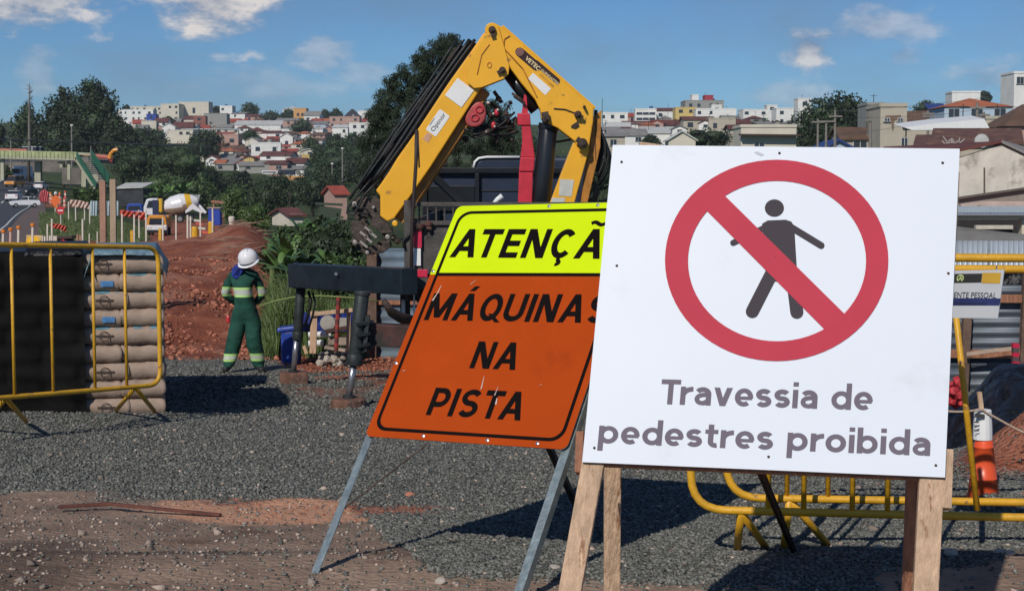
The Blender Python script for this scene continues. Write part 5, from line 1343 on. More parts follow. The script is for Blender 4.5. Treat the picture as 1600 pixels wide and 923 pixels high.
b.add(vs, [(j * (nx + 1) + i, j * (nx + 1) + i + 1, (j + 1) * (nx + 1) + i + 1, (j + 1) * (nx + 1) + i) for j in range(ny) for i in range(nx)])
single(b, 'black_sheet', M_tarpk, 'crumpled black plastic heap behind the orange cone', 'plastic sheet', (2.9, 9.9, 0), smooth=True)
b = MB(); b.bar(W(1487, 755, 9.2), W(1503, 757, 9.2), .03, .02); b.bar(W(1489, 752, 9.2), W(1494, 762, 9.2), .02, .04); single(b, 'wood_offcut', M_wood, 'small timber offcut on the ground between white sign and cone', 'offcut', W(1495, 760, 9.2))
# red crate like thing at the sign edge
b = MB(); rg6 = random.Random(2)
for i in range(16): b.ico(W(rg6.uniform(1484, 1502), rg6.uniform(592, 632), 10.0 + rg6.uniform(-.1, .1)), rg6.uniform(.02, .05), 1, .3, rg6)
single(b, 'red_net_roll', mat('red plastic net', (.45, .03, .04), .6, var=.4, scale=30, bump=.6), 'bundle of red plastic net beside the white sign edge', 'net', W(1493, 632, 10))
# small tilted sign on the barrier
YG = 6.02
SB = Board([(1440, 424), (1569, 422), (1559, 497), (1432, 496)], YG)
sg = thing('site_notice', 'small white notice with yellow panel and blue stripe hung on the yellow barrier', 'sign', SB.p(.5, 1))
b = MB(); b.prism([SB.p(0, 0), SB.p(1, 0), SB.p(1, 1), SB.p(0, 1)], -SB.n * .005); part(b, 'board', mat('notice white', (.68, .71, .75), .4, var=.03), sg)
def sq(pts, m, name, e=.0015):
    b = MB(); b.poly([SB.at(x, y, e) for x, y in pts]); return part(b, name, m, sg)
sq([(1470, 428), (1535, 427), (1533.5, 441), (1470, 442)], mat('dark grey print', (.045, .045, .045), .5), 'logo_panel')
sq([(1535.5, 426), (1564.5, 426), (1562.5, 442.5), (1534, 442)], mat('yellow print', (.75, .45, .06), .5), 'yellow_panel')
sq([(1436, 465), (1564, 466), (1561.5, 477), (1435, 477)], mat('navy stripe', (.03, .045, .16), .5, var=.3), 'blue_stripe', .001)
b = MB(); cc = SB.at(1501, 434.5, .003); b.tube([cc + SB.ex.normalized() * cos(a) * .0125 - SB.ey.normalized() * sin(a) * .0125 for a in [2 * pi * i / 16 - 1 for i in range(14)]], .003, 6); part(b, 'logo_ring', mat('pale lime print', (.6, .7, .3), .5), sg)
def stext(txt, l, r, capt, m, bold=0.0, e=.002):
    a = SB.at(*l); c = SB.at(*r); t = SB.at(*capt); d = c - a; u = -SB.ey.normalized()
    lay_text(txt, m, sg, a, d.normalized(), u, SB.n, d.length, (t - a).dot(u), bold, eps=e)
stext('A', (1497.5, 438), (1504.5, 438), (1498, 431), MATS['pale lime print'], .04, .003)
stext('SOMENTE PESSOAL', (1470, 464), (1556.5, 465.5), (1470, 455.5), mat('dark navy print', (.03, .03, .05), .5), 0)
stext('AUTORIZADO', (1478, 475.5), (1541, 476), (1460, 467.5), MATS['dark navy print'], .02)
b = MB()
for u in (.3, .9): b.bar(SB.p(u, .02, -.006), SB.p(u, -.08, -.006), .004, .006)
part(b, 'wire_tie', M_chrome, sg)
# corrugated fence on the right
y_ = 13.2; gzr = gz(X(1560, y_), y_)
corrugated('site_fence', 'grey corrugated fence behind the black plastic heap at the right edge', X(1440, y_), X(1800, y_), y_, gzr - .1, W(0, 478, y_).z + .18, mat('shaded grey sheet', (.10, .12, .15), .5, .3, var=.2, scale=3, color2=(.05, .055, .06), c2t=.62), True, .09, .013,
           posts=[(X(1598, y_), .07, gzr, W(0, 425, y_).z), (X(1506, y_), .07, gzr, W(0, 484, y_).z)], rails=[(W(0, 465, y_).z, W(0, 467, y_).z, X(1440, y_), X(1800, y_)), (W(0, 551, y_).z, W(0, 553, y_).z, X(1440, y_), X(1800, y_))])
b = MB(); b.bar(W(1540, 549, 13.0), W(1592, 543, 13.0), .03, .03); b.bar(W(1510, 553, 13.0), W(1560, 546, 12.98), .02, .03); single(b, 'batten', M_rope, 'pale batten nailed along the lower fence rail', 'batten', W(1560, 548, 13))
b = MB()
for i in range(6): b = MB() if i == 0 else b
sp2 = thing('striped_post', 'short red and white striped post before the fence at the right edge', 'post', (W(1587, 570, 12.6).x, 12.6, W(0, 575, 12.6).z))
for i in range(5):
    b = MB(); b.bar(W(1587, 536 + i * 7, 12.6), W(1586, 543 + i * 7, 12.6), .05, .05); part(b, 'band', MATS['red reflective tape'] if i % 2 == 0 else mat('dirty dark band', (.08, .06, .06), .7), sp2)
# dark opening above the rail : black sheet added behind to make it
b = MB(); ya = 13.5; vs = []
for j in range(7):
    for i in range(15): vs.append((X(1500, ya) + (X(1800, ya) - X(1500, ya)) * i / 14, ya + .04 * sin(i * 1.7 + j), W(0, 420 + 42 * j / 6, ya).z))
b.add(vs, [(j * 15 + i, j * 15 + i + 1, (j + 1) * 15 + i + 1, (j + 1) * 15 + i) for j in range(6) for i in range(14)]); single(b, 'black_sheet', M_tarpk, 'black sheet filling the dark opening between fence posts under the yellow rail', 'plastic sheet', W(1580, 462, ya), smooth=True)
# ------------------------------------------------------------------ road at the left
M_asph = mat('asphalt', (.05, .055, .062), .85, var=.15, scale=2, bump=.2, color2=(.07, .07, .075), c2t=.6, c2scale=.3)
M_shoul = mat('brown dusty shoulder', (.14, .10, .085), .95, var=.2, scale=1, bump=.3)
def strip(name, cols, Ys, m, dz, kind='structure'):
    """sheet between two picture columns given as functions of distance, following the ground"""
    b = MB(); vs = []; n = 8
    for Y in Ys:
        xa, xb = cols(Y)
        for i in range(n + 1):
            x = xa + (xb - xa) * i / n; vs.append((x, Y, gz(x, Y) + dz))
    m_ = len(Ys)
    b.add(vs, [(j * (n + 1) + i, j * (n + 1) + i + 1, (j + 1) * (n + 1) + i + 1, (j + 1) * (n + 1) + i) for j in range(m_ - 1) for i in range(n)]); return struct(b, name, m, kind)
XX = lambda px, Y: (px - 800) / F * Y
redge = lambda Y: np.interp(Y, [55, 75, 110, 185, 285, 400, 600], [-40, -6, 20, 50, 66, 60, 56])
ledge = lambda Y: XX(redge(Y), Y) - np.interp(Y, [55, 300, 600], [16, 14, 10])
YR = [50 * 1.04 ** i for i in range(64)]
strip('highway', lambda Y: (ledge(Y), XX(redge(Y), Y)), YR, M_asph, .06)
strip('road_shoulder', lambda Y: (XX(redge(Y), Y), XX(redge(Y), Y) + np.interp(Y, [55, 120, 200, 400], [2.6, 2.8, 1.5, .8])), YR, M_shoul, .05)
M_line = mat('road paint', (.6, .6, .58), .7, var=.2, scale=3)
strip('edge_line', lambda Y: (XX(redge(Y), Y) - .5, XX(redge(Y), Y) - .36), YR[:52], M_line, .068)
for k in range(14):
    Y0 = 62 + k * 16; strip('lane_line', lambda Y: (XX(redge(Y), Y) - 4.4, XX(redge(Y), Y) - 4.15), [Y0 + i * 2 for i in range(5)], M_line, .068)
strip('lane_line', lambda Y: (XX(redge(Y), Y) - 8.2, XX(redge(Y), Y) - 7.95), YR[:50], M_line, .068)

# ------------------------------------------------------------------ vehicles
def car(px, Y, rz, paint, label, kind='car', Ls=4.3, cat=None, z=None, k=1.0):
    c = Vector((XX(px, Y), Y, 0)); c.z = (gz(c.x, Y) + .07) if z is None else z
    M = Matrix.Translation(c) @ Matrix.Rotation(rz, 4, 'Z') @ Matrix.Scale(k, 4)
    th = thing({'car': 'parked_car', 'van': 'van', 'truck': 'box_truck', 'bus': 'bus'}[kind] if kind != 'car' else 'car', label, cat or kind, c, 'vehicles on the highway' if Y > 150 else None)
    Wd = {'car': 1.72, 'van': 1.9, 'truck': 2.3, 'bus': 2.4}[kind]; h = Ls / 2
    if kind == 'car':
        prof = [(-h, .35), (-h, .75), (-h + .12, .88), (-h * .45, .98), (-h * .2, 1.05), (h * .55, 1.05), (h - .1, 1.0), (h, .8), (h, .35)]
        roof = [(-h * .42, .98), (-h * .08, 1.42), (h * .4, 1.46), (h * .82, 1.03)]
    elif kind == 'van':
        prof = [(-h, .4), (-h, .95), (-h * .7, 1.1), (h, 1.15), (h, .4)]; roof = [(-h * .72, 1.1), (-h * .45, 1.95), (h * .98, 2.0), (h, 1.15)]
    else:
        prof = [(-h, .5), (-h, 1.3), (-h * .5, 1.3), (h, 1.3), (h, .5)]; roof = [(-h * .99, 1.3), (-h * .93, 2.3), (-h * .55, 2.35), (-h * .52, 1.3)]
    def extr(pts, w0, w1=None, m=None, name='body', inset=0):
        b = MB(M); w1 = w1 or w0; zmin = min(p[1] for p in pts); zmax = max(p[1] for p in pts)
        vs = []
        for s in (-1, 1):
            for x, z in pts: w = w0 + (w1 - w0) * ((z - zmin) / (zmax - zmin)); vs.append((x, s * w / 2, z))
        n = len(pts); b.add(vs, [tuple(range(n)), tuple(range(n, 2 * n))[::-1]] + [(i, n + i, n + (i + 1) % n, (i + 1) % n) for i in range(n)]); return part(b, name, m, th, bevel=.04 * k)
    extr(prof, Wd, Wd * .97, paint, 'body'); extr(roof, Wd * .94, Wd * .78, M_glass, 'window_glass')
    rf = [(x * .97, z) for x, z in roof]; top = max(z for x, z in roof)
    b = MB(M); xs = [x for x, z in roof if z > top - .12]; b.box(((min(xs) + max(xs)) / 2, 0, top + .0), (max(xs) - min(xs) + .1, Wd * .79, .07)); part(b, 'roof', paint, th, bevel=.03 * k)
    for x in ((min(xs) + max(xs)) / 2 + .1,):
        for s in (-1, 1): b = MB(M); b.bar((x, s * Wd * .48, prof[2][1]), (x, s * Wd * .40, top), .09, .05); part(b, 'door_pillar', paint, th)
    if kind == 'truck':
        b = MB(M); b.box((h * .25, 0, 1.95), (Ls * .74, Wd, 2.1)); part(b, 'cargo_box', M_white, th, bevel=.05)
    r_ = {'car': .31, 'van': .34}.get(kind, .45)
    for x in (-h * .62, h * .62):
        for s in (-1, 1):
            c_ = M @ Vector((x, s * (Wd / 2 - .08), r_)); ax = (M.to_3x3() @ Vector((0, 1, 0))).normalized(); wheel(c_, r_ * k, .2 * k, th, ax)
    for s in (-1, 1):
        b = MB(M); b.box((-h - .005, s * Wd * .36, prof[1][1] - .08), (.05, .3, .14)); part(b, 'headlight', M_lab, th)
        b = MB(M); b.box((h + .005, s * Wd * .38, .85), (.05, .22, .16)); part(b, 'tail_light', M_red, th)
    b = MB(M); b.box((-h - .02, 0, .45), (.08, Wd * .9, .16)); part(b, 'bumper', M_black, th)
    return th
Pw = mat('white car paint', (.75, .75, .77), .25, var=.02); Pk = mat('dark grey car paint', (.03, .035, .045), .25, var=.1); Po = mat('orange yellow paint', (.7, .28, .03), .35)
car(40, 187, .4, Pw, 'white saloon car crossing side on at the near end of the highway', Ls=4.0, k=.88)
car(24, 214, pi / 2 + pi + .1, Pw, 'white hatchback seen from behind just past the crossing white saloon', Ls=3.9)
car(45, 250, pi / 2 - .1, Pk, 'dark grey car coming towards the site on the middle lane', Ls=4.1)
car(66, 285, pi / 2 + pi, Pw, 'small white car on the right lane near the striped posts', Ls=3.9)
car(25, 282, pi / 2 - .1, Po, 'orange van with dark windscreen on the left lane under the footbridge', kind='van', Ls=5)
car(36, 345, pi / 2 - .1, Pw, 'white box truck following the orange van', kind='truck', Ls=7)
car(53, 350, pi / 2, Pw, 'tiny white car far up the road under the footbridge', Ls=4)

# concrete mixer truck
def mixer():
    Y = 195; c = Vector((XX(272, Y), Y, 0)); c.z = gz(c.x, Y); M = Matrix.Translation(c) @ Matrix.Rotation(.18, 4, 'Z')
    th = thing('mixer_truck', 'white concrete mixer truck with yellow band round its drum', 'mixer truck', c)
    b = MB(M); vs = [(-3.6, 1.0), (-3.65, 1.9), (-3.3, 2.95), (-2.9, 3.1), (-1.9, 3.1), (-1.8, 1.0)]
    b.prism([(x, -1.2, z) for x, z in vs], (0, 2.4, 0)); part(b, 'cab', Pw, th, bevel=.08)
    b = MB(M); b.prism([(-3.66, -1.0, 2.0), (-3.66, 1.0, 2.0), (-3.36, 1.0, 2.85), (-3.36, -1.0, 2.85)], (-.03, 0, 0.02)); part(b, 'windscreen', M_glass, th)
    b = MB(M); b.prism([(-3.3, -1.23, 1.9), (-2.5, -1.23, 1.9), (-2.5, -1.23, 2.8), (-3.0, -1.23, 2.8)], (0, .03, 0)); part(b, 'side_window', M_glass, th)
    b = MB(M); b.box((-2.2, -1.22, 1.9), (.7, .04, 2.0)); part(b, 'door_gap', mat('navy shade panel', (.02, .03, .08), .5), th)
    b = MB(M); b.box((-1.6, 0, 2.2), (.5, 2.2, 1.7)); part(b, 'water_tank', mat('mixer yellow', (.75, .45, .03), .4), th, bevel=.1)
    b = MB(M); b.box((.3, 0, 1.0), (7.2, .9, .3)); part(b, 'chassis', M_blackpaint, th)
    ax = Vector((1, 0, .22)).normalized(); b = MB(M); b.lathe((-1.35, 0, 1.85), ax, ((0, .45), (.3, .75), (1.2, 1.2), (2.4, 1.32), (3.0, 1.2)), 28); part(b, 'drum', Pw, th, smooth=False)
    b = MB(M); b.lathe(Vector((-1.35, 0, 1.85)) + ax * 3.0, ax, ((0, 1.205), (.0, 1.21), (.7, .98)), 28); part(b, 'drum_band', MATS['mixer yellow'], th)
    b = MB(M); b.lathe(Vector((-1.35, 0, 1.85)) + ax * 3.7, ax, ((0, .98), (.75, .62), (.8, .5)), 28); part(b, 'drum_mouth', Pw, th)
    b = MB(M); b.lathe(Vector((-1.35, -.0, 1.72)) + ax * .3, ax, ((0, .72), (.9, 1.17), (2.2, 1.29), (2.7, 1.2)), 28); part(b, 'drum_underside', mat('tan drum underside', (.3, .22, .15), .5), th)  # tan shell set lower than the drum, shows along its underside
    b = MB(M); b.prism([(2.3, -.5, 3.4), (3.4, -.5, 3.6), (3.1, -.5, 2.5), (2.6, -.5, 2.4)], (0, 1.0, 0)); part(b, 'hopper', mat('grey hopper', (.3, .33, .33), .5), th, bevel=.05)
    b = MB(M); b.prism([(1.5, -1.0, 2.0), (2.5, -1.0, 2.4), (3.7, -1.0, 1.4), (3.5, -1.0, 1.2), (2.4, -1.0, 1.7), (1.5, -1.0, 1.2)], (0, .15, 0)); part(b, 'mudguard', Pw, th)
    b = MB(M); b.tube([(2.9, 0, 2.5), (4.0, -.3, 1.2)], .2, 10); part(b, 'chute', Pw, th)
    b = MB(M); b.box((-3.7, 0, .75), (.2, 2.3, .5)); part(b, 'bumper', M_black, th)
    for x in (-2.7, .8, 2.1):
        for s in (-1, 1): wheel(M @ Vector((x, s * 1.05, .5)), .5, .35, th, M.to_3x3() @ Vector((0, 1, 0)))
mixer()
def small_truck(px, Y, label, top, body, w=1.9, h=2.0, name='small_truck'):
    c = Vector((XX(px, Y), Y, 0)); c.z = gz(c.x, Y); M = Matrix.Translation(c) @ Matrix.Rotation(.12, 4, 'Z'); th = thing(name, label, 'truck', c)
    b = MB(M); b.prism([(x, -.9, z) for x, z in ((-w / 2, .9), (-w / 2 + .08, h * .88), (-w / 2 + .25, h), (w / 2 - .25, h), (w / 2 - .08, h * .88), (w / 2, .9))], (0, 1.8, 0)); part(b, 'cab', top, th, bevel=.06)
    b = MB(M); b.prism([(x, -.93, z) for x, z in ((-w / 2 + .2, h * .55), (-w / 2 + .28, h * .85), (w / 2 - .28, h * .85), (w / 2 - .2, h * .55))], (0, .05, 0)); part(b, 'windscreen', M_glass, th)
    b = MB(M); b.box((0, -.6, .72), (w, .8, .42)); part(b, 'bonnet', body, th, bevel=.06); b = MB(M); b.box((0, -1.02, .42), (w, .1, .2)); part(b, 'bumper', M_black, th)
    b = MB(M); b.box((0, 2.0, 1.2), (w, 2.6, 1.0)); part(b, 'load_box', top, th, bevel=.04)
    for s in (-1, 1):
        b = MB(M); b.box((s * w * .36, -1.02, .78), (.3, .05, .16)); part(b, 'headlight', M_lab, th)
        for yy in (-.4, 2.4): wheel(M @ Vector((s * w * .42, yy, .36)), .36, .22, th, M.to_3x3() @ Vector((1, 0, 0)))
small_truck(247, 128, 'yellow and white small truck facing the camera inside the stake fence', Po, Pw, 1.65, 1.75)
small_truck(212, 200, 'small white truck with blue load beside the mixer truck', mat('royal blue', (.02, .07, .4), .5), Pw, 2.0, 1.9)

# ------------------------------------------------------------------ footbridge with green stairs, and road bridge beyond
YB = 255
def Bp(x, y, dy=0): return W(x, y, YB + dy)
g = Bp(100, 292); fb = thing('footbridge', 'pale green footbridge over the highway with green mesh stairs at its right end', 'footbridge', (g.x, YB, gz(g.x, YB)))
M_cr = mat('cream concrete', (.42, .41, .30), .8, var=.12, scale=.5); M_gr = mat('green mesh panel', (.02, .115, .07), .6, var=.3, scale=1.5); M_grp = mat('faded green rail', (.36, .40, .20), .7, var=.25, scale=1)
b = MB(); b.bar(Bp(-120, 243, 1), Bp(120, 248.5, 1), 2.2, .45); part(b, 'deck', M_cr, fb)
for s in (-.1, 2.1):
    b = MB(); b.bar(Bp(-120, 237, s), Bp(120, 242, s), .06, .95); part(b, 'railing', M_grp, fb)
b = MB()
for i in range(40): x = -120 + i * 6; b.bar(Bp(x, 233.5 + (x + 120) * .021, -.2), Bp(x, 243 + (x + 120) * .021, -.2), .08)
part(b, 'railing_posts', M_grp, fb, kind='stuff')
for x, y0, y1, w in ((4, 248, 282, .55), (108, 251, 281, .5), (131.5, 256, 292, .75), (96, 252, 262, .45)):
    b = MB(); b.bar(Bp(x, y0, 1), Bp(x, y1, 1), w, w); part(b, 'pier', M_cr, fb)
b = MB(); b.bar(Bp(119, 243, 0), Bp(150, 292, -6), .12, 1.3); part(b, 'stair_side', M_gr, fb)
b = MB(); b.bar(Bp(141, 240, 3), Bp(170, 282, -3), .12, 1.7); part(b, 'stair_side', M_gr, fb)
b = MB(); b.bar(Bp(119, 250, 0), Bp(148, 296, -6), .2, .35); part(b, 'stair_stringer', M_cr, fb)
for i in range(16):
    t = i / 15; b = MB(); a = Bp(128 + 30 * t, 246 + 44 * t, 0 - 5 * t); b.box(a, (2.2, .6, .12)); part(b, 'step', mat('stair concrete', (.3, .28, .24), .9), fb)
b = MB(); b.bar(Bp(120, 240, 3), Bp(143, 241, 3), .2, .4); part(b, 'landing', M_cr, fb)
YV = 300
g = W(80, 255, YV); vb = thing('road_bridge', 'road bridge with faded red parapet crossing behind the footbridge', 'bridge', (g.x, YV, gz(g.x, YV)))
b = MB(); b.bar(W(-160, 233, YV), W(42, 236.5, YV), .3, .9); part(b, 'parapet', mat('faded red parapet', (.50, .17, .12), .7, var=.2, scale=.5), vb)
b = MB(); b.bar(W(145, 246, YV), W(176, 249, YV), .3, 1.1); part(b, 'parapet', mat('dark red parapet', (.28, .03, .03), .7), vb)
b = MB(); b.bar(W(130, 241, YV - 2), W(176, 245, YV - 2), .3, .5); part(b, 'beam', MATS['faded red parapet'], vb)
b = MB(); b.bar(W(-160, 241, YV + 3), W(176, 252, YV + 3), 7, .8); part(b, 'deck', mat('dark concrete deck', (.13, .12, .11), .9), vb)
for x in (-60, 60, 150): b = MB(); b.bar(W(x, 247, YV + 3), W(x, 285, YV + 3), 1.2); part(b, 'pier', M_cr, vb)
b = MB(); P = [W(x, y, YB - 10) for x, y in ((171, 248), (173, 240), (178, 235), (184, 234))]; b.tube(P, [.35, .3, .3, .3], 8); single(b, 'excavator_arm', Po, 'small yellow machine arm rising above the red bridge end beside the dark trees', 'excavator arm', P[0])
Y_ = 300
for x, lab in ((49, 'white van passing on the road bridge above the highway'), (4, 'white car at the far left on the road bridge')):
    p = W(x, 233.5, 303); car(x, 303, 0.0, Pw, lab, 'van' if x > 10 else 'car', 5.2 if x > 10 else 4.2, z=p.z - 1.5)
# retaining walls under the bridge
b = MB(); 
for i, (x0, x1, y0, y1, YY) in enumerate(((8, 60, 253, 270, 420), (60, 112, 252, 272, 430), (98, 128, 262, 288, 275))):
    b = MB(); a = W(x0, y0, YY); c = W(x1, y1, YY); b.box(((a.x + c.x) / 2, YY, (a.z + c.z) / 2), (c.x - a.x, 1.2, a.z - c.z)); single(b, 'retaining_wall', mat('grey brown wall', (.16, .14, .12), .9, var=.35, scale=.4), ('left grey retaining wall under the road bridge', 'middle grey retaining wall under the road bridge', 'dark wall between the two footbridge piers')[i], 'wall', (c.x, YY, c.z))

# ------------------------------------------------------------------ site posts, stakes, signs
def post(px, y0, y1, wpx, Y, m, name, label, cat='post', group=None, capm=None, tilt=0):
    a = W(px + tilt, y0, Y); c = W(px, y1, Y); z = gz(c.x, Y); w = wpx / F * Y
    foot = Vector((c.x, Y, min(c.z, z) - .03))
    if capm is None:
        b = MB(); b.bar(a, foot, w, w * .8); return single(b, name, m, label, cat, (c.x, Y, min(c.z, z)), group)
    th = thing(name, label, cat, (c.x, Y, min(c.z, z)), group); b = MB(); b.bar(a, foot, w, w * .8); part(b, 'post', m, th)
    b = MB(); b.lathe(a - Vector((0, 0, w * .3)), (0, 0, 1), ((0, w * .7), (w * .2, w * 1.1), (w * 1.3, w * 1.1), (w * 1.7, w * .5)), 10); part(b, 'lamp_head', capm, th); return th
M_wpink = mat('pinkish squared timber', (.36, .20, .14), .8, var=.15, scale=4); M_wtan = mat('tan squared timber', (.38, .28, .19), .8, var=.15, scale=4)
post(160.5, 282, 392, 9.0, 28, M_wpink, 'timber_post', 'left, pinkish one of two tall square posts behind the cement sacks'); post(176.5, 280, 392, 9.0, 28, M_wtan, 'timber_post', 'right, tan one of two tall square posts behind the cement sacks')
M_stake = mat('whitewashed stake', (.62, .56, .48), .8, var=.12, scale=6); M_amber = mat('orange lamp plastic', (.70, .22, .03), .4)
ST = sorted(((190.6, 334, 381, 53, 2.3), (209.6, 335, 379, 53, 2.3), (228.2, 328, 380, 53, 2.4), (254.3, 340, 377, 53, 2.2), (275, 336, 373, 54, 2.2), (293, 336, 376, 54, 2.6), (297.6, 338, 373, 54, 2.2), (313, 332, 371, 55, 2.2), (332, 326, 352, 70, 2.1), (129, 342, 384, 53, 2.4), (81, 342, 388, 52, 2.3), (74, 350, 388, 52, 2.2), (107, 315, 333, 120, 1.6), (118, 318, 336, 118, 1.6), (132, 318, 336, 118, 1.6), (140, 320, 340, 110, 1.6), (217, 328, 352, 90, 2.0), (139.5, 365, 384, 55, 1.6), (152, 362, 384, 55, 1.6)))
ON = ['first', 'second', 'third', 'fourth', 'fifth', 'sixth', 'seventh', 'eighth', 'ninth', 'tenth', 'eleventh', 'twelfth', 'thirteenth', 'fourteenth', 'fifteenth', 'sixteenth', 'seventeenth', 'eighteenth', 'last', 'last but one']
for si, (x, y0, y1, Y, w) in enumerate(ST):
    post(x, y0, y1, w, Y, M_stake, 'stake', f'thin pale stake, {ON[si]} from the left between grass verge and red cut', 'stake', 'pale stakes along the edge of the cut')
for si, x in enumerate((66, 70, 78, 84.5, 87.5)):
    post(x, 368 + (x % 3), 390, 2.6, 50, M_stake, 'stake', f'short pale stake, {ON[si]} of the tight cluster right of the yellow warning sign', 'stake', 'short stakes beside the warning sign')
for x, y0, lab in ((4, 363, 'first white post with orange lamp, at the left edge above the barrier'), (15.5, 360, 'second white post with orange lamp, slightly reddish, above the barrier'), (28, 357, 'third white post with orange lamp, tallest, above the barrier'), (50, 353, 'white post with orange lamp standing behind the yellow warning sign')):
    post(x, y0, 392, 3.2, 46, M_stake if x != 15.5 else mat('reddish white post', (.55, .35, .3), .8), 'lamp_post', lab, 'warning lamp', capm=M_amber, tilt=1)
for x, y0, y1, lab in ((206, 360, 379, 'yellow post nearest the blue tarpaulin edge'), (250, 357, 376, 'yellow post in front of the small yellow truck')):
    post(x, y0, y1, 4.2, 56, M_yellow, 'yellow_post', lab)
for x, lab in ((121, 'left short orange brown post behind the cement sacks'), (125.5, 'right short orange brown post behind the cement sacks')):
    post(x, 367, 386, 3.2, 54, M_wpink, 'short_post', lab)
for i, (x0, x1, y0, y1, Y, lab) in enumerate(((299, 310, 354, 373, 60, 'yellow plastic barrel box at the right end of the stake fence'), (325, 335, 346, 365, 72, 'second yellow box, beside the blue toilet cabin'))):
    b = MB(); a = W(x0, y0, Y); c = W(x1, y1, Y); w = c.x - a.x; z = min(c.z, gz(c.x, Y)); b.lathe(((a.x + c.x) / 2, Y, z), (0, 0, 1), ((0, w * .5), (.03, w * .52), (a.z - z - .05, w * .48), (a.z - z, w * .4)), 14); b.box(((a.x + c.x) / 2, Y, z + .04), (w * 1.15, w * 1.1, .08)); single(b, 'barrel', M_yellow, lab, 'barrel', ((a.x + c.x) / 2, Y, z))
# white kerb timber at the foot of the stakes
P = [W(x, y, 54) for x, y in ((180, 382), (215, 380), (240, 379.5), (270, 377), (300, 375.5), (322, 373))]
for i in range(5):
    b = MB(); b.bar(P[i], P[i + 1], .08, .05); single(b, 'edge_board', M_stake, f'{["first","second","third","fourth","fifth"][i]} from the left of the pale boards edging the red cut', 'board', P[i], 'pale boards edging the cut')
# drainage box and red nets
def net(pts, Y, m, label, name='barrier_net', h=None):
    b = MB(); vs = []; n = 24
    for j in range(7):
        for i in range(n + 1):
            t = i / n * (len(pts) - 1); k = min(int(t), len(pts) - 2); f = t - k; x = pts[k][0] + (pts[k + 1][0] - pts[k][0]) * f
            y0 = pts[k][1] + (pts[k + 1][1] - pts[k][1]) * f; y1 = pts[k][2] + (pts[k + 1][2] - pts[k][2]) * f
            vs.append(W(x, y0 + (y1 - y0) * j / 6, Y + .12 * sin(i * 1.3 + j)))
    b.add(vs, [(j * (n + 1) + i, j * (n + 1) + i + 1, (j + 1) * (n + 1) + i + 1, (j + 1) * (n + 1) + i) for j in range(6) for i in range(n)])
    o = single(b, name, m, label, 'net', W(pts[0][0], pts[0][2], Y), smooth=True); so = o.modifiers.new('s', 'SOLIDIFY'); so.thickness = .02; return o
M_net = mat('orange red net', (.62, .10, .06), .7, var=.3, scale=6, bump=.5); M_netp = mat('faded pink net', (.62, .42, .34), .7, var=.15, scale=3)
net([(188, 328, 338), (207, 330, 339), (228, 332, 344)], 90, M_net, 'orange red net strung between stakes left of the mixer truck')
net([(79, 349, 356), (93, 350, 358), (104, 354, 363)], 75, M_net, 'sagging orange red net behind the round red sign')
net([(109, 312, 322), (125, 313, 325), (139, 317, 327)], 118, M_netp, 'faded pink net stretched on stakes below the hedge')
net([(62, 302, 315), (68, 296, 317), (76, 300, 316)], 170, mat('pink net', (.6, .12, .14), .7, var=.3), 'pink red net bundle beside the highway')
net([(92, 378, 390), (99, 374, 390), (106, 378, 390)], 50, mat('bright red cloth', (.6, .03, .03), .7), 'bright red cloth behind the black tarpaulin on the sacks')
b = MB(); b.bar(W(88, 371, 56), W(116, 370, 56), .5, .08); b.bar(W(92, 372, 56), W(92, 390, 56), .08); b.bar(W(113, 371, 56), W(113, 390, 56), .08); b.bar(W(92, 378, 56.4), W(114, 378, 56.4), .05, .4)
single(b, 'site_shelter', mat('dark brown shelter', (.06, .04, .035), .8), 'low dark brown shelter roof above the red cloth', 'shelter', W(100, 388, 56))
# striped delineators
rg7 = random.Random(11)
for i in range(11):
    px = 78 + 26 * rg7.random(); Y = 185 + i * 5; y1 = EYE; p = G(px, Y); hh = rg7.uniform(.9, 1.7)
    th = thing('delineator', 'orange and white striped delineator in the crowd of posts beside the highway', 'delineator', p, 'striped delineators beside the highway')
    for k in range(5): b = MB(); b.box(p + Vector((0, 0, hh * (k + .5) / 5)), (.26, .26, hh / 5)); part(b, 'band', (M_net, M_stake)[k % 2] if i % 3 else (M_amber, M_stake)[k % 2], th)
g = G(86, 150); th = thing('diamond_sign', 'orange diamond sign with white top on a post beside the highway grass', 'sign', g)
b = MB(); b.prism([W(x, y, 150) for x, y in ((87, 303), (95, 313), (86, 325), (78, 314))], (0, .08, 0)); part(b, 'panel', mat('orange sign paint', (.75, .14, .02), .5), th)
b = MB(); b.ico(W(87, 302, 150), .18, 1); part(b, 'lamp', M_white, th); b = MB(); b.bar(W(86, 304, 150.2), W(86.5, 341, 150.2), .09); part(b, 'post', M_stake, th)
g = G(94, 90); th = thing('round_sign', 'round red sign with white bar on a thin pole above the grass', 'sign', g)
b = MB(); c = W(94.5, 329, 90); b.lathe(c, (0, -1, 0), ((0, .23), (.015, .23)), 20); part(b, 'panel', mat('sign red', (.55, .02, .03), .5), th); b = MB(); b.box(c + Vector((0, -.025, 0)), (.3, .01, .07)); part(b, 'white_bar', M_white, th); b = MB(); b.bar(c + Vector((0, .03, 0)), Vector((c.x, 90.03, gz(c.x, 90) - .1)), .05); part(b, 'pole', M_stake, th)
g = G(52, 47); th = thing('warning_sign', 'square yellow warning sign with black arrow, on a stake above the barrier', 'sign', g)
b = MB(); b.prism([W(x, y, 47) for x, y in ((41, 367), (65, 368), (64, 391), (40, 391))], (0, .03, 0)); part(b, 'board', mat('pale yellow board', (.62, .42, .18), .6, var=.2), th, bevel=.01)
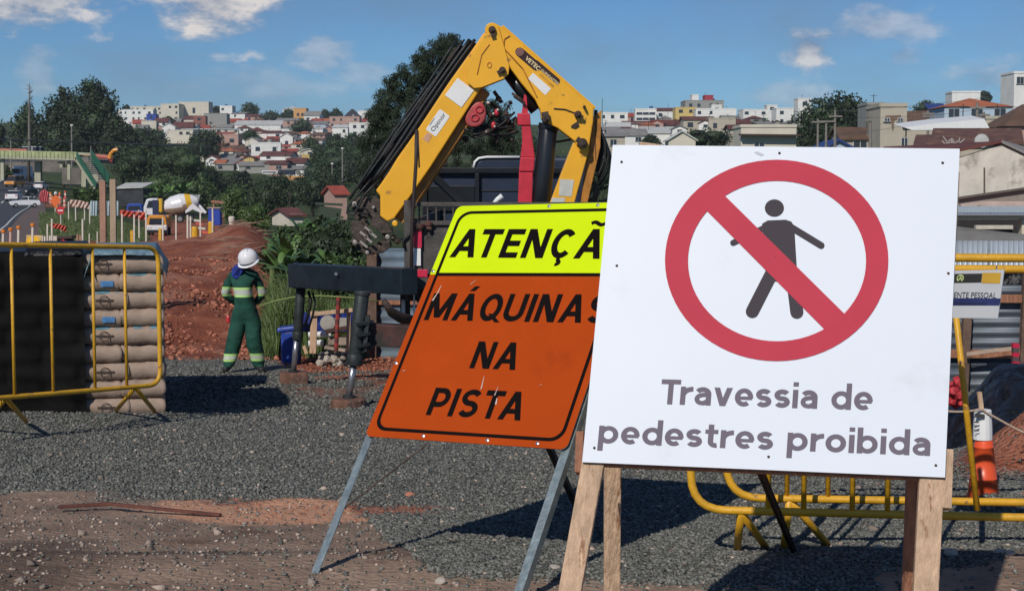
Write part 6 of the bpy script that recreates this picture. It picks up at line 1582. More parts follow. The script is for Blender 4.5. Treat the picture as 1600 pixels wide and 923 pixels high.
b = MB(); c = W(52, 379.5, 46.98); b.prism([c + Vector((cos(a) * .225, 0, sin(a) * .225)) for a in [2 * pi * i / 8 + pi / 8 for i in range(8)]], (0, -.01, 0)); part(b, 'panel', mat('yellow sign panel', (.85, .48, .01), .5), th)
b = MB(); b.poly([c + Vector((x, -.014, z)) for x, z in ((-.14, -.03), (-.06, .04), (0, .01), (.07, .05), (.15, -.02), (.06, -.01), (0, -.03), (-.06, -.01))]); part(b, 'black_symbol', M_ink, th)
b = MB(); b.bar(W(52, 385, 47.05), Vector((c.x, 47.05, gz(c.x, 47) - .1)), .06); part(b, 'stake', M_stake, th)
# blue toilet, roof board, drum, pipes, white roofs
g = G(334, 130); th = thing('toilet_cabin', 'blue portable toilet cabin beyond the stake fence', 'cabin', g)
a = W(325, 326, 130); c = W(344, 351, 130); b = MB(); b.box(((a.x + c.x) / 2, 130.5, (a.z + c.z) / 2), (c.x - a.x, 1, a.z - c.z + .1)); part(b, 'walls', mat('cabin blue', (.015, .05, .36), .5, var=.1), th, bevel=.04)
b = MB(); b.box((a.x + .42, 129.98, (a.z + c.z) / 2), (.07, .04, 1.3)); part(b, 'door_frame', M_white, th); b = MB(); b.box(((a.x + c.x) / 2, 130.5, a.z + .05), (c.x - a.x + .15, 1.2, .1)); part(b, 'roof', mat('cabin roof', (.4, .3, .25), .6), th, bevel=.03)
b = MB(); b.bar(W(332, 314.5, 150), W(351, 316.5, 150), 1.5, .2); b.bar(W(334, 317, 150.5), W(334, 340, 150.5), .15); b.bar(W(349, 317, 150.5), W(349, 340, 150.5), .15)
single(b, 'lean_to', mat('rusty sheet roof', (.32, .14, .09), .8), 'rusty lean-to roof behind the blue toilet cabin', 'shelter', W(341, 340, 150))
p = W(362, 352, 60); b = MB(); b.lathe((p.x, 60, gz(p.x, 60) - .02), (0, 0, 1), ((0, .08), (.02, .1), (.18, .1), (.22, .12), (.36, .13), (.42, .08)), 14); single(b, 'drum', M_stake, 'small whitish drum at the top of the root littered bank', 'drum', (p.x, 60, gz(p.x, 60)))
for i, x in enumerate((143, 147, 151, 166, 170, 184)):
    b = MB(); Y = 112 + i * .5; b.tube([W(x, 314, Y), W(x - .5, 337, Y)], .085, 10); single(b, 'pipe', mat('pale blue pipe', (.45, .55, .58), .5), f'upright pale blue pipe, {["first","second","third","fourth","fifth","last"][i]} from the left behind the tall posts', 'pipe', W(x, 337, Y), 'upright pale blue pipes')
def shed(x0, x1, y0, y1, Y, wallm, roofm, label, rh=.25, name='site_shed', d=6):
    a = W(x0, y0, Y); c = W(x1, y1, Y); cx = (a.x + c.x) / 2; th = thing(name, label, 'shed', (cx, Y, c.z)); h = a.z - c.z; w = c.x - a.x
    b = MB(); b.box((cx, Y + d / 2, c.z + h * (1 - rh) / 2), (w, d, h * (1 - rh))); part(b, 'wall', wallm, th)
    b = MB(); b.prism([(cx - w / 2 - .3, Y - .3, a.z - h * rh), (cx + w / 2 + .3, Y - .3, a.z - h * rh + .15), (cx + w / 2 + .2, Y + d, a.z), (cx - w / 2 - .2, Y + d, a.z - .1)], (0, 0, .12)); part(b, 'roof', roofm, th); return th
shed(183, 224, 286, 322, 235, mat('dark shed wall', (.04, .045, .05), .9, var=.5, scale=.6), mat('pale tin roof', (.55, .54, .5), .6, var=.2, scale=.6), 'open dark shed with pale tin roof left of the mixer truck', .25)
# concrete blocks and rubble bars near the toilet (red white bars)
for i, (x, y) in enumerate(((312, 349), (316, 356), (320, 362), (309, 344))):
    b = MB(); Y = 75; b.bar(W(x - 6, y, Y), W(x + 5, y + 1.5, Y), .06, .1); single(b, 'striped_bar', (M_net, M_stake)[i % 2], f'{["upper middle red","middle white","lowest red","topmost white"][i]} bar of the trestle between yellow barrels', 'bar', W(x, y, Y))
# roots and branches on the bank
rg8 = random.Random(31)
for i in range(26):
    px = rg8.uniform(338, 432); Y = rg8.uniform(38, 54); p = G(px, Y, .05); l = rg8.uniform(.35, 1.1); a = rg8.uniform(-.7, .5)
    P = [p + Vector((cos(a) * l * t - l / 2, rg8.uniform(-.05, .05), .03 * sin(t * 3) + sin(a) * l * t * .5 + .03)) for t in (0, .3, .6, 1)]
    b = MB(); b.tube(P, [.008, .02, .016, .006], 5); single(b, 'dead_branch', mat('dry root', (.24, .15, .11), .9, var=.3), 'dry root or branch lying on the red bank behind the worker', 'branch', P[0], 'dead branches on the bank')
g = gp(313, 497) if False else None

# ------------------------------------------------------------------ vegetation
def leaf_cloud(blobs, n, size, seed, flat=.8, shell=.45, up=0.0, elong=1.0):
    """many small quads through the volume of several ellipsoids; returns verts, faces arrays"""
    r = np.random.RandomState(seed); w = np.array([b_[3] * b_[4] * b_[5] for b_ in blobs]) ** .75; w = w / w.sum()
    k = r.choice(len(blobs), n, p=w); B_ = np.array(blobs)[k]
    d = r.normal(size=(n, 3)); d /= np.linalg.norm(d, axis=1)[:, None]; rad = (shell + (1 - shell) * r.uniform(0, 1, n) ** .6)
    lump = 1 + .22 * np.sin(d[:, 0] * 5 + k * 1.7) * np.cos(d[:, 2] * 6 + k) + .12 * np.sin(d[:, 1] * 11 + d[:, 0] * 9)
    c = B_[:, :3] + d * B_[:, 3:6] * (rad * lump)[:, None]
    a = r.normal(size=(n, 3)) + np.array([0, 0, up]); a /= np.linalg.norm(a, axis=1)[:, None]; q = r.normal(size=(n, 3)); b_ = np.cross(a, q); b_ /= np.linalg.norm(b_, axis=1)[:, None]
    s = size * r.uniform(.55, 1.35, n)[:, None]; a = a * s * elong; b_ = b_ * s * flat
    V = np.stack([c - a, c - b_ * .6 , c + a, c + b_ * .6], 1); return V.reshape(-1, 3)
def inner(blobs, k=.72, seed=0):
    b = MB(); rg = random.Random(seed)
    for (x, y, z, rx, ry, rz) in blobs: b.ico((x, y, z), (rx * k, ry * k, rz * k), 2, .12, rg)
    return b
def quads_mesh(name, V, m, extra=None, mx=None):
    n = len(V) // 4; vv = V; F4 = np.arange(n * 4).reshape(n, 4)
    me = bpy.data.meshes.new(name)
    ev = np.array(extra.v, float) if extra is not None and extra.v else np.zeros((0, 3)); ef = extra.f if extra is not None else []
    allv = np.concatenate([vv, ev]) if len(ev) else vv
    me.vertices.add(len(allv)); me.vertices.foreach_set('co', allv.ravel().astype(np.float32))
    ls = np.concatenate([F4.ravel(), np.array([i + n * 4 for f in ef for i in f], int)]) if ef else F4.ravel()
    lt = np.concatenate([np.full(n, 4), np.array([len(f) for f in ef], int)]) if ef else np.full(n, 4)
    me.loops.add(len(ls)); me.loops.foreach_set('vertex_index', ls.astype(np.int32)); st = np.concatenate([[0], np.cumsum(lt)[:-1]])
    me.polygons.add(len(lt)); me.polygons.foreach_set('loop_start', st.astype(np.int32)); me.polygons.foreach_set('loop_total', lt.astype(np.int32))
    me.materials.append(m)
    if extra is not None and mx is not None: me.materials.append(mx); me.polygons.foreach_set('material_index', np.concatenate([np.zeros(n, int), np.ones(len(ef), int)]).astype(np.int32))
    me.update(calc_edges=True); return me
TREES = {}
def tree(px0, px1, ytop, ybase, Y, m, label, n=1400, leaf=None, seed=None, blobs=None, group=None, name='tree', ground=True, core=True, cat='tree', trunkr=None):
    """tree whose crown spans the given columns and rows at its distance"""
    seed = seed if seed is not None else len(TREES) + 1; TREES[len(TREES)] = 1
    a = W(px0, ytop, Y); c = W(px1, ybase, Y); cx = (a.x + c.x) / 2; w = c.x - a.x; gzz = gz(cx, Y); h = a.z - c.z
    rg = random.Random(seed * 7 + 3)
    if blobs is None:
        blobs = []
        nb = 7 + int(rg.random() * 4)
        for i in range(nb):
            t = i / nb; ang = rg.uniform(0, 6.28); rr = rg.uniform(.0, .30) * w; hh = rg.uniform(.25, .74)
            s = rg.uniform(.22, .34) * (1.25 - .6 * abs(hh - .45))
            blobs.append((cx + cos(ang) * rr, Y + sin(ang) * rr * .8, c.z + h * hh, w * s, w * s * .9, min(h * .30, w * s * .9)))
        blobs.append((cx, Y, c.z + h * .55, w * .34, w * .3, h * .34)); blobs.append((cx + rg.uniform(-.1, .1) * w, Y, a.z - h * .22, w * .24, w * .24, h * .22))
        for s_ in (-1, 1): blobs.append((cx + s_ * w * .33, Y, c.z + h * rg.uniform(.3, .5), w * .19, w * .19, h * .25))
    else:
        blobs = [(cx + bx * w, Y + by * w, c.z + bz * h, rx * w, rx * w * .9, rz * h) for bx, by, bz, rx, rz in blobs]
    leaf = leaf or max(.06, 2.6 / F * Y)
    blobs = [(x, y, z, rx * 1.14, ry * 1.14, rz * 1.08) for x, y, z, rx, ry, rz in blobs]
    V = leaf_cloud(blobs, n, leaf, seed)
    base = Vector((cx, Y, min(gzz, c.z)))
    th = thing(name, label, cat, base, group)
    me = quads_mesh('crown', V - np.array(base), m, None)
    o = bpy.data.objects.new('crown', me); COL.objects.link(o); o.parent = th; o['_w'] = list(base)
    if core:
        b = inner(blobs, .40 if n < 10 else .55, seed); p_ = part(b, 'inner_crown', m, th, smooth=True)
    r0 = trunkr or max(.08, w * .035); b = MB(); top = Vector((cx, Y, c.z + h * .55)); mid = Vector((cx + w * .02, Y, (base.z + top.z) / 2))
    b.tube([base - Vector((0, 0, .2)), mid, top], [r0 * 1.4, r0, r0 * .5], 8)
    for i in range(4):
        q = blobs[i % len(blobs)]; b.tube([mid.lerp(top, .3 + i * .15), Vector(q[:3])], [r0 * .45, r0 * .15], 6)
    part(b, 'trunk', M_bark, th, smooth=True); return th
# big dark trees at the far left
tree(-70, 12, 168, 250, 330, M_leafd, 'dark tree cut by the left edge of the view behind the footbridge', 2200)
tree(14, 72, 158, 246, 330, M_leafd, 'dark tree behind the tall bare trunk left of the big tree group', 2600, blobs=[(-.1, 0, .62, .28, .3), (.12, 0, .55, .3, .3), (-.25, 0, .35, .28, .3), (.3, 0, .4, .25, .3), (0, 0, .8, .16, .2), (0, 0, .2, .45, .25)])
tree(66, 128, 132, 250, 320, M_leafd, 'dark tree with small knob on its crown, left half of the big tree group', 5200, blobs=[(.02, 0, .9, .14, .09), (.1, 0, .72, .36, .2), (-.2, 0, .56, .34, .26), (.3, 0, .6, .34, .3), (-.1, 0, .3, .5, .3), (.3, 0, .25, .45, .28)])
tree(112, 184, 121, 250, 315, M_leafd, 'tallest dark tree of the big group at the left', 6800, blobs=[(-.1, 0, .88, .22, .12), (.06, 0, .80, .26, .15), (-.15, 0, .66, .36, .22), (.24, 0, .64, .30, .22), (.0, 0, .45, .5, .26), (-.28, 0, .3, .38, .28), (.3, 0, .28, .38, .28)])
tree(160, 222, 176, 252, 310, M_leafd, 'lower dark tree sloping down at the right of the big group', 3000, blobs=[(-.2, 0, .78, .2, .2), (-.05, 0, .62, .28, .25), (.2, 0, .42, .26, .25), (-.1, 0, .25, .42, .28), (.32, 0, .2, .2, .2)])
# bare tree with thin trunk
th = thing('bare_tree', 'tall thin bare tree rising above the dark trees at the left', 'tree', G(46, 300)); b = MB(); b.tube([W(46, 240, 300), W(45.5, 190, 300), W(46, 130, 300)], [.32, .22, .06], 7)
part(b, 'trunk', mat('pale bark', (.18, .16, .14), .9), th); b = MB(); rg9 = random.Random(3)
for i in range(34):
    y = rg9.uniform(133, 185); l = rg9.uniform(3, 9) * (1 - abs(y - 150) / 60); s = rg9.choice((-1, 1)); b.tube([W(46, y, 300), W(46 + s * l * .6, y - 3, 300 + rg9.uniform(-1, 1)), W(46 + s * l, y - rg9.uniform(1, 8), 300)], [.07, .04, .02], 4)
part(b, 'branches', mat('grey twigs', (.13, .13, .12), .9), th)
# dark wood and bushes of the valley
VT = [(176, 262, 196, 252, 420, 0, 'dark tree above the wire, right of the big tree group'), (180, 262, 226, 290, 300, 3, 'broad dark tree right of the road bridge end'), (236, 330, 226, 300, 290, 3, 'broad dark tree above the mixer truck'),
      (296, 345, 204, 250, 480, 0, 'round dark tree among the houses left of the pink wall'), (300, 362, 262, 322, 300, 0, 'dark round bush right of the broad dark trees'),
      (222, 300, 270, 322, 250, 1, 'mid green bush behind the mixer truck cab'), (285, 352, 280, 335, 245, 1, 'mid green bush behind the mixer truck drum'), (362, 396, 268, 300, 330, 0, 'small dark tree by the lower houses'),
      (340, 400, 286, 345, 210, 1, 'green bush between the lean-to and the small dark tree'), (385, 450, 280, 345, 190, 3, 'green bush above the worker'), (400, 475, 270, 330, 230, 0, 'dark tree under the orange wall of the road'), (455, 520, 276, 330, 220, 0, 'dark tree left of the pink house'),
      (470, 540, 268, 312, 260, 0, 'dark tree above the pink house'), (480, 522, 238, 290, 420, 3, 'dark green tree at the foot of the houses, left of the dark slope'), (470, 600, 235, 300, 380, 0, 'wide dark tree mass on the slope behind the crane tip'),
      (500, 560, 215, 262, 440, 3, 'tree on the dark slope below the long white building'), (540, 610, 215, 290, 330, 0, 'dark tree left of the pine foot'), (350, 382, 300, 350, 120, 2, 'light green shrub on the bank above the worker'), (378, 425, 318, 372, 70, 2, 'tall weedy light green shrub at the top of the red bank'),
      (560, 640, 260, 330, 120, 0, 'dark bush behind the crane tip'), (640, 720, 250, 330, 130, 3, 'dark bush behind the truck bed'), (800, 900, 235, 310, 120, 3, 'dark bush behind the red post of the crane'), (880, 960, 220, 320, 110, 0, 'dark tree behind the crane hoses'), (770, 870, 200, 300, 160, 0, 'dark tree seen between the red post and the yellow column')]
ML = [M_leafd, M_leafm, M_leafl, mat('deep green foliage', (.030, .055, .018), .65, var=.35, scale=.6, rnd=.55)]
for i, (x0, x1, y0, y1, Y, mi, lab) in enumerate(VT):
    tree(x0, x1, y0, y1, Y, ML[mi], lab, n=4600 if Y > 100 else 4200, seed=100 + i, leaf=(2.1 if Y > 100 else 1.5) / F * Y)
# hedge row below the footbridge
for i, (x0, x1) in enumerate(((112, 126), (124, 138), (136, 152), (150, 160))):
    tree(x0, x1, 291 + i % 2, 318, 170, ML[2] if i % 2 else ML[1], f'{["first","second","third","last"][i]} bush from the left of the clipped hedge row by the footbridge stairs', n=700, seed=150 + i, name='bush', cat='bush', group='hedge bushes by the footbridge')
for i, (x0, x1, y0, y1) in enumerate(((3, 18, 258, 290), (95, 112, 258, 285))):
    tree(x0, x1, y0, y1, 330, ML[1], ('olive bush at the left edge beside the highway', 'olive tree between the footbridge piers')[i], n=600, seed=160 + i, name='bush', cat='bush')
# the pine behind the crane
Yp = 62
pine = [(.04, 0, .93, .12, .07), (-.05, 0, .88, .15, .09), (.12, 0, .86, .13, .09), (-.14, 0, .80, .14, .09), (.03, 0, .78, .2, .1), (-.22, 0, .72, .14, .10), (.18, 0, .74, .15, .11), (-.30, 0, .63, .14, .10), (-.10, 0, .66, .22, .12), (.12, 0, .62, .22, .12), (.30, 0, .58, .15, .10), (-.38, 0, .56, .10, .09), (-.28, 0, .50, .2, .12), (.0, 0, .5, .25, .13), (.24, 0, .46, .2, .13), (.38, 0, .46, .11, .11), (-.40, 0, .42, .13, .1), (-.2, 0, .36, .25, .13), (.12, 0, .34, .28, .13), (.36, 0, .32, .15, .12), (-.38, 0, .28, .15, .1), (-.15, 0, .2, .3, .13), (.15, 0, .18, .3, .13), (.38, 0, .16, .14, .1), (-.40, 0, .12, .14, .1)]
tree(562, 815, 56, 345, Yp, M_leafp, 'tall dark pine with tufted outline directly behind the crane', n=1, seed=77, blobs=pine, leaf=.05, core=False, trunkr=.22)
pt = [o for o in COL.objects if o.name.startswith('crown')][-1]
root = pt.parent; base = worg(root)
bl_ = []
a = W(562, 56, Yp); c = W(815, 345, Yp); w = c.x - a.x; h = a.z - c.z; cx = (a.x + c.x) / 2; rp = np.random.RandomState(5)
V = []
for (bx, by, bz, rx, rz) in pine:
    for k in range(42):   # tufts
        d = rp.normal(size=3); d /= np.linalg.norm(d); d *= rp.uniform(.2, 1) ** .5; d[1] *= .8
        p = np.array([cx + bx * w + d[0] * rx * w * .92, Yp + d[1] * rx * w * .9, c.z + bz * h + d[2] * rz * h * .95])
        V.append(leaf_cloud([(p[0], p[1], p[2], .23, .23, .19)], 120, .075, rp.randint(1e6), flat=.28, shell=.15, up=1.1))
me = quads_mesh('crown', np.concatenate(V) - np.array(base), M_leafp); pt.data = me
# bushes and banana plants right of the worker
def banana(px, py, Y, n, ln, seed, label, m=M_leafl, name='banana_plant', h=.4):
    g = G(px, Y); top = W(px, py, Y); th = thing(name, label, 'plant', g); rg = random.Random(seed); base = Vector((g.x, Y, max(g.z + .2, top.z - ln * .7)))
    b = MB(); b.tube([g, base], [.09, .05], 8); part(b, 'stem', mat('green stem', (.12, .15, .05), .7), th)
    for i in range(n):
        a = 2 * pi * i / n + rg.uniform(-.3, .3); el = rg.uniform(.5, 1.35); l = ln * rg.uniform(.7, 1.1); hw = l * rg.uniform(.09, .13); pts = []
        d = Vector((cos(a), sin(a), 0)); sidev = Vector((-sin(a), cos(a), 0)); vs = []; K = 9
        for k in range(K + 1):
            t = k / K; e = el - 1.5 * t * t * (1.2 - el * .4); r_ = t * l; p = base + d * (r_ * cos(el) * .9 + .12 * r_) + Vector((0, 0, r_ * sin(el) - .42 * l * t * t)); ww = hw * (sin(pi * min(1, .12 + t * .88)) ** .6) * (1 if t < 1 else .1)
            vs += [p - sidev * ww + Vector((0, 0, -.25 * ww)), p + Vector((0, 0, .1 * ww)), p + sidev * ww + Vector((0, 0, -.25 * ww))]
        fs = []
        for k in range(K):
            if rg.random() < .0: continue
            fs += [(3 * k, 3 * k + 1, 3 * k + 4, 3 * k + 3), (3 * k + 1, 3 * k + 2, 3 * k + 5, 3 * k + 4)]
        b = MB(); b.add(vs, fs); part(b, 'leaf', m, th, smooth=True)
    return th
M_ban = mat('banana leaf', (.10, .18, .045), .45, var=.3, scale=3, rnd=.0)
M_band = mat('dark banana leaf', (.055, .11, .035), .45, var=.3, scale=3)
for i, (x, y, Y, ln, lab) in enumerate(((455, 352, 31, 1.1, 'banana plant right above the worker, leftmost of the clump'), (480, 325, 34, 1.1, 'tallest banana plant with pale dry spikes in the clump'), (506, 340, 33, 1.0, 'banana plant in the middle right of the clump'), (530, 350, 30, .9, 'banana plant next to the crane tip'), (440, 375, 29, .8, 'low banana plant nearest the red bank'), (495, 372, 28.5, .9, 'low banana plant in front of the clump'), (520, 378, 28.3, .8, 'low banana plant just above the outrigger beam'), (425, 362, 32, .9, 'banana plant leaning over the red bank edge'), (548, 362, 30.5, .8, 'banana plant half hidden by the crane tip'), (470, 385, 27.6, .8, 'small banana plant above the tall grass'))):
    banana(x, y, Y, 13, ln * 1.1, i + 1, lab, (M_ban, M_band)[i % 2])
for i, (x, y, Y, ln) in enumerate(((252, 286, 215, 2.6), (268, 278, 222, 3.2), (286, 275, 226, 3.6), (240, 294, 215, 2.2))):
    banana(x, y, Y, 12, ln, 20 + i, f'far banana plant, {["second","third","tallest and rightmost","leftmost"][i]} of four above the mixer truck', M_ban)
tree(408, 500, 352, 470, 33, ML[1], 'leafy dark green shrub behind the worker', n=3600, seed=201, leaf=.055, name='shrub', cat='shrub')
tree(470, 590, 345, 470, 30, ML[3], 'dark green shrub under the crane tip', n=5200, seed=202, leaf=.05, name='shrub', cat='shrub')
tree(415, 480, 400, 545, 29, ML[3], 'shaded shrub rooted behind the tall grass', n=2600, seed=203, leaf=.045, name='shrub', cat='shrub')
tree(480, 590, 400, 500, 28, ML[1], 'green shrub behind the dark outrigger beam', n=3400, seed=204, leaf=.05, name='shrub', cat='shrub')
# tall grass
r = np.random.RandomState(9); n = 9000; px = r.uniform(408, 585, n); Y = r.uniform(24.6, 28.5, n); x = (px - 800) / F * Y; z = hz(x, Y)
hmax = np.interp(px, [408, 425, 450, 470, 500, 560, 585], [.35, .95, 1.35, 1.25, .95, .8, .6]) * np.where(px > 440, 1, np.clip((Y - 24.2) / 1, .4, 1))
keep = ~((px > 432) & (px < 478) & (Y < 25.2)); h = hmax * r.uniform(.5, 1.1, n); ang = r.uniform(0, 6.28, n); ln = r.uniform(.1, .5, n) * h
w_ = r.uniform(.006, .014, n); P0 = np.stack([x, Y, z], -1); P1 = P0 + np.stack([np.cos(ang) * ln * .35, np.sin(ang) * ln * .35, h * .65], -1); P2 = P0 + np.stack([np.cos(ang) * ln, np.sin(ang) * ln, h * r.uniform(.7, 1.0, n)], -1)
sv = np.stack([np.cos(ang + 1.2), np.sin(ang + 1.2) * .3, np.zeros(n)], -1) * w_[:, None]
V1 = np.stack([P0 - sv, P0 + sv, P1 + sv * .8, P1 - sv * .8], 1)[keep]; V2 = np.stack([P1 - sv * .8, P1 + sv * .8, P2 + sv * .1, P2 - sv * .1], 1)[keep]
o = bpy.data.objects.new('tall_grass', quads_mesh('tall_grass', np.concatenate([V1, V2]).reshape(-1, 3), M_grassleaf)); COL.objects.link(o); o['kind'] = 'stuff'
# grass verge tufts at left
r = np.random.RandomState(19); n = 14000; px = r.uniform(62, 232, n); Y = np.exp(r.uniform(math.log(58), math.log(150), n)); x = (px - 800) / F * Y; z = hz(x, Y)
rd, gs, dt = zone_fields(x, Y); k = gs > .5; x, Y, z = x[k], Y[k], z[k]; n = len(x); h = r.uniform(.05, .16, n) * (1 + Y / 150); ang = r.uniform(0, 6.28, n)
P0 = np.stack([x, Y, z], -1); sv = np.stack([np.cos(ang), np.sin(ang) * .4, np.zeros(n)], -1) * (h * .35)[:, None]; up_ = np.stack([r.uniform(-.04, .04, n), r.uniform(-.04, .04, n), h], -1)
o = bpy.data.objects.new('verge_grass', quads_mesh('verge_grass', np.stack([P0 - sv, P0 + sv, P0 + up_ + sv * .3, P0 + up_ - sv * .3], 1).reshape(-1, 3), mat('verge grass', (.07, .10, .03), .7, var=.3, scale=.6, rnd=.4))); COL.objects.link(o); o['kind'] = 'stuff'
# right hand trees
tree(1243, 1358, 145, 240, 230, M_leafd, 'large round dark tree above the top edge of the white sign', n=6500, seed=301, leaf=.30, blobs=[(-.1, 0, .62, .32, .32), (.12, 0, .68, .3, .28), (-.26, 0, .42, .24, .32), (.28, 0, .48, .22, .36), (.0, 0, .35, .45, .35), (.2, 0, .78, .18, .18), (-.3, 0, .2, .22, .25), (.3, 0, .18, .22, .25)])
for i, (x0, x1, y0, y1, Y, mi, lab) in enumerate(((1052, 1140, 200, 236, 260, 0, 'dark tree between the gabled house and the cream flat house'), (1000, 1032, 211, 235, 300, 0, 'small dark tree left of the cream gabled house'), (1165, 1208, 188, 210, 480, 1, 'yellow green tree in front of the white flats'), (1205, 1232, 190, 210, 470, 0, 'low dark tree right of the yellow green tree'), (1432, 1464, 157, 185, 520, 0, 'dark tree beside the blue roof'), (930, 975, 205, 240, 420, 0, 'dark tree beside the crane hoses'), (1530, 1548, 143, 160, 650, 0, 'small tree top behind the orange roofed house'))):
    tree(x0, x1, y0, y1, Y, ML[mi], lab, n=2200, seed=310 + i, leaf=2.0 / F * Y)
for i, (x0, x1, y0, y1, Y, lab) in enumerate(((376, 406, 159, 190, 930, 'round dark tree on the skyline right of the grey blocks'), (404, 440, 172, 196, 900, 'broad dark tree on the skyline left of the orange house'), (438, 464, 170, 190, 905, 'dark tree touching the orange house'), (497, 517, 171, 192, 900, 'dark tree on the skyline right of the grey roofed house'), (516, 536, 169, 186, 930, 'small dark tree left of the pyramid roof'), (455, 489, 184, 214, 700, 'large round dark tree in the middle of the houses'), (258, 272, 182, 198, 800, 'small dark tree under the cream flats'), (222, 258, 200, 226, 620, 'dark tree low in the houses right of the big group'), (330, 346, 166, 178, 960, 'small dark bush beside the big cream block'), (378, 408, 204, 222, 600, 'dark tree between the maroon roofs'), (510, 540, 208, 232, 520, 'dark tree at the top of the dark slope'), (530, 575, 205, 235, 520, 'wide tree at the top of the dark slope'), (192, 202, 164, 176, 980, 'tiny dark tree at the left end of the skyline'), (545, 600, 212, 245, 470, 'tree at the right end of the dark slope'), (486, 506, 222, 262, 470, 'tree at the right edge of the lower houses'), (470, 500, 212, 240, 520, 'tree behind the tall lamp on the dark slope'))):
    tree(x0, x1, y0, y1, Y, M_leafd if i % 3 else ML[3], lab, n=1100, seed=340 + i, leaf=1.7 / F * Y)

# ------------------------------------------------------------------ houses
def cm(nm, c, r=.85, v=.08, **k): return mat(nm, c, r, var=v, scale=.5, **k)
WALL = {'white': cm('white render', (.76, .75, .72), color2=(.50, .48, .44), c2t=.6), 'cream': cm('cream render', (.62, .57, .47), color2=(.36, .31, .25), c2t=.6), 'grey': cm('grey render', (.30, .30, .28)), 'pink': cm('pink render', (.45, .29, .24)), 'yellow': cm('yellow render', (.60, .45, .17)), 'orange': cm('orange render', (.60, .32, .12)), 'brick red': cm('brick', (.27, .11, .08)), 'pale blue': cm('pale blue render', (.42, .52, .62)), 'beige': cm('beige render', (.46, .41, .33), color2=(.20, .17, .13), c2t=.55, c2w=.12)}
ROOF = {'maroon': cm('maroon tiles', (.13, .045, .038), .9, .3), 'red': cm('red tiles', (.34, .07, .045), .9, .2), 'orange': cm('orange tiles', (.42, .13, .06), .9, .2), 'grey': cm('fibre cement', (.24, .23, .22), .9, .2), 'brown': cm('brown tiles', (.13, .075, .05), .9, .3), 'pale': cm('pale metal roof', (.55, .55, .52), .6, .1), 'dark': cm('dark roof', (.03, .03, .04), .8, .2), 'blue': cm('blue roof', (.02, .05, .2), .6, .2)}
M_tankb = mat('blue water tank', (.05, .14, .30), .5)
M_win = mat('house window glass', (.035, .045, .06), .2, var=.3)
M_frame = mat('window frame', (.45, .45, .43), .6)
rw = random.Random(99)
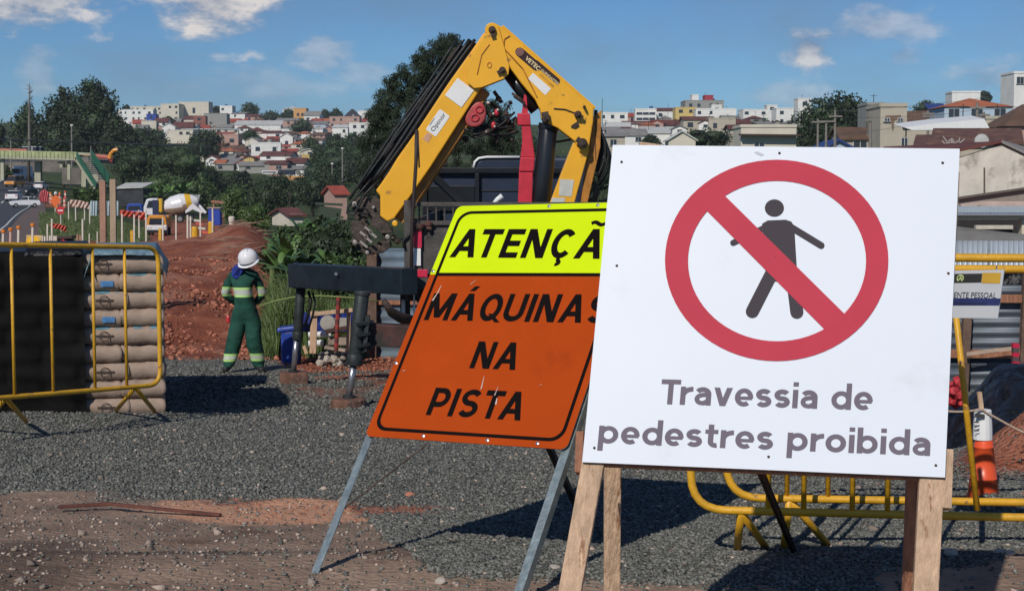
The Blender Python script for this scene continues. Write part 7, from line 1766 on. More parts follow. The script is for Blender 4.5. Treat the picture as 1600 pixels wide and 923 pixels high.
def house(x0, x1, yt, yb, Y, wc, roof='flat', rc='maroon', rp=.35, wins=None, label='', d=None, rz=0.0, name='house', storeys=1, group=None, cat='house', ov=.35):
    a = W(x0, yt, Y); c = W(x1, yb, Y); w = c.x - a.x; h = a.z - c.z; cx = (a.x + c.x) / 2; d = d or max(5, w * .8)
    base = Vector((cx, Y, c.z - .6)); M = Matrix.Translation(Vector((cx, Y + d / 2, c.z))) @ Matrix.Rotation(rz, 4, 'Z')
    th = thing(name, label, cat, base, group); wallm = WALL[wc] if isinstance(wc, str) else wc
    hw = h if roof == 'flat' else h * (1 - rp)
    deep = 3.0
    b = MB(M); b.box((0, 0, hw / 2 - deep / 2), (w, d, hw + deep)); part(b, 'wall', wallm, th)
    if roof == 'flat':
        t = min(.35, h * .12); b = MB(M)
        for (q, s) in (((0, -d / 2, hw + t / 2), (w + .1, .2, t)), ((0, d / 2, hw + t / 2), (w + .1, .2, t)), ((-w / 2, 0, hw + t / 2), (.2, d - .2, t)), ((w / 2, 0, hw + t / 2), (.2, d - .2, t))): b.box(q, s)
        part(b, 'parapet', wallm, th); b = MB(M); b.box((0, 0, hw + .05), (w - .25, d - .25, .1)); part(b, 'roof', ROOF['grey'], th)
    else:
        b = MB(M); o = ov; hr = h * rp
        if roof == 'gable':   # ridge parallel to the view plane
            E = [(-w / 2 - o, -d / 2 - o, hw - .1), (w / 2 + o, -d / 2 - o, hw - .1), (w / 2 + o, 0, hw + hr), (-w / 2 - o, 0, hw + hr), (w / 2 + o, d / 2 + o, hw - .1), (-w / 2 - o, d / 2 + o, hw - .1)]
            b.add(E + [(x, y, z - .18) for x, y, z in E], [(0, 1, 2, 3), (3, 2, 4, 5), (6, 9, 8, 7), (9, 11, 10, 8), (0, 6, 7, 1), (5, 4, 10, 11), (1, 7, 8, 2), (2, 8, 10, 4), (0, 3, 9, 6), (3, 5, 11, 9)])
            part(b, 'roof', ROOF[rc], th); b = MB(M)
            for s in (-1, 1): b.prism([(s * w / 2 * .999, -d / 2, hw - .1), (s * w / 2 * .999, d / 2, hw - .1), (s * w / 2 * .999, 0, hw + hr - .2)], (-s * .1, 0, 0))
            part(b, 'gable_wall', wallm, th)
        elif roof == 'front':  # gable facing us
            E = [(-w / 2 - o, -d / 2 - o, hw - .1), (0, -d / 2 - o, hw + hr), (w / 2 + o, -d / 2 - o, hw - .1), (w / 2 + o, d / 2 + o, hw - .1), (0, d / 2 + o, hw + hr), (-w / 2 - o, d / 2 + o, hw - .1)]
            b.add(E + [(x, y, z - .18) for x, y, z in E], [(0, 1, 4, 5), (1, 2, 3, 4), (6, 11, 10, 7), (7, 10, 9, 8), (0, 6, 7, 1), (1, 7, 8, 2), (2, 8, 9, 3), (3, 9, 10, 4), (4, 10, 11, 5), (5, 11, 6, 0)])
            part(b, 'roof', ROOF[rc], th); b = MB(M); b.prism([(-w / 2, -d / 2 + .02, hw - .1), (w / 2, -d / 2 + .02, hw - .1), (0, -d / 2 + .02, hw + hr - .15)], (0, .2, 0)); part(b, 'gable_wall', wallm, th)
        elif roof == 'hip':
            r_ = max(.1, w / 2 - d / 2) if w > d else .05; b.add([(-w / 2 - o, -d / 2 - o, hw - .05), (w / 2 + o, -d / 2 - o, hw - .05), (w / 2 + o, d / 2 + o, hw - .05), (-w / 2 - o, d / 2 + o, hw - .05), (-r_, 0, hw + hr), (r_, 0, hw + hr)], [(0, 1, 5, 4), (1, 2, 5), (2, 3, 4, 5), (3, 0, 4), (3, 2, 1, 0)]); part(b, 'roof', ROOF[rc], th)
        elif roof == 'shed':
            E = [(-w / 2 - o, -d / 2 - o, hw), (w / 2 + o, -d / 2 - o, hw), (w / 2 + o, d / 2 + o, hw + hr), (-w / 2 - o, d / 2 + o, hw + hr)]; b.add(E + [(x, y, z - .15) for x, y, z in E], [(0, 1, 2, 3), (7, 6, 5, 4), (0, 4, 5, 1), (1, 5, 6, 2), (2, 6, 7, 3), (3, 7, 4, 0)]); part(b, 'roof', ROOF[rc], th)
    if rw.random() < .22 and Y > 200 and roof in ('flat', 'shed'):
        b = MB(M); b.lathe((rw.uniform(-.3, .3) * w, 0, hw + .1), (0, 0, 1), ((0, .7), (1.1, .8), (1.3, .6)), 10); part(b, 'water_tank', M_tankb if rw.random() < .6 else WALL['grey'], th)
    if rw.random() < .5 and Y > 120:
        b = MB(M); ax_ = rw.uniform(-.4, .4) * w; b.tube([(ax_, 0, hw), (ax_, 0, h + 1.6)], .05, 4); b.bar((ax_ - .5, 0, h + 1.4), (ax_ + .5, 0, h + 1.4), .05); part(b, 'antenna', M_rust, th)
    # windows
    if wins is None:
        wins = []
        nw = max(1, int(w / 3.2)); fl = max(1, round(hw / 3.2))
        for f in range(fl):
            for i in range(nw):
                if rw.random() < .78: wins.append(((i + .5) / nw + rw.uniform(-.04, .04), (f + .55) / fl, rw.uniform(.9, 1.7), min(1.2, hw / fl * .42)))
    sub = len(wins) > 14
    bigb = MB(M)
    for (u, v, ww, hh) in wins:
        b = bigb if sub else MB(M); x = (u - .5) * w; z = v * hw; y = -d / 2
        b.box((x, y - .02, z), (ww, .08, hh)); b.box((x, y - .06, z - hh / 2 - .05), (ww + .2, .14, .08))
        if not sub:
            p_ = part(b, 'window', M_win if rw.random() < .8 or Y > 300 else M_win, th)
            if Y < 420: 
                b = MB(M)
                for k in (-1, 0, 1): b.box((x + k * ww / 2, y - .075, z), (.07, .05, hh))
                for k in (-1, 1): b.box((x, y - .073, z + k * hh / 2), (ww + .07, .05, .07))
                part(b, 'frame', M_frame, p_, org=worg(th))
    if sub: part(bigb, 'windows', M_win, th, kind='stuff')
    return th
HS = [ # x0 x1 ytop ybase Y wall roof roofcol rp label
 (183, 240, 172, 190, 900, 'white', 'flat', '', 0, 'long white building with pale blue bands at the left end of the skyline'),
 (204, 256, 167, 180, 960, 'cream', 'flat', '', 0, 'cream building behind the long white one on the skyline'),
 (228, 243, 179, 187, 860, cm('strong blue wall', (.03, .07, .36)), 'flat', '', 0, 'small strong blue building below the long white one'),
 (252, 281, 163, 190, 880, 'cream', 'flat', '', 0, 'cream flats with balcony bands left of the big cream block'),
 (280, 327, 160, 188, 890, 'cream', 'flat', '', 0, 'big plain cream block on the skyline with one dark window'),
 (318, 354, 178, 206, 800, 'grey', 'flat', '', 0, 'unfinished grey concrete building below the big cream block'),
 (301, 320, 182, 200, 780, 'brick red', 'flat', '', 0, 'red brick building left of the grey concrete one'),
 (286, 303, 180, 200, 790, 'cream', 'gable', 'maroon', .3, 'cream house with maroon roof left of the brick building'),
 (344, 364, 166, 186, 930, 'white', 'flat', '', 0, 'white building with dark openings right of the big cream block'),
 (362, 384, 174, 192, 900, 'white', 'shed', 'grey', .2, 'white house left of the round skyline tree'),
 (384, 404, 178, 190, 850, 'pink', 'gable', 'maroon', .3, 'pink house under the round skyline tree'),
 (366, 438, 187, 205, 760, 'white', 'shed', 'pale', .45, 'long pale warehouse across the upper hillside'),
 (432, 470, 184, 196, 780, 'pink', 'gable', 'grey', .35, 'pink house with grey roof under the orange house'),
 (441, 470, 166, 180, 960, 'white', 'hip', 'pale', .3, 'white house with pale roof on the skyline behind the orange house'),
 (459, 479, 170, 188, 880, 'orange', 'flat', '', 0, 'bright orange house with two windows on the skyline'),
 (476, 501, 173, 192, 860, 'white', 'gable', 'grey', .4, 'white house with grey roof right of the orange house'),
 (536, 563, 170, 188, 850, 'white', 'hip', 'dark', .72, 'house with dark pyramid roof on the skyline'),
 (515, 562, 183, 200, 800, 'pink', 'flat', '', 0, 'long pink building below the pyramid roof'),
 (480, 510, 188, 200, 780, 'pale blue', 'shed', 'grey', .5, 'pale blue grey shed roof below the grey roofed house'),
 (487, 506, 196, 213, 700, 'white', 'shed', 'pale', .3, 'blank white gable right of the big round tree'),
 (521, 546, 194, 212, 660, 'white', 'gable', 'pale', .25, 'white house with blue sign left of the long white building'),
 (544, 600, 193, 214, 640, 'white', 'flat', '', 0, 'long white building above the dark slope beside the pine'),
 (560, 600, 174, 192, 900, 'white', 'flat', '', 0, 'white building on the skyline beside the pine'),
 (206, 223, 187, 200, 780, 'cream', 'gable', 'red', .45, 'cream house with faded red roof under the long white building'),
 (220, 243, 190, 205, 760, 'cream', 'flat', '', 0, 'pale green cream house right of the faded red roof'),
 (240, 262, 184, 198, 790, 'white', 'gable', 'maroon', .5, 'white house with large maroon roof under the cream flats'),
 (252, 272, 192, 212, 700, 'white', 'front', 'pale', .3, 'white house with pointed gable in the middle left'),
 (270, 300, 190, 206, 720, 'grey', 'gable', 'maroon', .55, 'house with wide brown maroon roof left of the retaining wall'),
 (262, 304, 204, 213, 640, 'cream', 'flat', '', 0, 'low cream walled house under the brown roof'),
 (290, 370, 200, 207, 690, 'cream', 'shed', 'pale', .3, 'long low cream building across the middle of the hillside'),
 (334, 362, 205, 214, 620, 'white', 'shed', 'red', .5, 'white shop with long red roof right of the dark square tree'),
 (335, 372, 211, 230, 560, 'pink', 'flat', '', 0, 'salmon pink house right of the dark square tree'),
 (352, 385, 211, 222, 600, 'white', 'hip', 'red', .6, 'house with bright red roof above the salmon pink house'),
 (385, 414, 198, 210, 680, 'cream', 'hip', 'maroon', .6, 'house with maroon hip roof below the long warehouse'),
 (384, 404, 214, 228, 560, 'cream', 'front', 'grey', .4, 'cream house with rounded grey gable in the middle'),
 (408, 440, 204, 216, 620, 'white', 'shed', 'maroon', .3, 'white house with thin maroon roof in the middle of the hillside'),
 (410, 436, 213, 226, 590, 'grey', 'hip', 'maroon', .6, 'house with worn maroon roof left of the tall white gable'),
 (436, 456, 207, 234, 560, 'white', 'front', 'pale', .25, 'tall white two storey house with pointed gable and blue flank'),
 (455, 497, 218, 232, 530, 'cream', 'hip', 'orange', .5, 'house with wide orange red hip roof right of the tall white gable'),
 (390, 436, 224, 243, 500, 'white', 'flat', '', 0, 'white flat house with doors left of the tall white gable'),
 (468, 494, 232, 244, 500, 'cream', 'front', 'pale', .3, 'cream house with white gable below the orange red roof'),
 (408, 456, 236, 250, 460, 'white', 'gable', 'maroon', .45, 'white house with long maroon roof in the lower middle'),
 (380, 396, 243, 254, 440, 'yellow', 'front', 'maroon', .35, 'small yellow arched house in the lower left of the houses'),
 (416, 446, 250, 264, 420, 'grey', 'gable', 'maroon', .3, 'grey house with maroon roof above the pink house wall'),
 (418, 446, 253, 268, 410, 'pink', 'shed', 'maroon', .2, 'salmon house wall low by the valley road'),
 (446, 476, 246, 262, 440, 'white', 'gable', 'maroon', .5, 'maroon roofed house right end of the lower rows'),
 (472, 484, 243, 257, 450, 'yellow', 'flat', '', 0, 'small ochre cube house beside the trees, low right'),
 (372, 420, 252, 264, 430, 'grey', 'gable', 'grey', .5, 'grey roofed sheds low by the valley road, middle'),
 (336, 366, 246, 266, 450, 'grey', 'shed', 'grey', .5, 'grey metal roofed sheds low on the left by the trees'),
 (310, 336, 236, 250, 500, 'cream', 'flat', '', 0, 'cream wall house beside the broad dark tree'),
 (330, 382, 228, 240, 540, 'white', 'gable', 'brown', .6, 'long house with weathered brown roof below the salmon pink house'),
 (444, 474, 258, 270, 410, 'white', 'shed', 'grey', .5, 'white low sheds right of the salmon wall'),
]
def lin(x): return x
for i, (x0, x1, yt, yb, Y, wc, rf, rc, rp, lab) in enumerate(HS):
    wn = None
    if 'big plain cream' in lab: wn = [(.5, .55, 1.6, 3.0), (.08, .3, 1, 1), (.08, .7, 1, 1)]
    if 'bright orange' in lab: wn = [(.35, .5, 1.4, 1.5), (.7, .5, 1.4, 1.5)]
    if 'blank' in lab or 'shed' in lab or 'warehouse' in lab or 'retaining' in lab: wn = [(.3, .5, 1.2, .8)]
    house(x0, x1, yt, yb, Y, wc, rf, rc, rp, wn, lab, rz=rw.uniform(-.12, .12), d=(rw.uniform(8, 12)))
# filler houses between them, row by row
rows = [(196, 800, 205, 590), (206, 740, 210, 540), (215, 650, 372, 520), (224, 590, 335, 500), (234, 535, 330, 500), (243, 485, 325, 480), (252, 450, 322, 485), (261, 425, 335, 485)]
wn_ = ['white', 'cream', 'grey', 'white', 'pink', 'cream']; rn_ = ['maroon', 'grey', 'red', 'brown', 'maroon', 'grey', 'orange']; fn_ = ['gable', 'gable', 'hip', 'front', 'shed']
ordn = ['first', 'second', 'third', 'fourth', 'fifth', 'sixth', 'seventh', 'eighth', 'ninth', 'tenth', 'eleventh', 'twelfth', 'thirteenth', 'fourteenth', 'fifteenth', 'sixteenth', 'seventeenth', 'eighteenth', 'nineteenth', 'twentieth'] + [f'{i}th' for i in range(21, 60)]
rown = ['highest', 'second highest', 'third', 'fourth', 'fifth', 'sixth', 'second lowest', 'lowest']
for ri, (yb, Y, xa, xb) in enumerate(rows):
    x = xa; k = 0
    while x < xb:
        w = rw.uniform(13, 24); wc = rw.choice(wn_); rc = rw.choice(rn_); rf = rw.choice(fn_); hh = rw.uniform(8.5, 12.5)
        house(x, x + w, yb - hh, yb + rw.uniform(-1, 1), Y + 25 + rw.uniform(-12, 12), wc, rf, rc, rw.uniform(.38, .55), None, f'small {wc} {rc}-roofed house, {ordn[k]} from left in {rown[ri]} back row of hillside', d=rw.uniform(7, 11), rz=rw.uniform(-.3, .3), group='small houses packed on the hillside')
        x += w * rw.uniform(.95, 1.35); k += 1
# town at the right
HR = [
 (938, 982, 177, 200, 560, 'white', 'flat', '', 0, 'long low white building right of the crane hoses'),
 (978, 996, 176, 192, 600, 'pink', 'gable', 'red', .35, 'small house with red roof left of the white flats'),
 (993, 1026, 171, 192, 580, 'white', 'flat', '', 0, 'white flats with dark window bands left of the maroon roof'),
 (1025, 1056, 168, 188, 590, 'white', 'gable', 'maroon', .22, 'white building with maroon roof next to the yellow building'),
 (1055, 1088, 169, 190, 570, 'yellow', 'flat', '', 0, 'bright yellow building on the right skyline'),
 (1070, 1130, 158, 186, 640, 'grey', 'flat', '', 0, 'grey and dark apartment tower behind the yellow building'),
 (1081, 1091, 149, 165, 645, 'white', 'flat', '', 0, 'white tank house on top of the grey tower'),
 (1101, 1114, 150, 165, 645, cm('crimson wall', (.35, .04, .06)), 'flat', '', 0, 'crimson box on top of the grey tower'),
 (1088, 1151, 171, 192, 560, 'white', 'flat', '', 0, 'white block right of the yellow building'),
 (1112, 1128, 165, 178, 600, 'white', 'flat', '', 0, 'small white block on the roof line below the crimson box'),
 (1160, 1200, 172, 192, 620, 'white', 'flat', '', 0, 'white flats right of the open sky gap'),
 (1198, 1214, 165, 185, 640, 'white', 'flat', '', 0, 'small white tower among the right white flats'),
 (1212, 1246, 170, 196, 600, 'white', 'flat', '', 0, 'white flats left of the large round tree'),
 (1246, 1266, 155, 200, 520, 'white', 'flat', '', 0, 'white tower touching the left side of the large round tree'),
 (1068, 1116, 181, 205, 430, 'beige', 'gable', 'maroon', .22, 'beige house with thin maroon roof below the yellow building'),
 (1108, 1150, 186, 208, 420, 'beige', 'flat', '', 0, 'beige block right of the thin maroon roof'),
 (1144, 1172, 186, 206, 440, 'beige', 'gable', 'maroon', .3, 'beige house with maroon roof left of the yellow green tree'),
 (1020, 1068, 186, 203, 460, 'grey', 'gable', 'maroon', .5, 'brown maroon roofed house below the white building'),
 (975, 1030, 188, 206, 450, 'white', 'gable', 'maroon', .25, 'white house with maroon stripe roof left of centre'),
 (938, 985, 190, 214, 420, 'white', 'gable', 'pale', .35, 'white house with pale roof beside the crane hoses'),
 (950, 1010, 200, 226, 340, 'white', 'gable', 'grey', .4, 'white and grey house with blue window signs'),
 (1005, 1068, 196, 222, 360, 'white', 'shed', 'pale', .45, 'low white buildings with pale roofs above the white sign'),
 (940, 975, 206, 236, 260, 'beige', 'shed', 'grey', .2, 'grey beige shed right behind the crane hoses'),
 (1140, 1160, 194, 215, 300, 'beige', 'gable', 'maroon', .3, 'small beige shack with maroon roof left of the cream flat house'),
 (1045, 1087, 204, 232, 240, 'cream', 'front', 'pale', .5, 'cream house with pointed white edged gable above the white sign'),
 (1158, 1244, 199, 236, 170, 'cream', 'flat', '', 0, 'cream flat house with brown eave and one dark window above the white sign'),
 (1376, 1416, 167, 240, 150, 'beige', 'flat', '', 0, 'tall stained beige building right of the large round tree'),
 (1356, 1382, 164, 215, 210, 'grey', 'flat', '', 0, 'grey narrow building between the large tree and the stained one'),
 (1316, 1375, 197, 240, 155, 'beige', 'gable', 'brown', .4, 'beige house with dark brown roof at the foot of the large tree'),
 (1293, 1326, 217, 240, 130, 'pale blue', 'front', 'blue', .45, 'small light blue gabled house above the white sign'),
 (1414, 1478, 172, 205, 300, 'pink', 'gable', 'brown', .6, 'row of brown roofed houses right of the stained building'),
 (1455, 1482, 160, 178, 420, 'grey', 'shed', 'blue', .8, 'building with deep blue roof beside the dark tree'),
 (1489, 1532, 145, 175, 330, 'white', 'flat', '', 0, 'plain white box building behind the orange roofed house'),
 (1478, 1582, 151, 196, 230, 'pale blue', 'hip', 'orange', .34, 'pale blue house with three windows and orange hip roof'),
 (1583, 1640, 115, 180, 260, 'white', 'flat', '', 0, 'tall white tower with one square window at the right edge'),
 (1575, 1660, 160, 226, 120, 'pink', 'hip', 'brown', .55, 'house with dark brown hip roof at the right edge'),
 (1415, 1545, 186, 236, 150, 'beige', 'shed', 'pale', .22, 'beige house with long white sheet roof behind the poles'),
 (1540, 1600, 186, 225, 160, 'beige', 'flat', '', 0, 'beige block under the pale blue house'),
]
for i, (x0, x1, yt, yb, Y, wc, rf, rc, rp, lab) in enumerate(HR):
    wn = None; kw = {}
    if 'one dark window' in lab: wn = [(.33, .22, 1.1, .55)]
    if 'three windows' in lab: wn = [(.14, .55, 1.6, 1.9), (.48, .55, 1.7, 1.9), (.82, .55, 1.7, 1.9)]
    if 'one square window' in lab: wn = [(.16, .83, 1.2, 1.2)]
    if 'stained' in lab and 'tall' in lab: wn = [(.25, .72, .5, .35), (.75, .72, .5, .35), (.92, .25, .6, .8)]
    if 'plain white box' in lab or 'tank' in lab or 'crimson box on' in lab or 'pointed white' in lab or 'long white sheet' in lab or 'deep blue roof' in lab: wn = []
    if 'window bands' in lab: wn = [(u, v, 2.2, .8) for v in (.3, .7) for u in (.2, .5, .8)]
    t_ = house(x0, x1, yt, yb, Y, wc, rf, rc, rp, wn, lab, d=min(14, max(6, (x1 - x0) / F * Y)), rz=0 if Y < 200 else rw.uniform(-.06, .06))
    if 'brown eave' in lab:
        b = MB(); b.bar(W(1155, 210.5, Y - .6), W(1250, 211.5, Y - .6), 1.2, .16); part(b, 'eave', mat('brown eave', (.08, .05, .04), .8), t_)
    if 'tall stained' in lab:
        b = MB(); a_ = W(1387, 188, Y - .02); 
        for (x_0, x_1, y_0, y_1) in ((1383, 1408, 181, 188), (1392, 1398, 188, 204)): b.prism([W(x_0, y_0, Y - .01), W(x_1, y_0 - 1, Y - .01), W(x_1 - 2, y_1, Y - .01), W(x_0 + 2, y_1, Y - .01)], (0, -.02, 0))
        part(b, 'damp_stain', mat('brown damp', (.20, .13, .09), .9, var=.3), t_)
for k in range(30):
    x = 940 + k * 19 + rw.uniform(-5, 5); yb = rw.choice((192, 200, 208)); Y = {192: 500, 200: 400, 208: 330}[yb]
    if x > 1240: break
    wc = rw.choice(wn_); rc = rw.choice(rn_)
    house(x, x + rw.uniform(16, 28), yb - rw.uniform(9, 14), yb + 2, Y + 40 + rw.uniform(-20, 20), wc, rw.choice(fn_), rc, .35, None, f'small {wc} {rc}-roofed house, {ordn[k]} from left in back rows right of crane', group='small houses in the town right of the crane', rz=rw.uniform(-.3, .3))
# pink and red roofed small houses in the valley
house(432, 454, 325, 345, 150, 'cream', 'gable', 'maroon', .45, [], 'cream gabled house with maroon roof above the worker, in the bushes', d=5, rz=.5)
house(511, 530, 290, 318, 190, 'pink', 'gable', 'red', .4, [], 'small pink house with red roof left of the crane tip', d=5, rz=.4)
b = MB(); a = W(493, 318, 160); c = W(535, 320, 160); b.bar(a, c, .4, .25); b.bar(a + Vector((.3, 0, -1)), c + Vector((-.2, 0, -1.2)), .1, 1.6); single(b, 'low_shed', mat('dark green wall', (.04, .06, .04), .9), 'low shed with flat grey roof line in front of the pink house', 'shed', c)
# valley road with orange wall, bus and truck
b = MB(); P = [W(x, y, 400) for x, y in ((385, 270), (420, 273), (445, 275))]; 
b.bar(W(452, 276, 395), W(500, 276.5, 395), 1, .45); b.bar(W(445, 277, 390), W(460, 281, 388), .6, .9)
single(b, 'orange_wall', WALL['orange'], 'orange concrete edge of the valley road bridge', 'wall', W(470, 280, 395))
b = MB(); a = W(462, 279, 396); c = W(500, 281, 396); b.bar(a, c, 2, .9); single(b, 'bridge_opening', mat('dark red brown underside', (.06, .02, .015), .9), 'dark red underside of the valley road bridge', 'bridge', a)
def box_vehicle(x0, x1, y0, y1, Y, m, name, label, cat):
    a = W(x0, y0, Y); c = W(x1, y1, Y); th = thing(name, label, cat, ((a.x + c.x) / 2, Y, c.z)); w = c.x - a.x; h = a.z - c.z
    b = MB(); b.box(((a.x + c.x) / 2, Y + 1.2, c.z + h * .58), (w, 2.4, h * .84)); part(b, 'body', m, th, bevel=.15)
    b = MB(); b.box(((a.x + c.x) / 2, Y - .01, c.z + h * .68), (w * .85, .05, h * .3)); part(b, 'window', M_glass, th)
    for t in (.2, .8): wheel((a.x + w * t, Y + .2, c.z + .45), .45, .3, th, (0, 1, 0))
box_vehicle(409, 434, 267, 273.5, 400, Pw, 'bus', 'white bus on the valley road below the houses', 'bus')
box_vehicle(435, 460, 265, 275, 402, mat('dark blue truck', (.02, .035, .07), .5), 'lorry', 'dark blue lorry behind the white bus on the valley road', 'lorry')
# ------------------------------------------------------------------ poles and wires
def pole(px, y0, y1, Y, label, arm=None, w=.22, m=None, lamp=False, group='utility poles'):
    a = W(px, y0, Y); c = W(px, y1, Y); th = thing('utility_pole', label, 'pole', (c.x, Y, c.z), group); b = MB(); b.tube([c - Vector((0, 0, 2)), a], [w * .6, w * .4], 8); part(b, 'shaft', m or mat('grey concrete pole', (.22, .20, .18), .9), th)
    if arm:
        for (yy, l) in arm: b = MB(); p = W(px, yy, Y); b.bar(p - Vector((l / 2, .1, 0)), p + Vector((l / 2, -.1, 0)), .1, .12); part(b, 'crossarm', mat('grey concrete pole', (.22, .20, .18), .9), th)
    if lamp: b = MB(); b.ico(a, (.3, .2, .18), 1); part(b, 'lamp', M_white, th)
    return th
pole(1278, 186, 235, 120, 'slim pole nearest the middle of the large tree', [(191, 1.0)], .2); pole(1291, 190, 235, 118, 'pole of the goal shaped frame in front of the large tree', [(190, 1.4)], .2); pole(1305, 172, 235, 118, 'taller pole at the right of the goal shaped frame', [(182, 1.0)], .2)
pole(1360, 185, 240, 110, 'pole in front of the brown roofed house', [(188, .8)]); pole(1450, 173, 240, 105, 'dark pole standing before the white sheet roof', [(178, .8), (182, .8)]); pole(1527, 160, 230, 100, 'dark pole in front of the pale blue house', [(168, 1.0)]); pole(1537, 175, 230, 95, 'short pole beside the dark pole, right', [(180, .7)]); pole(1508, 195, 232, 90, 'short post on the brown roofs'); pole(1555, 200, 232, 90, 'short pale post above the maroon roof')
pole(941, 153, 185, 420, 'thin pole with green head right of the crane boom', None, .25, mat('green grey pole', (.12, .25, .2), .7), lamp=False)
pole(112, 196, 250, 280, 'pale lamp pole in front of the big dark trees', None, .3, lamp=True); pole(142, 228, 245, 250, 'thin pole at the top of the green stairs', None, .2); pole(535, 232, 285, 300, 'tall pale pole on the dark slope left of the pine', None, .3, lamp=True); pole(17, 215, 250, 285, 'pole at the far left behind the footbridge', None, .25); pole(519, 256, 285, 300, 'shorter pole with lamp on the dark slope', None, .25, lamp=True)
def wire(P, Y0, Y1, label, r=.02, n=24, sag=2):
    b = MB(); (x0, y0), (x1, y1) = P; pts = [W(x0 + (x1 - x0) * t, y0 + (y1 - y0) * t + sag * 4 * t * (1 - t), Y0 + (Y1 - Y0) * t) for t in [k / n for k in range(n + 1)]]; b.tube(pts, r, 5)
    return single(b, 'overhead_wire', mat('wire', (.10, .11, .12), .7), label, 'wire', pts[0])
wire(((-60, 216), (330, 229)), 180, 260, 'thick overhead wire crossing the dark trees at the left', .09, sag=0)
wire(((1240, 175), (1545, 152)), 118, 118, 'upper wire crossing the large round tree', .012, sag=5); wire(((1305, 183), (1450, 180)), 118, 105, 'lower wire between the frame poles and the dark pole', .012); wire(((1450, 180), (1527, 170)), 105, 100, 'wire between the two dark poles at the right', .012); wire(((1280, 215), (1450, 190)), 118, 105, 'slanting wire below the goal shaped frame', .012)
wire(((1527, 172), (1640, 160)), 100, 95, 'wire leaving the right edge from the dark pole', .012)

# ------------------------------------------------------------------ right edge: stained wall, maroon roof, canopy
def poly_wall(pts, Y, th_, m, par, name, label=None): b = MB(); b.prism([W(x, y, Y) for x, y in pts], (0, th_, 0)); return part(b, name, m, par, label)
Yw = 42
M_stain = mat('weather stained plaster', (.62, .585, .51), .9, var=.16, scale=1.6, bump=.3, color2=(.17, .145, .12), c2t=.52, c2w=.14, c2scale=1.1)
gw = thing('gabled_building', 'old building with stained plaster gable and maroon roof at the right edge', 'building', (W(1565, 350, Yw).x, Yw, 1.0))
poly_wall([(1400, 300), (1400, 268), (1490, 250), (1565, 226), (1640, 262), (1700, 290), (1700, 300), (1600, 295), (1497, 310)], Yw, .3, M_stain, gw, 'gable_wall')
poly_wall([(1400, 310), (1497, 310), (1600, 295), (1700, 290), (1700, 345), (1400, 345)], Yw + .05, .3, mat('lower stained plaster', (.30, .26, .22), .9, var=.2, scale=.8, color2=(.16, .13, .11), c2t=.58), gw, 'lower_wall')
b = MB(); b.bar(W(1400, 322, Yw - .04), W(1497, 309.5, Yw - .04), .12, .06); b.bar(W(1497, 309.5, Yw - .04), W(1700, 280, Yw - .04), .12, .06); part(b, 'string_course', mat('dark ledge', (.12, .10, .09), .9), gw)
b = MB(); p = [W(1380, 262, Yw - .1), W(1565, 223.5, Yw - .1), W(1545, 225, Yw + 9), W(1380, 233, Yw + 9)]; b.prism(p, (0, 0, .08)); part(b, 'roof', ROOF['maroon'], gw, 'maroon roof slope')
b = MB(); b.prism([W(1565, 223.5, Yw - .1), W(1700, 288, Yw - .1), W(1700, 262, Yw + 9), W(1548, 225, Yw + 9)], (0, 0, .08)); part(b, 'roof', ROOF['grey'], gw)
b = MB(); b.bar(W(1538, 262, Yw - .03), W(1538, 304, Yw - .03), .03, .05); part(b, 'crack', mat('dark ledge', (.12, .10, .09), .9), gw)
# brown roofs with rubble in front of the beige house
for i, (x0, x1, y0, y1, Y, lab) in enumerate(((1452, 1600, 204, 226, 75, 'long weathered brown roof with broken tiles behind the maroon roof'), (1425, 1470, 215, 236, 60, 'small maroon roof corner rising above the white sign'))):
    th = thing('old_house', lab, 'house', (W((x0 + x1) / 2, y1, Y).x, Y, W(0, y1, Y).z)); b = MB(); b.prism([W(x0, y1, Y), W(x1, y1, Y), W(x1 - 4, y0, Y + 4), W(x0 + 6, y0, Y + 4)], (0, 0, .12)); part(b, 'roof', mat('weathered brown tiles', (.13, .065, .05), .95, var=.35, scale=1.5, color2=(.28, .17, .10), c2t=.6), th, bevel=.01)
    b = MB(); b.prism([W(x0 + 2, y1 + 30, Y + .3), W(x1, y1 + 30, Y + .3), W(x1, y1, Y + .3), W(x0 + 2, y1, Y + .3)], (0, 3.5, 0)); part(b, 'wall', WALL['beige'], th)
b = MB(); rg10 = random.Random(4)
for i in range(14): p = W(rg10.uniform(1476, 1500), rg10.uniform(222, 228), 60); b.bar(p, p + Vector((rg10.uniform(-.3, .3), 0, rg10.uniform(.02, .25))), .03)
single(b, 'scrap_heap', mat('pale scrap', (.45, .42, .4), .8), 'tangle of pale scrap on the roof above the sign corner', 'scrap', W(1490, 228, 60))
b = MB(); b.lathe(W(1534, 221, 72), (0, -1, 0), ((0, .35), (.1, .3), (.12, .1)), 16); single(b, 'satellite_dish', mat('dish grey', (.5, .5, .48), .5), 'grey satellite dish on the brown roof', 'dish', W(1534, 224, 72))
b = MB(); b.prism([W(x, y, 88) for x, y in ((1412, 199), (1470, 192), (1538, 186), (1546, 200), (1500, 203), (1425, 203.5))], (0, 2.5, .3)); single(b, 'white_tarpaulin', M_white, 'long white sheet stretched between the poles above the brown roofs', 'tarpaulin', W(1480, 203, 88))
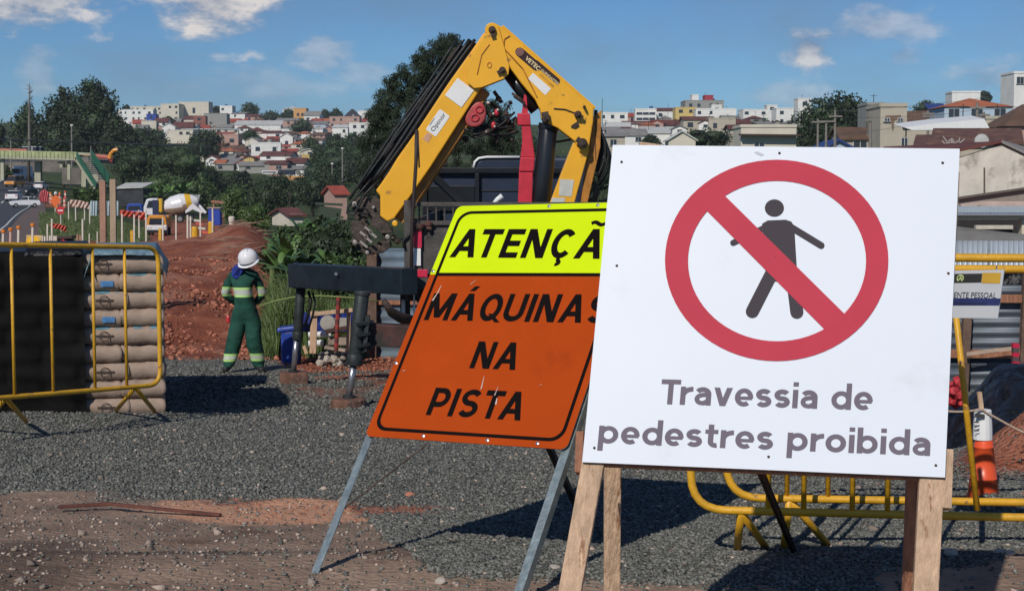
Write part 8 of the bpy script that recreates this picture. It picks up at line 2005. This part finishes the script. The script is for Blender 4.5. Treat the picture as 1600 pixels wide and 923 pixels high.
# canopy
Yc2 = 24
cp = thing('canopy', 'open canopy with corrugated eave and cream beam under the stained wall', 'canopy', (W(1560, 372, Yc2).x, Yc2, gz(W(1560, 372, Yc2).x, Yc2)))
def cbox(x0, y0, x1, y1, dy, dd, m, name): a = W(x0, y0, Yc2 + dy); c = W(x1, y1, Yc2 + dy); b = MB(); b.box(((a.x + c.x) / 2, Yc2 + dy + dd / 2, (a.z + c.z) / 2), (c.x - a.x, dd, a.z - c.z)); return part(b, name, m, cp)
b = MB(); n = 170; vs = []
for i in range(n + 1): 
    px = 1420 + 300 * i / n; o = .02 * sin(i * 1.9); vs += [W(px, 332, Yc2 - .2 + o), W(px, 322, Yc2 + 1.3 + o)]
b.add(vs, [(2 * i, 2 * i + 2, 2 * i + 3, 2 * i + 1) for i in range(n)]); part(b, 'corrugated_roof', mat('pale translucent sheet', (.5, .56, .55), .5, var=.1), cp)
cbox(1420, 332, 1720, 336, -.2, .1, mat('blue grey gutter', (.20, .24, .32), .5), 'gutter'); cbox(1420, 337, 1720, 342.5, 0, .15, mat('cream beam', (.62, .55, .42), .7), 'beam')
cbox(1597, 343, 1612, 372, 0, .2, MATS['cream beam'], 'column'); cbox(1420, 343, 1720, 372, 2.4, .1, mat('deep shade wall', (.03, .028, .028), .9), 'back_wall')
cbox(1525, 352, 1583, 358, 2.2, .1, mat('bright lattice', (.55, .52, .45), .8), 'lattice_block')
b = MB(); b.prism([W(1420, 356, Yc2 - .4), W(1497, 354, Yc2 - .4), W(1600, 366, Yc2 - .4), W(1720, 372, Yc2 - .4), W(1720, 380, Yc2 - .5), W(1420, 380, Yc2 - .5)], (0, .1, 0)); part(b, 'grey_screen', mat('grey screen board', (.16, .155, .15), .8), cp)
b = MB(); b.bar(W(1500, 322, Yc2 + 1.5), W(1530, 318, Yc2 + 1.5), .1, .06); b.bar(W(1530, 318, Yc2 + 1.5), W(1720, 320, Yc2 + 1.5), .12, .08); part(b, 'ridge_trim', mat('pinkish trim', (.5, .38, .33), .8), cp)
yv = 18; z0v = gz(X(1560, yv), yv)
corrugated('metal_screen', 'screen of upright ribbed zinc sheets above the yellow rails at the right edge', X(1440, yv), X(1760, yv), yv, z0v, W(0, 376, yv).z, mat('ribbed zinc', (.40, .45, .50), .45, .4, var=.12, scale=3), False, .06, .012)

# ------------------------------------------------------------------ air
b = MB(); b.box((0, 1925, 35), (13000, 3950, 80)); o = struct(b, 'haze', [], 'stuff')
m = bpy.data.materials.new('haze'); m.use_nodes = True; t = m.node_tree; t.nodes.remove(t.nodes['Principled BSDF'])
v = NN(t, 'ShaderNodeVolumePrincipled'); v.inputs['Density'].default_value = .00012; v.inputs['Color'].default_value = (.8, .88, 1, 1)
t.links.new(v.outputs[0], t.nodes['Material Output'].inputs['Volume']); o.data.materials.append(m)
